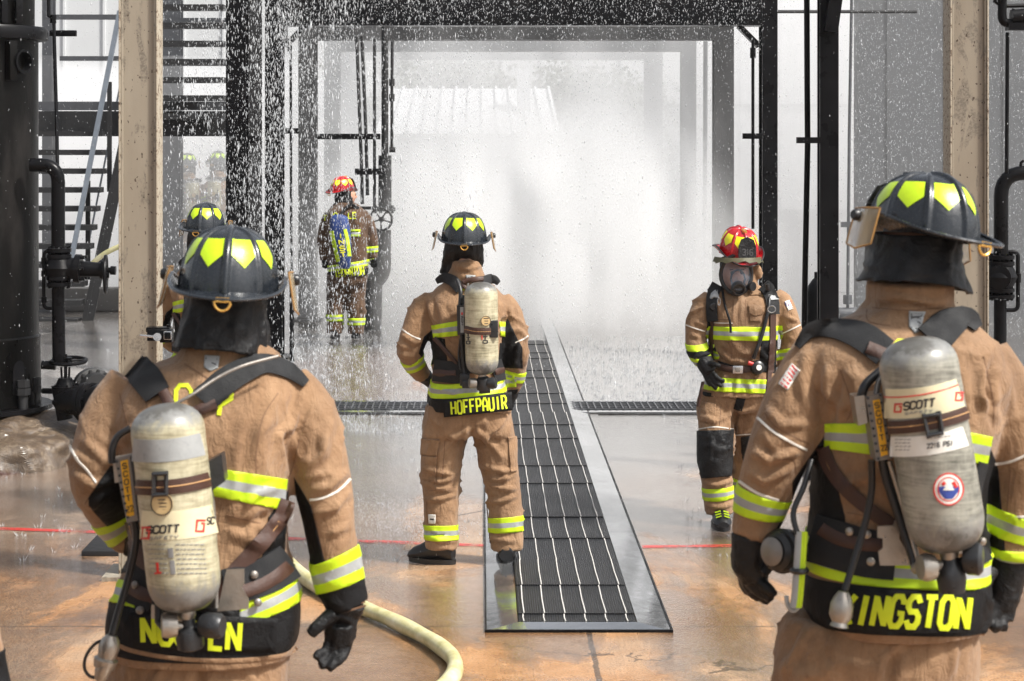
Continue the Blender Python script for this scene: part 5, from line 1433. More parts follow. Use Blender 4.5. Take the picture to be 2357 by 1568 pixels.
    for x0, y0 in ((448, 1196), (324, 1212)):
        m = MB()
        f.ribbon([(x0+24, y0+2), (x0+5, y0+2), (x0+2, y0+27), (x0+10, y0+27)], 5, .003, m, bvh=bv); f.ribbon([(x0+14, y0+9), (x0+21, y0+9), (x0+19, y0+27), (x0+8, y0+27)], 5, .003, m, bvh=bv); m.build('logo', 'red_print', cy)
    f.text('SC', ((476, 1192), (492, 1190), (490, 1206), (475, 1207)), 3, 'dark_print', h=.003, bvh=bv, gap=.3, parent=cy)
    # small print on the label under the band
    m = MB(); rnd = random.Random(5)
    for i in range(7):
        y = 1254+i*11
        for (xa, xb) in ((340, 382), (404, 470)):
            x = xa
            while x < xb:
                l = rnd.uniform(4, 11); f.ribbon([(x+i*1.0, y), (min(x+l, xb)+i*1.0, y-1)], 2.0, .0022, m, bvh=bv, cols=1); x += l+3
    m.build('fine_print', 'grey_print', cy)
    m = MB(); f.ribbon([(392, 1262), (394, 1284)], 12, .0024, m, bvh=bv); f.ribbon([(396, 1290), (399, 1322)], 11, .0024, m, bvh=bv); m.build('bar_mark', 'grey_print', cy)
    m = MB(); f.ribbon([(362, 1295), (364, 1318)], 5, .0024, m, bvh=bv); f.ribbon([(357, 1320), (372, 1318)], 4, .0024, m, bvh=bv); m.build('red_mark', 'red_print', cy)
    st = cstrip(310, 1121, 480, 1104, 34, 'brown_webbing', 'cylinder_strap', .005, par=e); cstrip(310, 1120, 480, 1103, 3, 'web_stripe', 'web_stripe', .0065, par=st)
    m = MB(); f.ribbon([(358, 1086), (358, 1143)], 8, .014, m, bvh=bv); f.ribbon([(384, 1084), (384, 1140)], 8, .014, m, bvh=bv); f.ribbon([(356, 1090), (387, 1088)], 9, .016, m, bvh=bv); f.ribbon([(356, 1138), (387, 1136)], 9, .016, m, bvh=bv); m.build('strap_buckle', 'pack_plastic', e)
    h = cast(bv, 373, 1160)
    m = MB(); m.lathe([(0, .001), (.0275, .001), (.0275, .003), (0, .003)], h[0], h[1], 28); o = m.build('round_sticker', 'tan_label', cy)
    m = MB(); m.lathe([(.0245, .0034), (.027, .0034), (.027, .0042), (.0245, .0042)], h[0], h[1], 28, cap=False)
    for yy, hw in ((1150, 9), (1158, 14), (1166, 14), (1173, 8)): f.ribbon([(373-hw, yy), (373+hw, yy)], 2.2, .0048, m, bvh=bv, cols=1)
    m.build('sticker_print', 'dark_print', o)
    # alarm housing with amber label
    def housing(q, lab, D0, word):
        m = MB(); m.poly([f.P(x, y, D0) for x, y in q], (0, .07, 0)); o = m.build('alarm_housing', 'grey_metal', e)
        m = MB()
        for t in [i/9 for i in range(10)]:
            for a, b in ((0, 3), (1, 2)):
                x = q[a][0]+(q[b][0]-q[a][0])*t; y = q[a][1]+(q[b][1]-q[a][1])*t; m.cyl(f.P(x+(5 if a == 0 else -6), y+3, D0-.004), f.P(x+(5 if a == 0 else -6), y+3, D0+.01), .0035, 8)
        m.poly([f.P(x, y, D0-.004) for x, y in ((q[1][0]-9, q[1][1]+4), (q[1][0]+1, q[1][1]), (q[2][0]+1, q[2][1]), (q[2][0]-9, q[2][1]-2))], (0, .03, 0)); m.build('housing_frame', 'pack_plastic', o)
        m = MB(); m.poly([f.P(x, y, D0-.002) for x, y in lab], (0, .006, 0)); lo = m.build('amber_label', 'amber_label', o)
        bm = bmesh.new(); bm.from_mesh(lo.data); b2 = BVHTree.FromBMesh(bm); bm.free()
        c0 = lambda a, b, t: (a[0]+(b[0]-a[0])*t, a[1]+(b[1]-a[1])*t)
        il = lambda p, qq: (p[0]+(qq[0]-p[0])*.24, p[1]+(qq[1]-p[1])*.24)
        TL, TR, BR, BL = lab
        f.text(word, (c0(il(TL, TR), il(BL, BR), .05), c0(il(TR, TL), il(BR, BL), .05), c0(il(TR, TL), il(BR, BL), .72), c0(il(TL, TR), il(BL, BR), .72)), 2.2, 'dark_print', h=.0025, bvh=b2, vertical=True, gap=.55, parent=lo)
        f.text('22', (c0(TL, BL, .82), c0(TR, BR, .82), c0(TR, BR, .92), c0(TL, BL, .92)), 2.0, 'dark_print', h=.0025, bvh=b2, gap=.4, parent=lo)
        return o
    housing([(264, 1060), (308, 1050), (326, 1196), (292, 1204)], [(277, 1062), (294, 1058), (309, 1186), (292, 1191)], -.30, 'SCOTT')
    m = MB(); m.poly([f.P(x, y, -.285) for x, y in ((259, 1058), (268, 1056), (276, 1110), (264, 1112))], (0, .05, 0)); m.build('side_clip', 'worn_metal', e)
    m = MB(); m.poly([f.P(x, y, -.30) for x, y in ((474, 1066), (510, 1046), (518, 1108), (496, 1124), (484, 1132))], (0, .06, 0)); m.build('side_clip', 'pack_plastic', e)
    m = f.tubeon([(300, 986, -.30), (272, 1004, -.30), (259, 1032, -.30), (258, 1066, -.30)], .0085, .02); m.build('air_hose', 'black_rubber', e)
    m = f.tubeon([(310, 1200, -.27), (313, 1250, -.27), (294, 1335, -.27), (272, 1410, -.28), (258, 1462, -.29)], .009, .02); m.build('air_hose', 'black_rubber', e)
    m = f.tubeon([(384, 940, -.27), (440, 910, -.26), (500, 870, -.22), (560, 842, -.19), (640, 820, -.14)], .0042, .01); m.build('sensor_cable', 'grey_metal', e)
    m = f.tubeon([(462, 1000, -.30), (470, 1060, -.30), (490, 1160, -.28), (497, 1290, -.30), (498, 1400, -.32)], .005, .01); m.build('sensor_cable', 'grey_metal', e)
    # valve and knobs
    m = MB(); X = lambda x, y, d=-.345: f.P(x, y, d)
    m.lathe([(.020, 0), (.022, .012), (.018, .02)], X(430, 1404), (0, 0, -1), 16); m.build('cylinder_neck', 'worn_metal', cy)
    m = MB(); m.lathe([(.014, 0), (.018, .02), (.03, .03), (.034, .05), (.030, .075), (.018, .08), (0, .08)], X(434, 1420), (.05, 0, -1), 20); m.bar(X(408, 1470), X(468, 1466), .03, .045, 0, .004); m.bar(X(414, 1484), X(462, 1480), .02, .03, 0, .004); m.build('cylinder_valve', 'pack_plastic', e)
    m = MB(); m.lathe([(.0, -.02), (.027, -.02), (.030, 0), (.027, .016), (0, .018)], X(388, 1440, -.37), (-1, -.25, 0), 20); m.cyl(X(396, 1440, -.36), X(425, 1444, -.345), .012, 12); m.build('coupling_knob', 'worn_metal', e)
    m = MB(); m.lathe([(.0, -.025), (.024, -.025), (.031, -.01), (.031, .02), (.024, .03), (0, .03)], X(486, 1440, -.36), (1, -.3, .0), 12); m.cyl(X(450, 1444), X(480, 1441), .012, 12); m.build('hand_knob', 'pack_plastic', e)
    m = MB(); m.tube([X(366, 1385, -.30), X(366, 1430, -.31), X(380, 1446, -.33)], .011, 10); m.build('air_hose', 'black_rubber', e)
    # regulator hanging low on the left
    m = MB(); m.lathe([(.012, 0), (.022, .012), (.026, .03), (.022, .055), (.030, .06), (.026, .08), (.015, .085), (0, .085)], f.P(258, 1462, -.29), (-.25, 0, -1), 18); m.tube([f.P(250, 1520, -.30), f.P(236, 1545, -.30), f.P(232, 1560, -.29)], [.018, .02, .016], 12); m.build('regulator', 'worn_metal', e)
    m = f.tubeon([(250, 1472, -.29), (222, 1480, -.29), (200, 1506, -.29), (194, 1535, -.29), (206, 1556, -.29), (232, 1562, -.29)], .004, .01); m.build('lanyard', 'black_rubber', e)
    return f

def boot(f, ankle, toe=(0, .16), name='boot'):
    """rubber boot under a trouser leg; toe: ground offset of the toe cap in metres"""
    a = f.P(ankle[0], ankle[1], ankle[2]); a.z = max(a.z, .12)
    t = Vector((toe[0], toe[1], 0)); L = t.length; u = t.normalized(); s_ = Vector((-u.y, u.x, 0))
    m = MB(); rings = []
    prof = [(-.085, .035, .02, .10), (-.06, .045, .012, .16), (.0, .048, .012, .20), (.055, .047, .012, .13), (.11, .053, .012, .095), (.155, .050, .014, .078), (.185, .034, .02, .055)]
    for (x, w, z0, z1) in prof:
        c = Vector((a.x, a.y, 0))+u*(x*L/.16); r = []
        for k in range(16):
            an = 2*math.pi*k/16; r.append(m.bm.verts.new(c+s_*w*math.cos(an)*(1 if math.sin(an) < .2 else .86)+Vector((0, 0, (z0+z1)/2+(z1-z0)/2*math.sin(an)))))
        rings.append(r)
    for p, q in zip(rings, rings[1:]):
        for k in range(16):
            fc = m.bm.faces.new((p[k], p[(k+1) % 16], q[(k+1) % 16], q[k])); fc.smooth = True
    m.bm.faces.new(rings[0][::-1]); m.bm.faces.new(rings[-1])
    m.tube([Vector((a.x, a.y, .1)), a+Vector((0, 0, .05))], .052, 16)
    b = m.build(name, 'black_rubber', f.root)
    m = MB(); pts = []
    for k in range(24):
        an = 2*math.pi*k/24; x = math.cos(an); y = math.sin(an)
        pts.append(Vector((a.x, a.y, .003))+u*((.045+x*.145)*L/.16)+s_*y*.054*(1+.12*x))
    m.poly(pts, (0, 0, .024)); m.build('boot_sole', 'black_rubber', b)
    return b

# ---------------------------------------------------------------- front right
def front_right():
    f = Fig(4.88, 2090, '')
    torso = [(640, 2004, 2186, .12, .05), (655, 1998, 2190, .13, .04), (700, 1998, 2194, .125, .04), (728, 1960, 2222, .115, .03), (760, 1880, 2262, .14, .02), (810, 1846, 2300, .165, .01), (880, 1850, 2312, .18, .0), (980, 1880, 2298, .185, .0), (1080, 1868, 2272, .18, .0), (1180, 1866, 2260, .17, .0), (1250, 1854, 2264, .175, .0), (1320, 1846, 2270, .185, .0), (1380, 1846, 2268, .195, .0), (1440, 1880, 2256, .195, .0)]
    lA = [(1905, 800, .02, 70), (1868, 870, .0, 82), (1826, 960, -.02, 84), (1790, 1040, -.04, 76), (1762, 1120, -.03, 68), (1742, 1190, -.02, 58), (1730, 1238, -.02, 50)]
    rA = [(2262, 815, .02, 62), (2300, 890, .01, 74), (2330, 980, .0, 74), (2346, 1080, .0, 74), (2338, 1190, .01, 70), (2330, 1280, .02, 58)]
    legs = [[(1915, 1430, .0, 112), (1905, 1520, .0, 118), (1925, 1800, 0, 85), (1930, 2150, .02, 66)], [(2140, 1430, .0, 104), (2148, 1520, .0, 108), (2150, 1800, 0, 80), (2155, 2150, .02, 66)]]
    body(f, 'firefighter front right with back turned and helmet turned left, wide yellow name panel', [lA, rA]+legs, torso, (2110, 540, .05, 82), GRP)
    folds = [([(1905, 840), (1900, 900), (1935, 950)], 9, 6), ([(1935, 850), (1925, 920), (1912, 980)], 9, -6), ([(1860, 800), (1845, 880), (1870, 960)], 12, 5), ([(1760, 940), (1800, 980), (1870, 975)], 10, 5), ([(1725, 1040), (1775, 1060), (1840, 1040)], 9, 7), ([(1716, 1085), (1760, 1110), (1815, 1085)], 8, 6),
             ([(1745, 1010), (1790, 1075)], 8, -5), ([(2262, 840), (2255, 910), (2290, 960)], 9, 6), ([(2290, 820), (2275, 900), (2285, 985)], 9, -6), ([(2320, 860), (2330, 960)], 12, 5), ([(1960, 840), (1975, 930)], 14, 4), ([(2030, 1090), (1960, 1110), (1920, 1160)], 10, 4), ([(2010, 1180), (1950, 1190)], 10, 4), ([(2040, 730), (2090, 745), (2150, 735)], 7, 3), ([(2000, 690), (2060, 684), (2150, 700), (2185, 690)], 7, 5), ([(2000, 706), (2090, 700), (2170, 712)], 6, -4)]
    def g(bm): f.loft(bm, torso, 48); f.limb(bm, lA); f.limb(bm, rA)
    f.coat = f.solid('coat', g, 'turnout_cloth', .0085, folds, .0055, 6.5, 5, smooth_it=3); f.use(f.coat); c = f.coat
    def g2(bm):
        f.loft(bm, [(1410, 1830, 2252, .165, 0), (1460, 1798, 2250, .175, 0), (1520, 1786, 2244, .18, 0), (1580, 1780, 2240, .16, 0)], 40)
        for l in legs: f.limb(bm, l)
    f.solid('trousers', g2, 'turnout_cloth', .011, [([(2060, 1500), (2040, 1580)], 12, -10), ([(1860, 1440), (1830, 1500), (1800, 1560)], 9, 6), ([(1900, 1470), (1930, 1520)], 9, 4), ([(2090, 1460), (2040, 1520)], 10, 5), ([(2200, 1480), (2190, 1550)], 9, 5)], .006, 6, 6)
    f.patch(c, [(1905, 952), (1928, 960), (1900, 1000), (1900, 1060), (1880, 1130), (1824, 1150), (1824, 1110), (1850, 1045)], 'underarm_panel', 'black_cloth', .002)
    f.patch(c, [(1824, 1118), (1862, 1130), (1816, 1200), (1775, 1256), (1766, 1250), (1790, 1212)], 'underarm_panel', 'black_cloth', .0022)
    f.patch(c, [(2290, 985), (2298, 1080), (2326, 1150), (2326, 1280), (2270, 1300), (2262, 1150), (2266, 1040)], 'underarm_panel', 'black_cloth', .002)
    f.patch(c, [(1870, 1060), (1915, 1065), (1940, 1100), (1945, 1190), (1960, 1250), (1850, 1240), (1862, 1130)], 'side_panel', 'black_cloth', .0022)
    f.patch(c, [(2258, 1060), (2275, 1060), (2268, 1250), (2235, 1250)], 'side_panel', 'black_cloth', .0022)
    f.band(c, ((1830, 1316), (2282, 1330), 30), ((1820, 1425), (2290, 1440), 30), 'hem_panel', ['black_cloth'], (0, 1), .0022, r=.19, near=(2060, 1390, 0, .36))
    f.band(c, ((1897, 976), (2004, 974), 0), ((1897, 1032), (2004, 1046), 0), h=.0035, r=.17, near=(1950, 1010, -.1, .18), sides=((1899, 960, 1899, 1060, 1), (2004, 960, 2004, 1060, -1)), back=True)
    f.band(c, ((2215, 992), (2292, 1008), 0), ((2225, 1062), (2284, 1072), 0), h=.0035, r=.17, near=(2255, 1030, -.1, .16), sides=((2217, 960, 2222, 1080, 1), (2292, 960, 2268, 1080, -1)), back=True)
    f.band(c, ((1836, 1230), (2284, 1256), 46), ((1834, 1298), (2284, 1322), 46), h=.0040, r=.19, near=(2060, 1290, 0, .33))
    f.band(c, ((1697, 1112), (1828, 1152), 14), ((1684, 1172), (1822, 1194), 18), h=.0035, near=(1757, 1160, -.02, .11), D=-.02, r=.07)
    f.band(c, ((2256, 1150), (2400, 1196), 12), ((2258, 1218), (2400, 1260), 12), h=.0035, near=(2336, 1205, .0, .105), D=.0, r=.07)
    f.strip([(1744, 962), (1780, 994), (1820, 1018), (1856, 1036)], 5.5, 'piping', 'piping', .0035, cols=2)
    f.strip([(1702, 1108), (1745, 1136), (1792, 1152)], 5.5, 'piping', 'piping', .0035, cols=2)
    f.strip([(2289, 1069), (2330, 1062), (2380, 1038)], 5.5, 'piping', 'piping', .0035, cols=2)
    f.strip([(2312, 1192), (2350, 1190), (2380, 1188)], 4, 'piping', 'piping', .0035, cols=2)
    sleeve_seams(f, [[(1760, 950), (1790, 985), (1862, 1022)], [(1792, 1058), (1826, 1060), (1832, 1090)], [(1690, 1236), (1766, 1250)], [(2264, 820), (2286, 920), (2286, 984)], [(2326, 1080), (2318, 1180)], [(1995, 712), (2000, 740), (2050, 750)], [(1950, 1180), (2010, 1190)], [(1934, 850), (1960, 930), (1950, 968)], [(2008, 708), (2090, 714), (2172, 708)]])
    fl = f.patch(c, [(1823, 837), (1842, 853), (1813, 899), (1793, 884)], 'flag_patch', 'white_label', .003)
    m = MB()
    for i in range(6):
        t = (i+.5)/6; a = (1793+(1823-1793)*t+3, 884+(837-884)*t+1); b = (1813+(1842-1813)*t-3, 899+(853-899)*t-1)
        f.ribbon([a, b], 4.2, .0042, m, cols=1)
    m.build('flag_stripes', 'red_print', fl)
    f.patch(c, [(2092, 716), (2130, 718), (2118, 762), (2106, 768), (2092, 752)], 'collar_tag', 'silver_tape', .004)
    f.text('DRD', ((2098, 720), (2122, 721), (2116, 760), (2098, 757)), 3, 'dark_print', h=.0052, vertical=True, gap=.3)
    f.text('C', ((2058, 786), (2094, 786), (2094, 850), (2058, 850)), 9, 'lime_letter')
    # wide name panel
    q = [(1916, 1354), (2270, 1359), (2258, 1453), (1900, 1440)]
    m = MB(); n = 30; rows = []
    for i in range(n+1):
        t = i/n; a = (q[0][0]+(q[1][0]-q[0][0])*t, q[0][1]+(q[1][1]-q[0][1])*t+10*(1-(2*t-1)**2)); b = (q[3][0]+(q[2][0]-q[3][0])*t, q[3][1]+(q[2][1]-q[3][1])*t+10*(1-(2*t-1)**2))
        d = -.232+.10*abs(2*t-1)**2.2
        rows.append([m.bm.verts.new(f.P(a[0]+(b[0]-a[0])*j/5, a[1]+(b[1]-a[1])*j/5, d-.006*math.sin(j/5*math.pi)-.006)) for j in range(6)])
    for r0, r1 in zip(rows, rows[1:]):
        for j in range(5): m.bm.faces.new((r0[j], r1[j], r1[j+1], r0[j+1]))
    npn = m.build('name_panel', 'black_cloth', f.root); bm = bmesh.new(); bm.from_mesh(npn.data); bvn = BVHTree.FromBMesh(bm); bm.free()
    f.text('KINGSTON', ((1946, 1371), (2232, 1376), (2224, 1447), (1930, 1436)), 12.5, 'lime_letter', gap=.46, bvh=bvn, h=.004, parent=npn)
    # hood and helmet
    f.skirt([(536, 2010, 2208, .12, .05), (580, 2002, 2206, .13, .04), (620, 1990, 2212, .14, .03), (650, 1980, 2228, .15, .03)], 6, .006, 2.4, lambda a: 16*math.cos(a)+10*math.cos(2*a))
    helmet(f.root, place(f.P(2122, 548, .03), 30, 2, 9, 1.05), 'helmet_black', 'lime_sticker')
    # gloves: left curled on the hip side, right behind
    glove(f, [[(1730, 1232, -.02, 48), (1726, 1262, -.02, 44), (1724, 1300, -.02, 40), (1738, 1330, -.02, 32)], [(1712, 1300, -.02, 22), (1724, 1342, -.02, 20)], [(1746, 1300, -.03, 24), (1752, 1338, -.02, 18)]],
          [[(1728, 1338, -.02, 17), (1748, 1358, -.03, 15), (1766, 1372, -.04, 13), (1776, 1380, -.05, 11)], [(1740, 1330, -.03, 16), (1760, 1348, -.05, 14), (1776, 1362, -.06, 12), (1782, 1372, -.06, 10)], [(1716, 1334, .0, 16), (1734, 1364, .0, 14), (1756, 1376, .0, 12), (1770, 1386, .0, 10)], [(1708, 1320, .02, 14), (1716, 1350, .02, 13), (1734, 1368, .02, 11), (1748, 1378, .02, 10)], [(1752, 1268, -.04, 20), (1772, 1282, -.06, 15), (1764, 1310, -.07, 13), (1752, 1322, -.08, 11)]])
    glove(f, [[(2330, 1275, .02, 46), (2318, 1320, .02, 46), (2306, 1370, .02, 42), (2300, 1400, .02, 34)]],
          [[(2280, 1380, .0, 17), (2272, 1420, -.01, 15), (2282, 1444, -.02, 13)], [(2296, 1390, .0, 17), (2288, 1430, -.01, 15), (2296, 1450, -.03, 12)], [(2312, 1388, .01, 17), (2306, 1428, .0, 15), (2310, 1446, -.02, 12)], [(2328, 1376, .02, 15), (2326, 1410, .01, 13), (2322, 1430, .0, 11)], [(2282, 1310, -.03, 20), (2268, 1345, -.05, 16), (2272, 1380, -.06, 13)]])
    for l in legs: boot(f, l[-1])
    # ---------------- pack
    e = pack_root(f, 'breathing apparatus with grey composite cylinder and round emblem on the front right firefighter', 2140, 1020)
    f.strip([(1836, 800, 14), (1866, 762, 34), (1920, 758, 44), (1985, 776, 64), (2036, 812, 66)], 62, 'strap_pad', 'shoulder_strap', .016, parent=e)
    f.strip([(2248, 756, 20), (2226, 734, 46), (2184, 746, 74), (2142, 786, 84)], 58, 'strap_pad', 'shoulder_strap', .016, parent=e)
    f.web([(1995, 800), (2040, 820), (2080, 850)], 28, parent=e, h=.019); f.web([(2160, 790), (2110, 820)], 26, parent=e, h=.019)
    f.strip([(1866, 1236), (1920, 1252), (1990, 1272), (2060, 1280)], 110, 'strap_pad', 'waist_pad', .012, parent=e, cols=6)
    f.strip([(2218, 1262), (2240, 1256), (2256, 1246)], 90, 'strap_pad', 'waist_pad', .012, parent=e, cols=5)
    f.web([(1890, 1215), (1930, 1238), (1980, 1250), (2036, 1254)], 30, 'waist_belt', .018, e)
    f.web([(1894, 1030), (1912, 1078), (1950, 1128), (2010, 1180), (2060, 1216), (2080, 1262)], 32, 'diagonal_strap', .010, e)
    f.strip([(2262, 1064), (2250, 1110), (2244, 1140)], 22, 'strap_pad', 'diagonal_strap', .010, parent=e)
    for (x, y) in ((1997, 1228), (2005, 1292), (2250, 1240), (1960, 1222)):
        m = MB(); h = cast(f.bvh, x, y); m.lathe([(.010, 0), (.010, .006), (.006, .010), (0, .011)], h[0]+h[1]*.014, h[1], 12); m.build('snap_stud', 'worn_metal', e)
    for poly in ([(2020, 1212), (2056, 1210), (2064, 1190), (2072, 1196), (2070, 1240), (2090, 1275), (2096, 1302), (2026, 1302), (2022, 1270), (2032, 1262), (2032, 1240), (2020, 1238)], [(2206, 1232), (2240, 1230), (2242, 1270), (2206, 1275)]):
        m = MB(); m.poly([f.P(x, y, -.232) for x, y in poly], (0, .006, 0)); m.build('back_plate', 'worn_metal', e)
    m = MB(); m.poly([f.P(x, y, -.225) for x, y in ((2060, 830), (2170, 830), (2230, 1240), (2120, 1260))], (0, .03, 0)); m.build('pack_frame', 'pack_plastic', e)
    cy, bv = cylinder_mesh(f, (2104, 776), (2187, 1272), 84, 'cylinder_grey', e, da=-.33, db=-.345)
    def cstrip(x0, y0, x1, y1, w, mat, nm, h=.0015, bowy=9, par=cy):
        pts = [(x0+(x1-x0)*t, y0+(y1-y0)*t+bowy*(1-(2*t-1)**2)) for t in [i/10 for i in range(11)]]
        return f.strip(pts, w, mat, nm, h, smooth=False, bvh=bv, cols=2, parent=par)
    cstrip(2037, 929, 2210, 905, 68, 'cream_label', 'label_band'); cstrip(2036, 914, 2204, 886, 3, 'red_print', 'red_stripe', .0024); cstrip(2050, 1028, 2222, 1004, 46, 'white_label', 'label_band')
    f.text('SCOTT', ((2082, 927), (2152, 917), (2150, 935), (2081, 944)), 4.2, 'dark_print', h=.003, bvh=bv, gap=.22, parent=cy)
    f.text('SAFETY', ((2084, 950), (2146, 942), (2146, 947), (2084, 955)), 1.3, 'grey_print', h=.003, bvh=bv, gap=.5, parent=cy)
    for x0, y0 in ((2058, 928), (2196, 902)):
        m = MB(); k = .86; f.ribbon([(x0+20, y0+2), (x0+4, y0+2), (x0+2, y0+20), (x0+9, y0+20)], 4.2, .003, m, bvh=bv); f.ribbon([(x0+12, y0+8), (x0+18, y0+8), (x0+16, y0+20), (x0+7, y0+20)], 4.2, .003, m, bvh=bv); m.build('logo', 'red_print', cy)
    f.text('2216 PSI', ((2134, 1022), (2193, 1014), (2192, 1025), (2134, 1032)), 2.2, 'dark_print', h=.003, bvh=bv, gap=.3, parent=cy)
    m = MB(); rnd = random.Random(8)
    for i, y in enumerate((1012, 1020, 1028, 1036)):
        x = 2062
        while x < 2096:
            l = rnd.uniform(4, 9); f.ribbon([(x, y), (x+l, y-1)], 1.8, .0026, m, bvh=bv, cols=1); x += l+3
    x = 2134
    while x < 2185: f.ribbon([(x, 1010-(x-2134)*.13), (x+5, 1009-(x-2134)*.13)], 2, .0026, m, bvh=bv, cols=1); x += 8
    m.build('fine_print', 'grey_print', cy)
    st = cstrip(2042, 984, 2224, 950, 30, 'brown_webbing', 'cylinder_strap', .006, par=e); cstrip(2042, 983, 2224, 949, 3, 'web_stripe', 'web_stripe', .0075, par=st)
    m = MB(); f.ribbon([(2126, 952), (2138, 1008)], 8, .015, m, bvh=bv); f.ribbon([(2158, 946), (2166, 1000)], 8, .015, m, bvh=bv); f.ribbon([(2126, 958), (2160, 952)], 8, .017, m, bvh=bv); f.ribbon([(2134, 1002), (2168, 996)], 9, .017, m, bvh=bv); m.build('strap_buckle', 'pack_plastic', e)
    # round emblem: white disc, red rim, blue field with white peak and red letters band
    cx_, cy_ = 2183, 1126
    def ring(rx, ry, w, mat, nm, h, a0=0, a1=360, par=cy):
        pts = [(cx_+math.cos(R(a))*rx, cy_+math.sin(R(a))*ry) for a in np.linspace(a0, a1, 33)]
        m = MB(); f.ribbon(pts, w, h, m, bvh=bv, close=(a1-a0 == 360), cols=1); return m.build(nm, mat, par)
    hh = cast(bv, cx_, cy_)
    m = MB(); f.ribbon([(cx_, cy_-36), (cx_, cy_-18), (cx_, cy_), (cx_, cy_+18), (cx_, cy_+36)], 60, .0022, m, bvh=bv, wr=[20, 62, 70, 62, 20], cols=8); em = m.build('round_emblem', 'white_label', cy)
    ring(33, 36, 3, 'red_print', 'emblem_rim', .0036, par=em); ring(24, 27, 2.4, 'red_print', 'emblem_ring', .0036, par=em)
    m = MB(); f.ribbon([(cx_, cy_-6), (cx_, cy_+6), (cx_, cy_+22)], 40, .0032, m, bvh=bv, wr=[46, 44, 18], cols=6); m.build('emblem_field', 'blue_print', em)
    m = MB(); f.ribbon([(cx_, cy_-12), (cx_, cy_+2)], 20, .0042, m, bvh=bv, wr=[6, 26], cols=3); m.build('emblem_peak', 'white_label', em)
    m = MB(); f.ribbon([(cx_-14, cy_-16), (cx_-9, cy_-10)], 9, .004, m, bvh=bv); f.ribbon([(cx_+10, cy_-17), (cx_+17, cy_-4)], 8, .004, m, bvh=bv); m.build('emblem_mark', 'red_print', em)
    # housings
    q = [(1993, 914), (2030, 907), (2054, 1056), (2017, 1062)]; lab = [(2009, 922), (2025, 919), (2044, 1046), (2028, 1051)]; D0 = -.295
    m = MB(); m.poly([f.P(x, y, D0) for x, y in q], (0, .07, 0)); o = m.build('alarm_housing', 'grey_metal', e)
    m = MB()
    for t in [i/8 for i in range(9)]:
        for a, b, dx in ((0, 3, 5), (1, 2, -4)):
            x = q[a][0]+(q[b][0]-q[a][0])*t+dx; y = q[a][1]+(q[b][1]-q[a][1])*(t*.94+.02); m.cyl(f.P(x, y, D0-.004), f.P(x, y, D0+.01), .0034, 8)
    m.build('housing_frame', 'pack_plastic', o)
    m = MB(); m.poly([f.P(x, y, D0-.002) for x, y in lab], (0, .006, 0)); lo = m.build('amber_label', 'amber_label', o)
    bm = bmesh.new(); bm.from_mesh(lo.data); b2 = BVHTree.FromBMesh(bm); bm.free()
    f.text('SCOTT', ((2013, 928), (2022, 926), (2035, 1012), (2026, 1014)), 2.2, 'dark_print', h=.0025, bvh=b2, vertical=True, gap=.55, parent=lo)
    f.text('22', ((2027, 1026), (2040, 1024), (2042, 1036), (2029, 1038)), 2.0, 'dark_print', h=.0025, bvh=b2, gap=.4, parent=lo)
    m = MB(); m.poly([f.P(x, y, -.285) for x, y in ((1966, 914), (1990, 910), (1997, 974), (1976, 980))], (0, .06, 0)); m.build('side_clip', 'worn_metal', e)
    T = lambda pts, r, nm='air_hose', mt='black_rubber': f.tubeon(pts, r, .01).build(nm, mt, e)
    T([(2034, 850, -.22), (2010, 868, -.25), (1990, 890, -.27), (1982, 915, -.27)], .011); T([(2038, 858, -.23), (2022, 880, -.26), (2016, 912, -.27)], .007, 'sensor_cable', 'grey_metal')
    T([(2006, 1060, -.27), (2006, 1130, -.26), (1990, 1210, -.26), (1966, 1290, -.27), (1944, 1360, -.28)], .0085)
    T([(2032, 1058, -.27), (2040, 1100, -.27), (2070, 1190, -.28), (2100, 1280, -.30), (2108, 1312, -.31)], .011)
    T([(2047, 1062, -.28), (2080, 1170, -.29), (2113, 1290, -.31)], .0065, 'lever_rod', 'worn_metal')
    T([(1868, 1060, -.12), (1850, 1120, -.16), (1826, 1180, -.18), (1836, 1230, -.2)], .007)
    m = MB(); m.lathe([(.012, 0), (.020, .012), (.027, .03), (.027, .055), (.018, .07), (.022, .08), (0, .085)], f.P(1942, 1362, -.28), (-.15, -.1, -1), 18); m.build('regulator', 'worn_metal', e)
    T([(1942, 1420, -.29), (1952, 1400, -.30), (1930, 1408, -.30), (1920, 1430, -.29), (1938, 1432, -.29)], .003, 'snap_hook', 'bright_steel')
    X = lambda x, y, d=-.345: f.P(x, y, d)
    m = MB(); m.lathe([(.021, 0), (.023, .016), (.019, .028)], X(2184, 1258), (0, 0, -1), 16); m.build('cylinder_neck', 'worn_metal', cy)
    m = MB(); m.lathe([(.016, 0), (.022, .015), (.030, .03), (.034, .055), (.030, .085), (0, .085)], X(2187, 1276), (.05, 0, -1), 20); m.bar(X(2158, 1326), X(2220, 1318), .028, .05, 0, .004); m.bar(X(2166, 1342), X(2218, 1335), .018, .03, 0, .004); m.build('cylinder_valve', 'pack_plastic', e)
    m = MB(); m.lathe([(0, -.02), (.028, -.018), (.032, 0), (.028, .015), (0, .018)], X(2132, 1306, -.37), (-1, -.2, 0), 20); m.cyl(X(2140, 1302, -.36), X(2170, 1302), .013, 12); m.cyl(X(2108, 1308, -.32), X(2132, 1306, -.36), .014, 12); m.build('coupling_knob', 'worn_metal', e)
    m = MB(); m.lathe([(0, -.02), (.030, -.02), (.037, -.008), (.037, .016), (.028, .024), (0, .024)], X(2238, 1286, -.36), (1, -.35, 0), 14); m.cyl(X(2205, 1298), X(2232, 1290), .013, 12); m.build('hand_knob', 'pack_plastic', e)
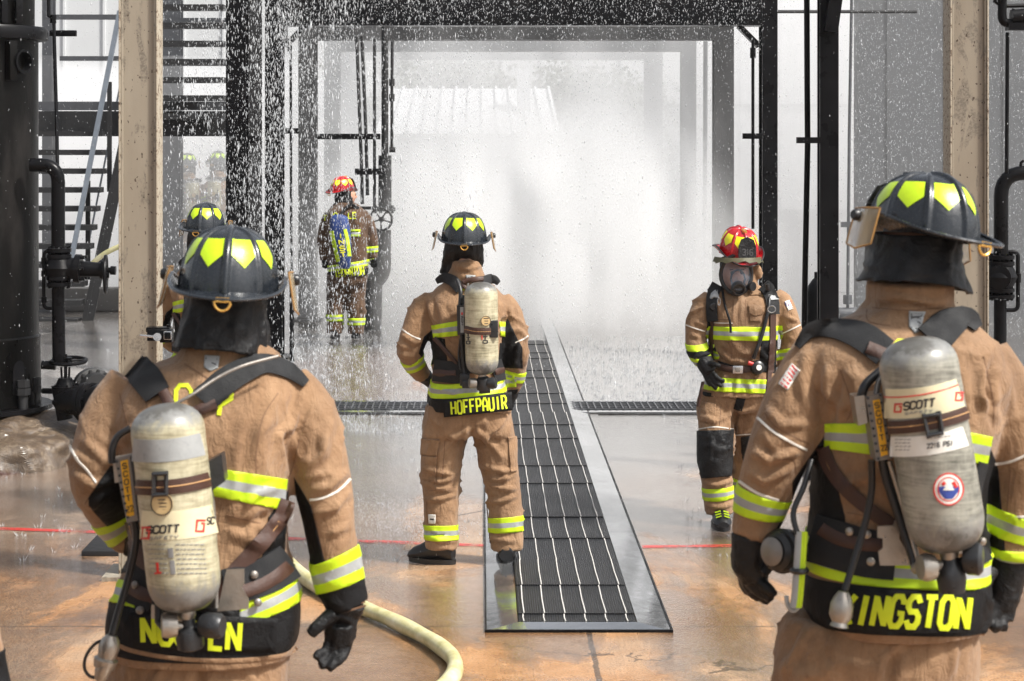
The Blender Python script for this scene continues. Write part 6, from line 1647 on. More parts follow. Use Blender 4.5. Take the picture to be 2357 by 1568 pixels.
    # face mask and safety rope clipped at the left hip
    mk = empty('face_mask', 'black face mask clipped at the left hip of the front right firefighter', 'face mask', f.P(1810, 1270, -.12))
    m = MB(); m.lathe([(0, -.03), (.045, -.03), (.052, -.01), (.054, .015), (.047, .02), (.047, .035), (.036, .045), (0, .045)], f.P(1808, 1268, -.1), (-.75, -.66, .1), 24); m.build('mask_rim', 'black_rubber', mk)
    m = MB(); m.lathe([(.030, .045), (.034, .052), (.02, .06), (0, .06)], f.P(1808, 1268, -.1), (-.75, -.66, .1), 20); m.build('mask_port', 'grey_metal', mk)
    rp = empty('safety_rope', 'lime and grey coiled safety rope hanging beside the face mask', 'rope', f.P(1836, 1230, -.2))
    m = MB()
    for i, (x, mi) in enumerate(((1846, 0), (1852, 0), (1840, 1))):
        pts = spline([(x, 1224, -.2), (x-4, 1290, -.21), (x-10, 1370, -.21), (x-14, 1398, -.21)], 8); m.tube([f.P(*p) for p in pts], .0075 if mi == 0 else .009, 8, mi)
    m.build('rope_bundle', ['lime_tape', 'silver_tape'], rp)
    m = MB(); loop = [f.P(1826+16*math.cos(R(a)), 1372+34*math.sin(R(a)), -.2) for a in range(20, 200, 20)]; m.tube(loop, .0055, 8); m.build('rope_loop', 'silver_tape', rp)
    m = MB(); m.lathe([(.02, -.006), (.024, 0), (.02, .006)], f.P(1840, 1313, -.21), (0, 0, 1), 14); m.build('rope_tie', 'black_rubber', rp)
    return f

# ---------------------------------------------------------------- centre
def centre():
    f = Fig(10.24, 1090, '')
    torso = [(598, 1046, 1100, .10, .03), (606, 1042, 1106, .11, .03), (630, 1034, 1114, .12, .03), (652, 1020, 1130, .125, .03), (668, 996, 1150, .125, .02), (700, 984, 1166, .165, .01), (750, 990, 1164, .18, .0), (800, 994, 1158, .17, .0), (850, 996, 1158, .16, .0), (880, 992, 1164, .165, .0), (915, 988, 1174, .18, .0), (945, 990, 1178, .185, .0)]
    lA = [(1000, 690, .02, 27), (975, 715, .01, 34), (957, 760, -.01, 34), (944, 800, -.02, 31), (952, 835, .06, 26), (972, 862, .16, 22)]
    rA = [(1150, 690, .02, 27), (1168, 715, .01, 32), (1180, 760, .0, 33), (1186, 810, .0, 30), (1184, 860, .06, 26), (1176, 900, .12, 20)]
    legs = [[(1035, 940, .0, 46), (1022, 1000, .0, 52), (1016, 1070, .0, 47), (1014, 1140, .0, 42), (1015, 1200, .0, 41), (1016, 1262, .0, 41)], [(1122, 940, .0, 46), (1138, 1000, .0, 49), (1148, 1070, .0, 46), (1160, 1140, .0, 42), (1164, 1200, .0, 40), (1166, 1266, .0, 39)]]
    body(f, 'firefighter standing with legs apart in the middle beside the mat tray', [lA, rA]+legs, torso, (1068, 575, .04, 34), GRP)
    folds = [([(985, 690), (995, 730), (1005, 752)], 5, 4), ([(1000, 760), (1020, 800)], 5, -3), ([(925, 770), (955, 790), (980, 780)], 5, 4), ([(918, 815), (950, 820)], 5, 3), ([(1170, 700), (1180, 735)], 5, 3), ([(1160, 730), (1150, 790)], 5, -4), ([(1200, 780), (1185, 830), (1195, 860)], 5, 4), ([(1010, 700), (1030, 780)], 8, 3), ([(1190, 800), (1165, 820)], 4, -3), ([(1040, 610), (1075, 618), (1110, 612)], 4, 3), ([(1040, 626), (1090, 632)], 4, -2)]
    def g(bm): f.loft(bm, torso, 40); f.limb(bm, lA); f.limb(bm, rA)
    f.coat = f.solid('coat', g, 'turnout_cloth', .011, folds, .0075, 7.5, 9, smooth_it=3); f.use(f.coat); c = f.coat
    def g2(bm):
        f.loft(bm, [(930, 982, 1178, .16, 0), (960, 976, 1180, .165, 0), (1000, 970, 1186, .15, 0)], 36)
        for l in legs: f.limb(bm, l)
    lf = []
    for (x, ys) in ((1015, (1085, 1105, 1122, 1145, 1240)), (1152, (1080, 1100, 1120, 1150, 1240))):
        for k, y in enumerate(ys): lf.append(([(x-42, y+(6 if k % 2 else -8)), (x, y+4), (x+38, y-(8 if k % 2 else -6))], 5, 3.5))
    lf += [([(1090, 975), (1078, 1030)], 7, -6), ([(1090, 985), (1040, 1010), (1000, 1060)], 6, 4), ([(1092, 985), (1130, 1020), (1160, 1060)], 6, 4)]
    f.tr = f.solid('trousers', g2, 'turnout_cloth', .011, lf, .0085, 8, 10, smooth_it=3)
    f.patch(c, [(989, 736), (1000, 760), (996, 850), (978, 830), (958, 830), (958, 790), (976, 775)], 'underarm_panel', 'black_cloth', .003)
    f.patch(c, [(1168, 733), (1202, 802), (1203, 848), (1157, 846), (1153, 800), (1160, 750)], 'underarm_panel', 'black_cloth', .003)
    f.patch(c, [(990, 775), (1024, 780), (1030, 835), (990, 840)], 'side_panel', 'black_cloth', .003)
    f.patch(c, [(1150, 790), (1162, 790), (1162, 850), (1146, 850)], 'side_panel', 'black_cloth', .003)
    f.band(c, ((980, 912), (1184, 900), 10), ((980, 938), (1184, 932), 16), 'hem_panel', ['black_cloth'], (0, 1), .003, r=.18, near=(1082, 930, 0, .26))
    f.band(c, ((980, 877), (1184, 862), 14), ((980, 908), (1184, 894), 16), h=.0045, r=.18, near=(1082, 895, 0, .24))
    f.band(c, ((985, 751), (1056, 739), 0), ((990, 778), (1056, 773), 0), h=.0045, r=.16, near=(1022, 760, -.1, .15), sides=((992, 740, 999, 780, 1), (1054, 740, 1054, 780, -1)), back=True)
    f.band(c, ((1148, 741), (1168, 741), 0), ((1150, 773), (1166, 775), 0), h=.0045, r=.16, near=(1155, 758, -.1, .09), sides=((1149, 740, 1152, 780, 1), (1164, 740, 1162, 780, -1)), back=True)
    f.band(c, ((922, 829), (980, 808), 8), ((940, 860), (988, 838), 8), h=.0045, near=(957, 838, .06, .10), D=.05, r=.05)
    f.band(c, ((1154, 842), (1214, 858), 6), ((1160, 868), (1208, 884), 6), h=.0045, near=(1184, 862, .06, .09), D=.06, r=.05)
    f.band(f.tr, ((974, 1208), (1058, 1208), 3), ((974, 1242), (1058, 1242), 3), h=.004, near=(1016, 1225, 0, .14), r=.09)
    f.band(f.tr, ((1124, 1192), (1206, 1186), 3), ((1124, 1226), (1206, 1222), 3), h=.004, near=(1165, 1208, 0, .14), r=.09)
    f.strip([(923, 756), (944, 771), (968, 782)], 3.2, 'piping', 'piping', .0045, cols=1); f.strip([(1186, 789), (1202, 782), (1215, 773)], 2.6, 'piping', 'piping', .0045, cols=1)
    bm = bmesh.new(); bm.from_mesh(f.tr.data); bvt = BVHTree.FromBMesh(bm); bm.free()
    m = MB()
    for p in ([(1010, 1012), (1006, 1060), (1000, 1115)], [(1024, 1014), (1018, 1112)], [(1000, 1112), (1022, 1116)], [(988, 1130), (1055, 1122)], [(1120, 1160), (1128, 1250)], [(982, 1150), (984, 1205)]): f.ribbon(p, 1.5, .001, m, bvh=bvt, cols=1)
    m.build('stitching', 'seam', f.tr)
    f.patch(f.tr, [(986, 1184), (1003, 1185), (1002, 1206), (987, 1205)], 'leg_tag', 'white_label', .002)
    m = MB(); f.ribbon([(990, 1195), (999, 1196)], 3.5, .004, m, bvh=bvt, cols=1); m.build('tag_print', 'dark_print', f.tr)
    f.strip([(1002, 740), (1040, 790)], 1.2, 'seam', 'stitching', .001, cols=1)
    # cargo pockets
    f.patch(f.tr, [(972, 1010), (1012, 1012), (1006, 1050), (970, 1046)], 'pocket_flap', 'turnout_cloth', .008); f.patch(f.tr, [(972, 1048), (1006, 1052), (1002, 1110), (974, 1104)], 'pocket', 'turnout_cloth', .006)
    f.patch(f.tr, [(1168, 1006), (1188, 1004), (1188, 1086), (1174, 1086)], 'pocket', 'turnout_cloth', .008)
    # name panel
    pn, bp = f.panel([(1018, 922), (1178, 902), (1180, 945), (1022, 961)], 'name_panel', 'black_cloth', .009)
    f.text('HOFFPAUIR', ((1038, 925), (1163, 911), (1166, 941), (1040, 954)), 4.3, 'lime_letter', gap=.5, h=.004, step=4, bvh=bp, parent=pn)
    f.patch(c, [(1072, 634), (1094, 634), (1092, 652), (1076, 652)], 'collar_tag', 'silver_tape', .004); f.text('DR', ((1077, 637), (1089, 637), (1088, 651), (1078, 651)), 1.5, 'dark_print', h=.006, vertical=True, gap=.3, step=3)
    f.text('C', ((1062, 666), (1080, 666), (1080, 690), (1062, 688)), 4.5, 'lime_letter', h=.006)
    f.skirt([(548, 1027, 1110, .10, .05), (580, 1022, 1112, .10, .05), (604, 1018, 1113, .06, .06), (622, 1014, 1110, .05, .07)], 5, .004, .7, lambda a: -8*math.cos(a))
    helmet(f.root, place(f.P(1068, 557, .03), 1, 2, 1, 1.0), 'helmet_black', 'lime_sticker')
    glove(f, [[(972, 860, .16, 20), (984, 872, .2, 17), (996, 884, .22, 14)]], [[(994, 876, .22, 6), (1008, 884, .22, 5)], [(996, 884, .22, 6), (1010, 893, .22, 5)], [(992, 890, .22, 6), (1004, 900, .22, 5)], [(988, 894, .22, 5), (998, 904, .22, 4)], [(984, 866, .2, 7), (1000, 868, .2, 5)]], voxel=.006)
    glove(f, [[(1178, 895, .12, 18), (1174, 912, .13, 17), (1168, 926, .13, 14)]], [[(1160, 926, .13, 6), (1158, 940, .12, 5)], [(1167, 930, .13, 6), (1165, 945, .12, 5)], [(1174, 929, .13, 6), (1173, 944, .12, 5)], [(1180, 925, .13, 5), (1180, 938, .12, 4)], [(1164, 906, .11, 7), (1156, 920, .10, 5)]], voxel=.006)
    boot(f, (1012, 1262, .0), toe=(-.135, .05)); boot(f, (1166, 1262, .0), toe=(.0, .15))
    # pack
    e = pack_root(f, 'breathing apparatus with tall cream cylinder on the centre firefighter', 1095, 760)
    f.strip([(1004, 648, 12), (1022, 640, 22), (1044, 648, 26), (1060, 668, 24)], 22, 'strap_pad', 'shoulder_strap', .02, parent=e); f.strip([(1148, 652, 12), (1136, 643, 20), (1116, 646, 22), (1098, 658, 18)], 20, 'strap_pad', 'shoulder_strap', .02, parent=e)
    f.web([(1066, 650), (1080, 645), (1110, 642)], 12, parent=e, h=.026); f.web([(1060, 652), (1078, 668)], 9, parent=e, h=.02)
    f.strip([(1000, 852), (1030, 856), (1060, 858)], 50, 'strap_pad', 'waist_pad', .018, parent=e); f.strip([(1134, 856), (1158, 850)], 48, 'strap_pad', 'waist_pad', .018, parent=e)
    f.web([(1000, 856), (1026, 858), (1050, 858)], 15, 'waist_belt', .026, e); f.web([(1138, 856), (1158, 850)], 15, 'waist_belt', .026, e)
    f.web([(1000, 778), (1022, 802), (1052, 838)], 9, 'diagonal_strap', .016, e)
    m = MB(); m.poly([f.P(x, y, -.225) for x, y in ((1058, 680), (1120, 680), (1130, 860), (1060, 860))], (0, .03, 0)); m.build('pack_frame', 'pack_plastic', e)
    cy, bv = cylinder_mesh(f, (1107, 649), (1110, 864), 37, 'cylinder_cream', e, da=-.32, db=-.32)
    st = f.strip([(1071, 758), (1090, 762), (1110, 763), (1130, 762), (1143, 758)], 16, 'brown_webbing', 'cylinder_strap', .006, bvh=bv, parent=e); f.strip([(1071, 758), (1090, 762), (1110, 763), (1130, 762), (1143, 758)], 2, 'web_stripe', 'web_stripe', .008, bvh=bv, parent=st, cols=1)
    m = MB(); a = f.P(1136, 757, -.37); m.box(a, (.045, .05, .085), None, 0, .006); m.build('strap_buckle', 'pack_plastic', e)
    h = cast(bv, 1118, 739); m = MB(); m.lathe([(0, .001), (.026, .001), (.026, .003), (0, .003)], h[0], h[1], 24); rs = m.build('round_sticker', 'tan_label', cy)
    m = MB(); m.lathe([(.0235, .0034), (.0255, .0034), (.0255, .0046), (.0235, .0046)], h[0], h[1], 24, cap=False); 
    for yy in (733, 739, 745): f.ribbon([(1111, yy), (1126, yy)], 1.6, .005, m, bvh=bv, cols=1)
    m.build('sticker_print', 'dark_print', rs)
    f.text('TTO', ((1112, 766), (1122, 766), (1122, 790), (1112, 790)), 2, 'dark_print', h=.003, bvh=bv, vertical=True, gap=.3, parent=cy, step=3); m = MB(); f.ribbon([(1109, 768), (1110, 782)], 2.4, .003, m, bvh=bv, cols=1); m.build('red_mark', 'red_print', cy)
    f.text('TTO', ((1074, 768), (1082, 768), (1082, 792), (1074, 792)), 2, 'dark_print', h=.003, bvh=bv, vertical=True, gap=.3, parent=cy, step=3)
    m = MB(); m.poly([f.P(x, y, -.30) for x, y in ((1051, 704), (1071, 703), (1072, 770), (1053, 771))], (0, .08, 0)); ho = m.build('alarm_housing', 'pack_plastic', e)
    m = MB(); m.poly([f.P(x, y, -.303) for x, y in ((1059, 707), (1067, 707), (1068, 766), (1060, 766))], (0, .005, 0)); lo = m.build('housing_label', 'silver_tape', ho)
    bm = bmesh.new(); bm.from_mesh(lo.data); b2 = BVHTree.FromBMesh(bm); bm.free()
    f.text('SCOTT', ((1061.5, 728), (1066, 728), (1066.5, 750), (1062, 750)), .9, 'dark_print', h=.003, bvh=b2, vertical=True, gap=.3, parent=lo, step=3); m = MB(); f.ribbon([(1063.5, 719), (1063.5, 725)], 4, .003, m, bvh=b2, cols=1); m.build('logo', 'red_print', lo)
    T = lambda pts, r, nm='air_hose', mt='black_rubber': f.tubeon(pts, r, .01).build(nm, mt, e)
    T([(1052, 645, -.2), (1060, 670, -.24), (1059, 704, -.26)], .011); T([(1062, 770, -.26), (1064, 800, -.26), (1069, 850, -.26), (1070, 868, -.27)], .009); T([(1060, 780, -.25), (1056, 815, -.24), (1060, 850, -.25)], .006); T([(1078, 652, -.28), (1070, 690, -.3), (1071, 730, -.3)], .004, 'sensor_cable', 'grey_metal')
    X = lambda x, y, d=-.32: f.P(x, y, d)
    m = MB(); m.lathe([(.018, 0), (.02, .014), (.016, .022)], X(1110, 861), (0, 0, -1), 14); m.build('cylinder_neck', 'worn_metal', cy)
    m = MB(); m.lathe([(.02, 0), (.036, .015), (.038, .05), (.032, .07), (0, .07)], X(1113, 866), (0, 0, -1), 18); m.bar(X(1102, 895), X(1128, 893), .03, .05, 0, .004); m.build('cylinder_valve', 'pack_plastic', e)
    m = MB(); m.lathe([(0, -.018), (.024, -.018), (.027, 0), (.022, .016), (0, .016)], X(1087, 882, -.34), (-1, -.3, 0), 16); m.cyl(X(1090, 882), X(1105, 882), .012, 10); m.build('coupling_knob', 'worn_metal', e)
    m = MB(); m.lathe([(0, -.02), (.026, -.02), (.03, 0), (.026, .02), (0, .022)], X(1133, 882, -.34), (1, -.3, 0), 14); m.cyl(X(1120, 882), X(1130, 882), .012, 10); m.build('hand_knob', 'pack_plastic', e)
    m = MB(); m.box(X(1070, 874, -.27), (.05, .04, .06), None, 0, .006); m.box(X(1075, 884, -.28), (.05, .04, .04), None, 0, .006); m.build('pressure_reducer', 'pack_plastic', e)
    T([(1004, 830, .1), (1000, 870, .12), (990, 900, .14), (988, 925, .14)], .012, 'hanging_strap', 'black_cloth')
    return f

def copy_tree(o, parent=None, skip=()):
    c = o.copy(); COL.objects.link(c)
    if parent is not None:
        inv = o.matrix_parent_inverse.copy(); c.parent = parent; c.matrix_parent_inverse = inv
    for ch in list(o.children):
        if any(ch.name.startswith(k) for k in skip): continue
        copy_tree(ch, c, skip)
    return c

# ---------------------------------------------------------------- head with a face
def head_mesh(fig, c, r, yaw, name='head', face=True):
    """c: centre (world), r: half width in m, yaw deg: 0 looks to +Y"""
    bm = bmesh.new(); bmesh.ops.create_icosphere(bm, subdivisions=5, radius=1)
    for v in bm.verts:
        x, y, z = v.co
        w = 1-.22*max(0, -z)**1.3
        p = Vector((x*r*.98*w, y*r*1.22*(1-.10*max(0, -z)), z*r*1.38))
        if y > .0:
            p.y += .02*math.exp(-((z+.02)/.12)**2-(x/.11)**2)*1.0+.012*math.exp(-((z+.18)/.10)**2-(x/.14)**2)   # nose
            p.y -= .008*math.exp(-((z-.16)/.10)**2-((abs(x)-.36)/.16)**2)                                        # eye sockets
            p.y += .006*math.exp(-((z-.30)/.07)**2)                                                              # brow
            p.y += .007*math.exp(-((z+.46)/.05)**2-(x/.26)**2)+.006*math.exp(-((z+.60)/.05)**2-(x/.22)**2)-.005*math.exp(-((z+.53)/.025)**2-(x/.26)**2)
            p.y += .008*math.exp(-((z+.86)/.12)**2-(x/.3)**2)
        p.x += .010*math.exp(-((z-.02)/.2)**2-((y+.05)/.14)**2)*(1 if x > 0 else -1)*(abs(x) > .8)
        v.co = p
    M = Matrix.Translation(c) @ Matrix.Rotation(R(yaw), 4, 'Z'); bm.transform(M)
    for f_ in bm.faces: f_.smooth = True
    o = from_bm(name, bm, 'skin', fig.root)
    m = MB()
    for sx in (-1, 1):
        m.lathe([(0, 0), (.010, .002), (0, .006)], M @ Vector((sx*r*.36, r*1.10, r*.20)), M.to_3x3() @ Vector((0, 1, 0)), 10)
        m.tube([M @ Vector((sx*(r*.36+q), r*1.17-abs(q)*.3, r*.42)) for q in (-.014, 0, .014)], .003, 6)
    m.build('eyes_and_brows', 'hair', o)
    return o, M

# ---------------------------------------------------------------- masked instructor walking towards us
def instructor_masked():
    f = Fig(11.35, 1690, '')
    torso = [(652, 1672, 1738, .07, .02), (668, 1646, 1766, .11, .02), (690, 1630, 1786, .15, .01), (730, 1630, 1788, .17, .0), (790, 1634, 1788, .17, .0), (840, 1640, 1784, .16, .0), (875, 1622, 1792, .17, .0), (908, 1612, 1794, .18, .0)]
    lA = [(1640, 684, .02, 24), (1622, 706, .0, 29), (1606, 745, -.02, 29), (1600, 776, -.03, 26), (1606, 806, -.07, 24), (1620, 832, -.13, 21)]
    rA = [(1778, 684, .02, 24), (1800, 704, .01, 29), (1816, 742, .0, 29), (1824, 776, .0, 27), (1818, 815, .0, 25), (1808, 850, .0, 20)]
    legs = [[(1660, 890, .0, 46), (1650, 930, -.02, 46), (1648, 1000, -.10, 42), (1646, 1060, -.12, 39), (1652, 1120, -.13, 37), (1656, 1180, -.12, 34)], [(1742, 890, .0, 46), (1734, 930, .0, 45), (1722, 1000, .03, 40), (1716, 1060, .08, 35), (1712, 1110, .16, 32), (1706, 1140, .2, 30)]]
    body(f, 'instructor with red helmet and face mask walking towards the camera', [lA, rA]+legs, torso, (1692, 622, .0, 30), None)
    folds = [([(1600, 740), (1625, 750), (1640, 742)], 4, 3), ([(1590, 770), (1612, 778)], 4, 3), ([(1700, 690), (1696, 740)], 4, -3), ([(1650, 800), (1680, 830), (1720, 835)], 5, 3), ([(1740, 800), (1770, 830)], 5, 3), ([(1640, 850), (1650, 900)], 5, 4), ([(1690, 862), (1685, 905)], 5, -4), ([(1720, 865), (1730, 905)], 5, 4), ([(1810, 730), (1840, 740)], 4, 3), ([(1650, 690), (1660, 720)], 5, 3), ([(1668, 862), (1666, 905)], 5, 3), ([(1760, 862), (1755, 905)], 5, 3)]
    def g(bm): f.loft(bm, torso, 40); f.limb(bm, lA); f.limb(bm, rA)
    f.coat = f.solid('coat', g, 'turnout_cloth', .011, folds, .0075, 7.5, 12, smooth_it=3); f.use(f.coat); c = f.coat
    def g2(bm):
        f.loft(bm, [(885, 1616, 1790, .15, 0), (915, 1612, 1784, .16, 0), (945, 1612, 1776, .14, 0)], 36)
        for l in legs: f.limb(bm, l)
    lf = [([(1692, 930), (1690, 1000)], 6, -6), ([(1612, 960), (1650, 970), (1690, 950)], 5, 3), ([(1612, 1110), (1650, 1118), (1690, 1105)], 5, 4), ([(1618, 1160), (1655, 1168), (1688, 1160)], 5, 3), ([(1700, 950), (1740, 940)], 5, 3), ([(1640, 1000), (1636, 1060)], 4, 2)]
    f.tr = f.solid('trousers', g2, 'turnout_cloth', .011, lf, .0085, 8, 13, smooth_it=3); t = f.tr
    # collar flaps
    def col(bm): f.loft(bm, [(610, 1680, 1738, .06, .03), (635, 1672, 1742, .07, .03), (655, 1664, 1746, .08, .03), (668, 1662, 1748, .08, .03)], 30, 2.2); f.limb(bm, [(1730, 600, .02, 8), (1742, 620, .0, 11), (1748, 642, .0, 8)])
    f.solid('collar', col, 'turnout_cloth', .009, (), .004, 10, 4, smooth_it=3)
    f.patch(c, [(1634, 690), (1640, 700), (1640, 840), (1632, 840), (1624, 780)], 'side_panel', 'black_cloth', .003); f.patch(c, [(1752, 784), (1786, 780), (1786, 860), (1746, 855)], 'side_panel', 'black_cloth', .003); f.patch(c, [(1638, 800), (1652, 830), (1700, 845), (1660, 852), (1640, 850)], 'side_panel', 'black_cloth', .003)
    f.band(c, ((1628, 749), (1792, 749), 4), ((1628, 779), (1792, 781), 4), h=.005, r=.17, near=(1710, 765, 0, .225))
    f.band(c, ((1600, 862), (1802, 868), 8), ((1600, 892), (1802, 898), 9), h=.005, r=.17, near=(1704, 880, 0, .27))
    f.band(c, ((1600, 898), (1700, 900), 8), ((1600, 914), (1700, 916), 8), 'hem_panel', ['black_cloth'], (0, 1), .003, r=.17, near=(1630, 905, 0, .12))
    f.band(c, ((1574, 792), (1632, 786), 6), ((1576, 802), (1632, 798), 7), 'reflective_band', ['lime_tape'], (0, 1), h=.0045, near=(1604, 795, -.05, .10), D=-.05, r=.06)
    f.band(c, ((1576, 802), (1632, 798), 7), ((1586, 824), (1640, 812), 7), 'cuff_panel', ['black_cloth'], (0, 1), h=.003, near=(1610, 810, -.07, .10), D=-.07, r=.06)
    f.band(c, ((1584, 824), (1638, 810), 7), ((1594, 846), (1640, 830), 7), h=.0045, near=(1614, 826, -.09, .10), D=-.09, r=.06)
    f.band(c, ((1790, 806), (1846, 790), 4), ((1794, 828), (1846, 816), 4), h=.0045, near=(1820, 808, 0, .10), r=.06)
    f.strip([(1578, 748), (1600, 756), (1622, 763)], 2.6, 'piping', 'piping', .0045, cols=1); f.strip([(1796, 770), (1818, 760), (1842, 748)], 2.6, 'piping', 'piping', .0045, cols=1); f.strip([(1644, 743), (1664, 744), (1686, 744)], 2.2, 'piping', 'piping', .0045, cols=1)
    m = MB()
    for p in ([(1688, 690), (1686, 760), (1684, 840)], [(1716, 690), (1716, 740), (1714, 840)], [(1720, 668), (1700, 690)], [(1644, 736), (1684, 736)]): f.ribbon(p, 1.5, .001, m, cols=1)
    m.build('stitching', 'seam', c)
    f.patch(c, [(1722, 703), (1754, 706), (1752, 724), (1740, 728), (1724, 722)], 'pocket_flap', 'turnout_cloth', .010); f.patch(c, [(1724, 722), (1752, 724), (1750, 742), (1726, 740)], 'pocket', 'turnout_cloth', .006); f.patch(c, [(1724, 672), (1750, 670), (1750, 680), (1724, 681)], 'loop_tab', 'turnout_cloth', .007)
    fl = f.patch(c, [(1806, 694), (1816, 691), (1825, 711), (1814, 715)], 'flag_patch', 'white_label', .004)
    m = MB()
    for i in range(4): f.ribbon([(1812+i*1.6, 696+i*4.8), (1820+i*1.2, 694+i*4.8)], 2, .006, m, cols=1)
    m.build('flag_stripes', 'red_print', fl or c); m = MB(); f.ribbon([(1809, 695), (1813, 705)], 6, .006, m, cols=1); m.build('flag_canton', 'blue_print', fl or c)
    # knee pads, leg bands
    f.patch(t, [(1608, 992), (1686, 990), (1684, 1050), (1680, 1096), (1618, 1100), (1608, 1060)], 'knee_pad', 'black_leather', .012, dmax=0)
    f.patch(t, [(1706, 1006), (1742, 1002), (1740, 1080), (1714, 1090)], 'knee_pad', 'black_leather', .012)
    f.band(t, ((1608, 1124), (1694, 1116), 5), ((1610, 1152), (1694, 1142), 6), h=.0045, near=(1652, 1136, -.13, .13), D=-.12, r=.08)
    f.band(t, ((1680, 1098), (1745, 1100), 3), ((1680, 1122), (1745, 1124), 3), h=.0045, near=(1713, 1110, .16, .115), D=.15, r=.08)
    bm = bmesh.new(); bm.from_mesh(t.data); bvt = BVHTree.FromBMesh(bm); bm.free()
    f.strip([(1608, 988), (1646, 983), (1688, 988)], 2.4, 'piping', 'piping', .004, bvh=bvt, parent=t, cols=1); f.strip([(1694, 1002), (1720, 1000), (1742, 1000)], 2.4, 'piping', 'piping', .004, bvh=bvt, parent=t, cols=1)
    f.patch(t, [(1614, 925), (1648, 930), (1646, 975), (1612, 968)], 'pocket', 'turnout_cloth', .008)
    m = MB(); f.ribbon([(1660, 930), (1656, 980)], 1.4, .001, m, bvh=bvt, cols=1); f.ribbon([(1686, 1010), (1684, 1090)], 1.4, .001, m, bvh=bvt, cols=1); m.build('stitching', 'seam', t)
    m = MB(); f.ribbon([(1708, 910), (1698, 944)], 20, .008, m, bvh=bvt, cols=2); m.build('hanging_strap', 'black_cloth', t)
    # head, mask, helmet
    hc = f.P(1690, 632, -.02); hd, M = head_mesh(f, hc, .078, 183)
    MH = M; M = M @ Matrix.Scale(1.12, 4)
    m = MB()
    # rubber rim, clear cone lens, port
    rim = [M @ Vector((.078*math.sin(R(a)), .062+.018*abs(math.cos(R(a)))-.012*abs(math.sin(R(a))), .004+.098*math.cos(R(a)))) for a in range(0, 361, 15)]
    m.tube(rim, .012, 10, cap=False); mr = m.build('mask_rim', 'black_rubber', f.root)
    m = MB(); n = 24; rings = []
    for k, (rx, rz, yy, zz) in enumerate(((.076, .094, .075, .006), (.066, .080, .098, .002), (.052, .060, .122, -.012), (.040, .042, .135, -.030))):
        rings.append([m.bm.verts.new(M @ Vector((rx*math.sin(2*math.pi*i/n), yy-.02*abs(math.sin(2*math.pi*i/n)), zz+rz*math.cos(2*math.pi*i/n)))) for i in range(n)])
    for a, b in zip(rings, rings[1:]):
        for i in range(n):
            fc = m.bm.faces.new((a[i], a[(i+1) % n], b[(i+1) % n], b[i])); fc.smooth = True
    m.bm.faces.new(rings[-1]); m.build('mask_lens', 'clear_lens', mr)
    m = MB(); yv = M.to_3x3() @ Vector((0, 1, -.25)); m.lathe([(.038, -.03), (.042, .0), (.036, .02), (.028, .02), (.024, .0), (0, -.005)], M @ Vector((0, .125, -.062)), yv, 20); m.tube([M @ Vector((.036*math.sin(R(a)), .105, -.015+.045*math.cos(R(a)))) for a in range(0, 361, 30)], .006, 8, cap=False); m.lathe([(0, 0), (.026, 0), (.026, .02), (0, .02)], M @ Vector((-.070, .075, -.055)), M.to_3x3() @ Vector((-.6, .8, 0)), 14); m.build('mask_port', 'black_rubber', mr)
    m = MB(); m.poly([f.P(x, y, -.03) for x, y in ((1727, 630), (1733, 630), (1730, 644), (1723, 646))], (0, .02, 0)); m.build('lime_tab', 'lime_tape', mr)
    f.solid('hood', lambda bm: f.loft(bm, [(590, 1658, 1730, .08, .07), (615, 1656, 1732, .085, .075), (645, 1664, 1734, .08, .07), (668, 1668, 1736, .08, .05)], 30, 2.2), 'black_cloth', .01, (), .003, 10, 2, smooth_it=3)
    helmet(f.root, place(f.P(1700, 583, .01), 190, 14, -2, .99), 'helmet_red', 'yellow_sticker', front='316', lens=False)
    m = MB(); rws = []
    for k in range(21):
        a = R(190+180*(k/20)); x, y = math.cos(a), math.sin(a)
        p = f.P(1697, 590, -.02)+Vector((x*.135, y*.16, 0)); rws.append((m.bm.verts.new(p), m.bm.verts.new(p+Vector((x*.012, y*.018, -.020-.012*abs(x)+.006*math.sin(k*2.1))))))
    for a, b in zip(rws, rws[1:]): m.bm.faces.new((a[0], b[0], b[1], a[1]))
    bmesh.ops.solidify(m.bm, geom=m.bm.faces[:], thickness=.003); m.build('eye_shield', 'dull_flap', f.root)
    # gloves
    glove(f, [[(1620, 828, -.13, 21), (1626, 844, -.15, 19), (1634, 858, -.16, 17)]], [[(1628, 862, -.16, 6.5), (1636, 880, -.18, 5.6), (1644, 890, -.19, 5), (1650, 896, -.19, 4.4)], [(1635, 862, -.17, 6.5), (1646, 878, -.19, 5.6), (1656, 886, -.2, 5), (1662, 890, -.2, 4.4)], [(1640, 858, -.17, 6.5), (1652, 870, -.2, 5.6), (1662, 876, -.2, 5), (1668, 877, -.2, 4.4)], [(1622, 860, -.16, 6), (1628, 876, -.17, 5.2), (1636, 888, -.18, 4.2)], [(1630, 838, -.17, 8), (1642, 838, -.2, 6.5), (1652, 841, -.22, 5.5), (1658, 843, -.22, 4.6)]], voxel=.005)
    glove(f, [[(1808, 845, .0, 19), (1806, 862, .0, 18), (1804, 876, .0, 15)]], [[(1796, 876, .0, 6), (1794, 892, .0, 5)], [(1802, 880, .0, 6), (1800, 896, .0, 5)], [(1808, 879, .0, 6), (1807, 894, .0, 5)], [(1813, 874, .0, 5), (1813, 888, .0, 4)], [(1796, 860, -.02, 7), (1788, 874, -.02, 5)]], voxel=.006)
    b = boot(f, (1656, 1176, -.12), toe=(.0, -.16))
    m = MB()
    for k in range(3):
        for s_ in (-1, 1): m.bar((f.P(1656, 0, -.12).x+s_*.008, f.Y-.12-.115-.022*k, .104-.010*k), (f.P(1656, 0, -.12).x+s_*.038, f.Y-.12-.11-.022*k, .094-.010*k), .008, .006)
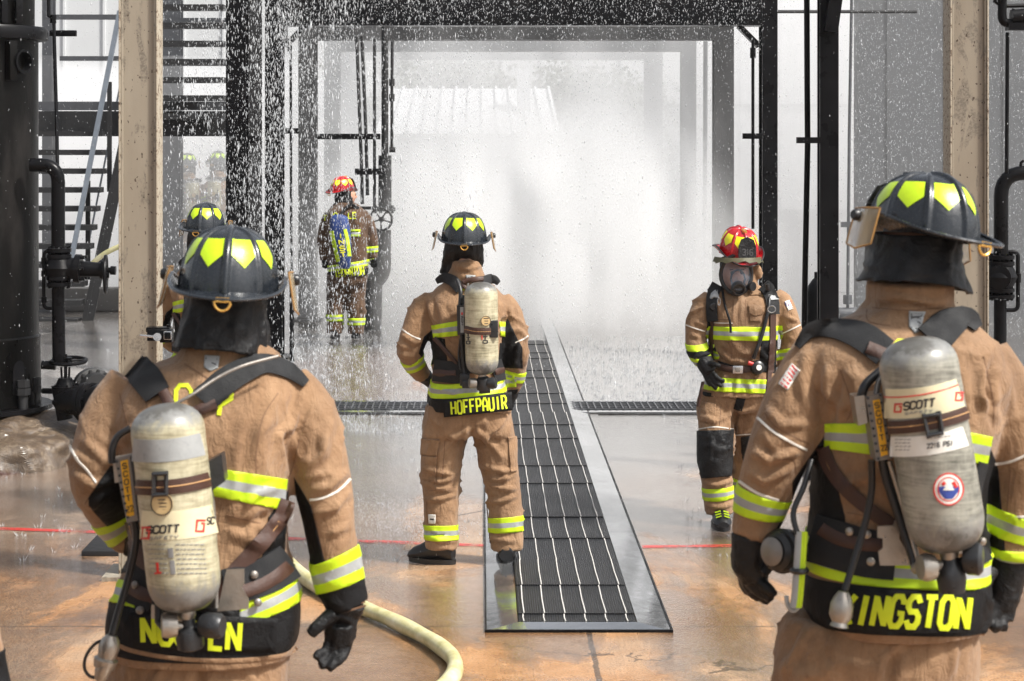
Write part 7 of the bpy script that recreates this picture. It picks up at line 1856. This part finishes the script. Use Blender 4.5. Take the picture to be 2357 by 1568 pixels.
    m.build('boot_marking', 'lime_tape', b)
    boot(f, (1708, 1140, .2), toe=(.02, -.15))
    # pack worn in front view: padded straps, belt, gauge, hose
    e = pack_root(f, 'breathing apparatus harness with grey pads and chest gauge on the masked instructor', 1710, 760)
    f.strip([(1652, 656), (1640, 680), (1638, 712), (1640, 740)], 26, 'strap_pad', 'shoulder_strap', .022, parent=e); f.strip([(1756, 656), (1770, 672), (1778, 700), (1778, 722)], 30, 'strap_pad', 'shoulder_strap', .022, parent=e)
    for q, w in (([(1648, 660), (1646, 690)], 17), ([(1772, 668), (1778, 692)], 18)): f.strip(q, w, 'silver_tape', 'strap_label', .027, parent=e, smooth=False)
    f.text('SCOTT', ((1635, 672), (1655, 666), (1656, 674), (1636, 680)), 1.3, 'dark_print', h=.0305, gap=.25, parent=e, step=3); f.text('SCOTT', ((1768, 680), (1788, 680), (1788, 688), (1768, 688)), 1.3, 'dark_print', h=.0305, gap=.25, parent=e, step=3)
    m = MB(); f.ribbon([(1776, 666), (1768, 666), (1768, 675), (1774, 675), (1774, 670)], 2, .0305, m, cols=1, step=3); m.build('logo', 'dark_print', e)
    m = MB()
    f.ribbon([(1640, 740), (1638, 790), (1640, 830)], 9, .014, m); m.build('harness_strap', 'brown_webbing', e)
    m = MB(); f.ribbon([(1776, 720), (1776, 780), (1772, 850), (1768, 880), (1766, 912)], 12, .016, m); m.build('harness_strap', 'brown_webbing', e)
    f.web([(1650, 842), (1680, 850), (1720, 850), (1750, 846)], 15, 'waist_belt', .014, e)
    m = MB(); a = cast(f.bvh, 1697, 850)[0]; m.box(a+Vector((0, -.022, 0)), (.058, .012, .044), None, 0, .004); bk = m.build('belt_buckle', 'bright_steel', e)
    m = MB(); m.box(a+Vector((0, -.029, 0)), (.026, .006, .026), None, 0, .002); m.build('buckle_button', 'grey_metal', bk)
    T = lambda pts, r, nm='air_hose', mt='black_rubber': f.tubeon(pts, r, .02).build(nm, mt, e)
    T([(1766, 654), (1770, 700), (1754, 770), (1734, 826)], .011); T([(1662, 660), (1668, 700), (1680, 740), (1682, 766)], .007, 'mask_strap', 'black_cloth')
    a = cast(f.bvh, 1741, 846)[0]; m = MB(); m.lathe([(0, -.01), (.038, -.01), (.042, .012), (.036, .04), (.022, .05), (0, .05)], a, (.15, -1, .1), 20); rg = m.build('chest_gauge', 'black_rubber', e)
    m = MB(); m.lathe([(0, .051), (.016, .051), (.016, .054), (0, .054)], a, (.15, -1, .1), 16); m.build('gauge_face', 'white_label', rg); m = MB(); m.cyl(a+Vector((-.05, -.03, .03)), a+Vector((-.02, -.03, .02)), .012, 10); m.build('red_button', 'red_print', rg)
    a = cast(f.bvh, 1643, 706)[0]; m = MB(); m.lathe([(0, .01), (.022, .01), (.024, .03), (.018, .04), (0, .04)], a+Vector((0, 0, 0)), (-.1, -1, 0), 16); m.build('hanging_gauge', 'black_rubber', e)
    m = MB(); m.tube([f.P(1655+math.cos(R(q))*3-0, 694+math.sin(R(q))*9, -.2) for q in range(0, 361, 30)], .0022, 6, cap=False); m.tube([f.P(1776+math.cos(R(q))*9, 712+math.sin(R(q))*8, -.21) for q in range(0, 361, 30)], .003, 6, cap=False); m.build('carabiner', 'bright_steel', e)
    T([(1618, 880, -.1), (1614, 900, -.12), (1610, 920, -.12), (1606, 936, -.12)], .010, 'hanging_strap', 'brown_webbing')
    cy, bv = cylinder_mesh(f, (1716, 660), (1716, 860), 34, 'cylinder_grey', e, da=.30, db=.30)
    return f

# ---------------------------------------------------------------- soaked instructor with the blue bag
def instructor_soaked():
    f = Fig(21.6, 797, '')
    torso = [(462, 780, 806, .10, .02), (474, 764, 828, .15, .02), (490, 752, 842, .19, .0), (520, 750, 846, .20, .0), (560, 756, 846, .19, .0), (600, 754, 846, .19, .0), (632, 754, 848, .2, .0)]
    lA = [(760, 490, .0, 13), (748, 520, .0, 15), (744, 560, .0, 14), (748, 600, -.02, 11)]
    rA = [(832, 488, .0, 14), (848, 515, .0, 16), (856, 550, .0, 15), (858, 580, .0, 13), (860, 596, .0, 11)]
    legs = [[(776, 625, .0, 23), (772, 680, .0, 22), (771, 730, .0, 20), (770, 768, .0, 19)], [(822, 625, .0, 23), (820, 680, .0, 23), (820, 730, .0, 21), (819, 770, .0, 20)]]
    body(f, 'soaked instructor in red helmet with a blue bag, standing in the falling water', [lA, rA]+legs, torso, (796, 452, .02, 14))
    def g(bm): f.loft(bm, torso, 32); f.limb(bm, lA, 14); f.limb(bm, rA, 14)
    f.coat = f.solid('coat', g, 'wet_turnout_cloth', .018, (), .009, 6, 3, smooth_it=3); f.use(f.coat); c = f.coat
    def g2(bm):
        f.loft(bm, [(622, 754, 846, .18, 0), (640, 752, 846, .18, 0), (655, 752, 844, .16, 0)], 28)
        for l in legs: f.limb(bm, l, 14)
    t = f.solid('trousers', g2, 'wet_turnout_cloth', .018, (), .010, 7, 4, smooth_it=3)
    f.band(c, ((806, 529), (832, 529), 0), ((806, 545), (832, 545), 0), h=.006, near=(818, 537, -.1, .13), back=True, sides=((806, 520, 806, 550, 1), (829, 520, 829, 550, -1)))
    f.band(c, ((745, 612), (852, 596), 2), ((745, 626), (852, 610), 2), h=.006, near=(800, 610, 0, .30), r=.19)
    f.band(c, ((750, 622), (850, 616), 2), ((750, 636), (850, 632), 2), 'hem_panel', ['black_cloth'], (0, 1), h=.004, near=(800, 626, 0, .28), r=.19)
    f.band(c, ((842, 568), (870, 566), 1), ((844, 582), (872, 580), 1), h=.006, near=(858, 575, 0, .11))
    f.band(t, ((748, 724), (794, 724), 1), ((748, 739), (794, 739), 1), h=.006, near=(771, 731, 0, .15)); f.band(t, ((796, 732), (844, 732), 1), ((796, 748), (844, 748), 1), h=.006, near=(820, 740, 0, .15))
    f.text('THORNTON', ((770, 622), (836, 614), (838, 632), (772, 638)), 2.4, 'lime_letter', gap=.35, h=.008, step=3); f.text('LE', ((802, 490), (819, 490), (819, 503), (802, 503)), 2.2, 'lime_letter', gap=.4, h=.008, step=3); f.text('A', ((768, 490), (777, 490), (777, 502), (768, 502)), 2.2, 'lime_letter', h=.008, step=3); f.text('T', ((744, 496), (752, 496), (752, 508), (744, 508)), 2.2, 'lime_letter', h=.008, step=3)
    f.solid('hood', lambda bm: f.loft(bm, [(440, 772, 808, .11, .04), (456, 768, 812, .12, .04), (470, 772, 814, .12, .03), (480, 776, 816, .11, .02)], 24, 2.2), 'black_cloth', .014, (), .004, 9, 2, smooth_it=2)
    head_mesh(f, f.P(801, 452, .05), .072, -68)
    helmet(f.root, place(f.P(788, 439, .03), -40, -4, 0, 1.0), 'helmet_red', 'yellow_sticker', lens=False)
    glove(f, [[(860, 596, .0, 10), (860, 606, .0, 9)]], [[(856, 608, .0, 3.2), (856, 615, .0, 2.8)], [(860, 609, .0, 3.2), (860, 617, .0, 2.8)], [(864, 608, .0, 3.2), (864, 616, .0, 2.8)], [(867, 606, .0, 3), (868, 613, .0, 2.4)], [(853, 602, -.02, 3.4), (850, 609, -.02, 2.8)]], voxel=.009)
    glove(f, [[(748, 598, -.02, 9), (749, 608, -.02, 8)]], [[(745, 610, -.02, 3.2), (745, 617, -.02, 2.8)], [(749, 611, -.02, 3.2), (749, 619, -.02, 2.8)], [(753, 610, -.02, 3.2), (753, 617, -.02, 2.8)], [(742, 608, -.02, 3), (741, 614, -.02, 2.4)], [(755, 604, -.04, 3.4), (758, 610, -.04, 2.8)]], voxel=.009)
    for l in legs: boot(f, l[-1])
    # the blue bag
    e = empty('blue_bag', 'blue rope bag with lime side stripes on the back of the soaked instructor', 'bag', f.P(785, 560, -.25))
    D = -.30
    bag = [(494, 770, 790, .04, D), (502, 760, 800, .07, D), (525, 758, 806, .09, D), (560, 765, 808, .09, D), (590, 772, 809, .08, D), (608, 778, 808, .05, D), (618, 784, 804, .03, D)]
    bo = f.solid('bag_body', lambda bm: f.loft(bm, bag, 28), 'blue_bag', .012, (), .007, 9, 8, smooth_it=3, parent=e)
    bm = bmesh.new(); bm.from_mesh(bo.data); bv = BVHTree.FromBMesh(bm); bm.free()
    f.strip([(763, 532), (770, 565), (779, 602)], 8, 'lime_tape', 'side_stripe', .006, parent=e, bvh=bv, step=3); f.strip([(794, 528), (800, 555), (804, 590)], 8, 'lime_tape', 'side_stripe', .006, parent=e, bvh=bv, step=3)
    f.text('INST', ((778, 538), (789, 538), (796, 590), (785, 592)), 2.4, 'yellow_sticker', h=.008, vertical=True, gap=.4, bvh=bv, parent=e, step=3)
    m = MB(); m.tube([f.P(783, 498, D), f.P(792, 482, -.2), f.P(808, 470, -.16), f.P(824, 480, -.1)], .02, 8); m.build('bag_strap', 'black_cloth', e)
    return f

def build_people():
    fl = front_left(); fr = front_right(); ce = centre(); im = instructor_masked(); is_ = instructor_soaked()
    def dup(fig, px, py_foot, sc, label, packlabel, yaw=0, skip=('lettering', 'name_panel')):
        Y = CH*F/(py_foot-VY); loc = Vector(((px-VX)*Y/F, Y, 0))
        r = copy_tree(fig.root, None, skip); delta = Matrix.Translation(loc) @ Matrix.Rotation(R(yaw), 4, 'Z') @ Matrix.Scale(sc, 4) @ Matrix.Translation(-fig.base)
        r.matrix_world = delta @ fig.root.matrix_basis; r['label'] = label
        if fig.pack:
            p = copy_tree(fig.pack, None); p.matrix_world = delta @ fig.pack.matrix_basis; p['label'] = packlabel
    dup(ce, 488, 1180, 1.0, 'firefighter half hidden between the cream column and the front left helmet', 'air pack of the firefighter half hidden behind the cream column', -8)
    dup(ce, 440, 680, 1.085, 'distant firefighter close to the grey tower post', 'air pack of the distant firefighter nearest the grey tower post', 4)
    dup(ce, 508, 681, 1.10, 'distant firefighter beside the black post, behind the falling water', 'air pack of the distant firefighter next to the black post', -14)
    dup(fl, -415, 2673, .98, 'firefighter mostly outside the left edge', 'air pack of the firefighter cut off by the left edge', 0, ('lettering', 'name_panel', 'reflective_band'))
mats_env(); mats_gear()
build_setting(); build_mat_tray(); build_structures(); build_far(); build_hose()
build_people()
droplets()
mist()
# ---------------------------------------------------------------- camera, light, world
cam = bpy.data.cameras.new('camera'); co = bpy.data.objects.new('camera', cam); COL.objects.link(co)
co.location = (0, 0, CH); co.rotation_euler = (R(90), 0, 0)
cam.sensor_width = 36; cam.lens = F/2357*36
cam.shift_x = (1178.5-VX)/2357; cam.shift_y = -(784-VY)/2357
cam.clip_start = .05; cam.clip_end = 1000
cam.dof.use_dof = True; cam.dof.focus_distance = 12.5; cam.dof.aperture_fstop = 9
SC.camera = co
wd = bpy.data.worlds.new('World'); SC.world = wd; wd.use_nodes = True
nt = wd.node_tree; bg = nt.nodes['Background']
sky = nt.nodes.new('ShaderNodeTexSky'); sky.sky_type = 'NISHITA'; sky.sun_disc = False
SUN_EL, SUN_AZ = 52, 118       # azimuth clockwise from +Y
sky.sun_elevation = R(SUN_EL); sky.sun_rotation = R(SUN_AZ)
sky.air_density = 1; sky.dust_density = 4; sky.ozone_density = 1
hs = nt.nodes.new('ShaderNodeHueSaturation'); hs.inputs['Saturation'].default_value = .3
nt.links.new(sky.outputs[0], hs.inputs['Color']); nt.links.new(hs.outputs[0], bg.inputs[0])
bg.inputs[1].default_value = .11
sl = bpy.data.lights.new('sun', 'SUN'); sl.energy = 3.8; sl.angle = R(5); sl.color = (1, .965, .9)
so = bpy.data.objects.new('sun', sl); COL.objects.link(so)
dvec = Vector((math.sin(R(SUN_AZ))*math.cos(R(SUN_EL)), math.cos(R(SUN_AZ))*math.cos(R(SUN_EL)), math.sin(R(SUN_EL))))
so.rotation_euler = dvec.to_track_quat('Z', 'Y').to_euler()
vs = SC.view_settings; vs.view_transform = 'Standard'; vs.look = 'None'; vs.gamma = 1; vs.exposure = .78
SC.cycles.use_denoising = True
SC.cycles.max_bounces = 8; SC.cycles.volume_bounces = 3; SC.cycles.transparent_max_bounces = 12
SC.cycles.volume_step_rate = 3.0; SC.cycles.volume_max_steps = 96
SC.cycles.sample_clamp_indirect = 6
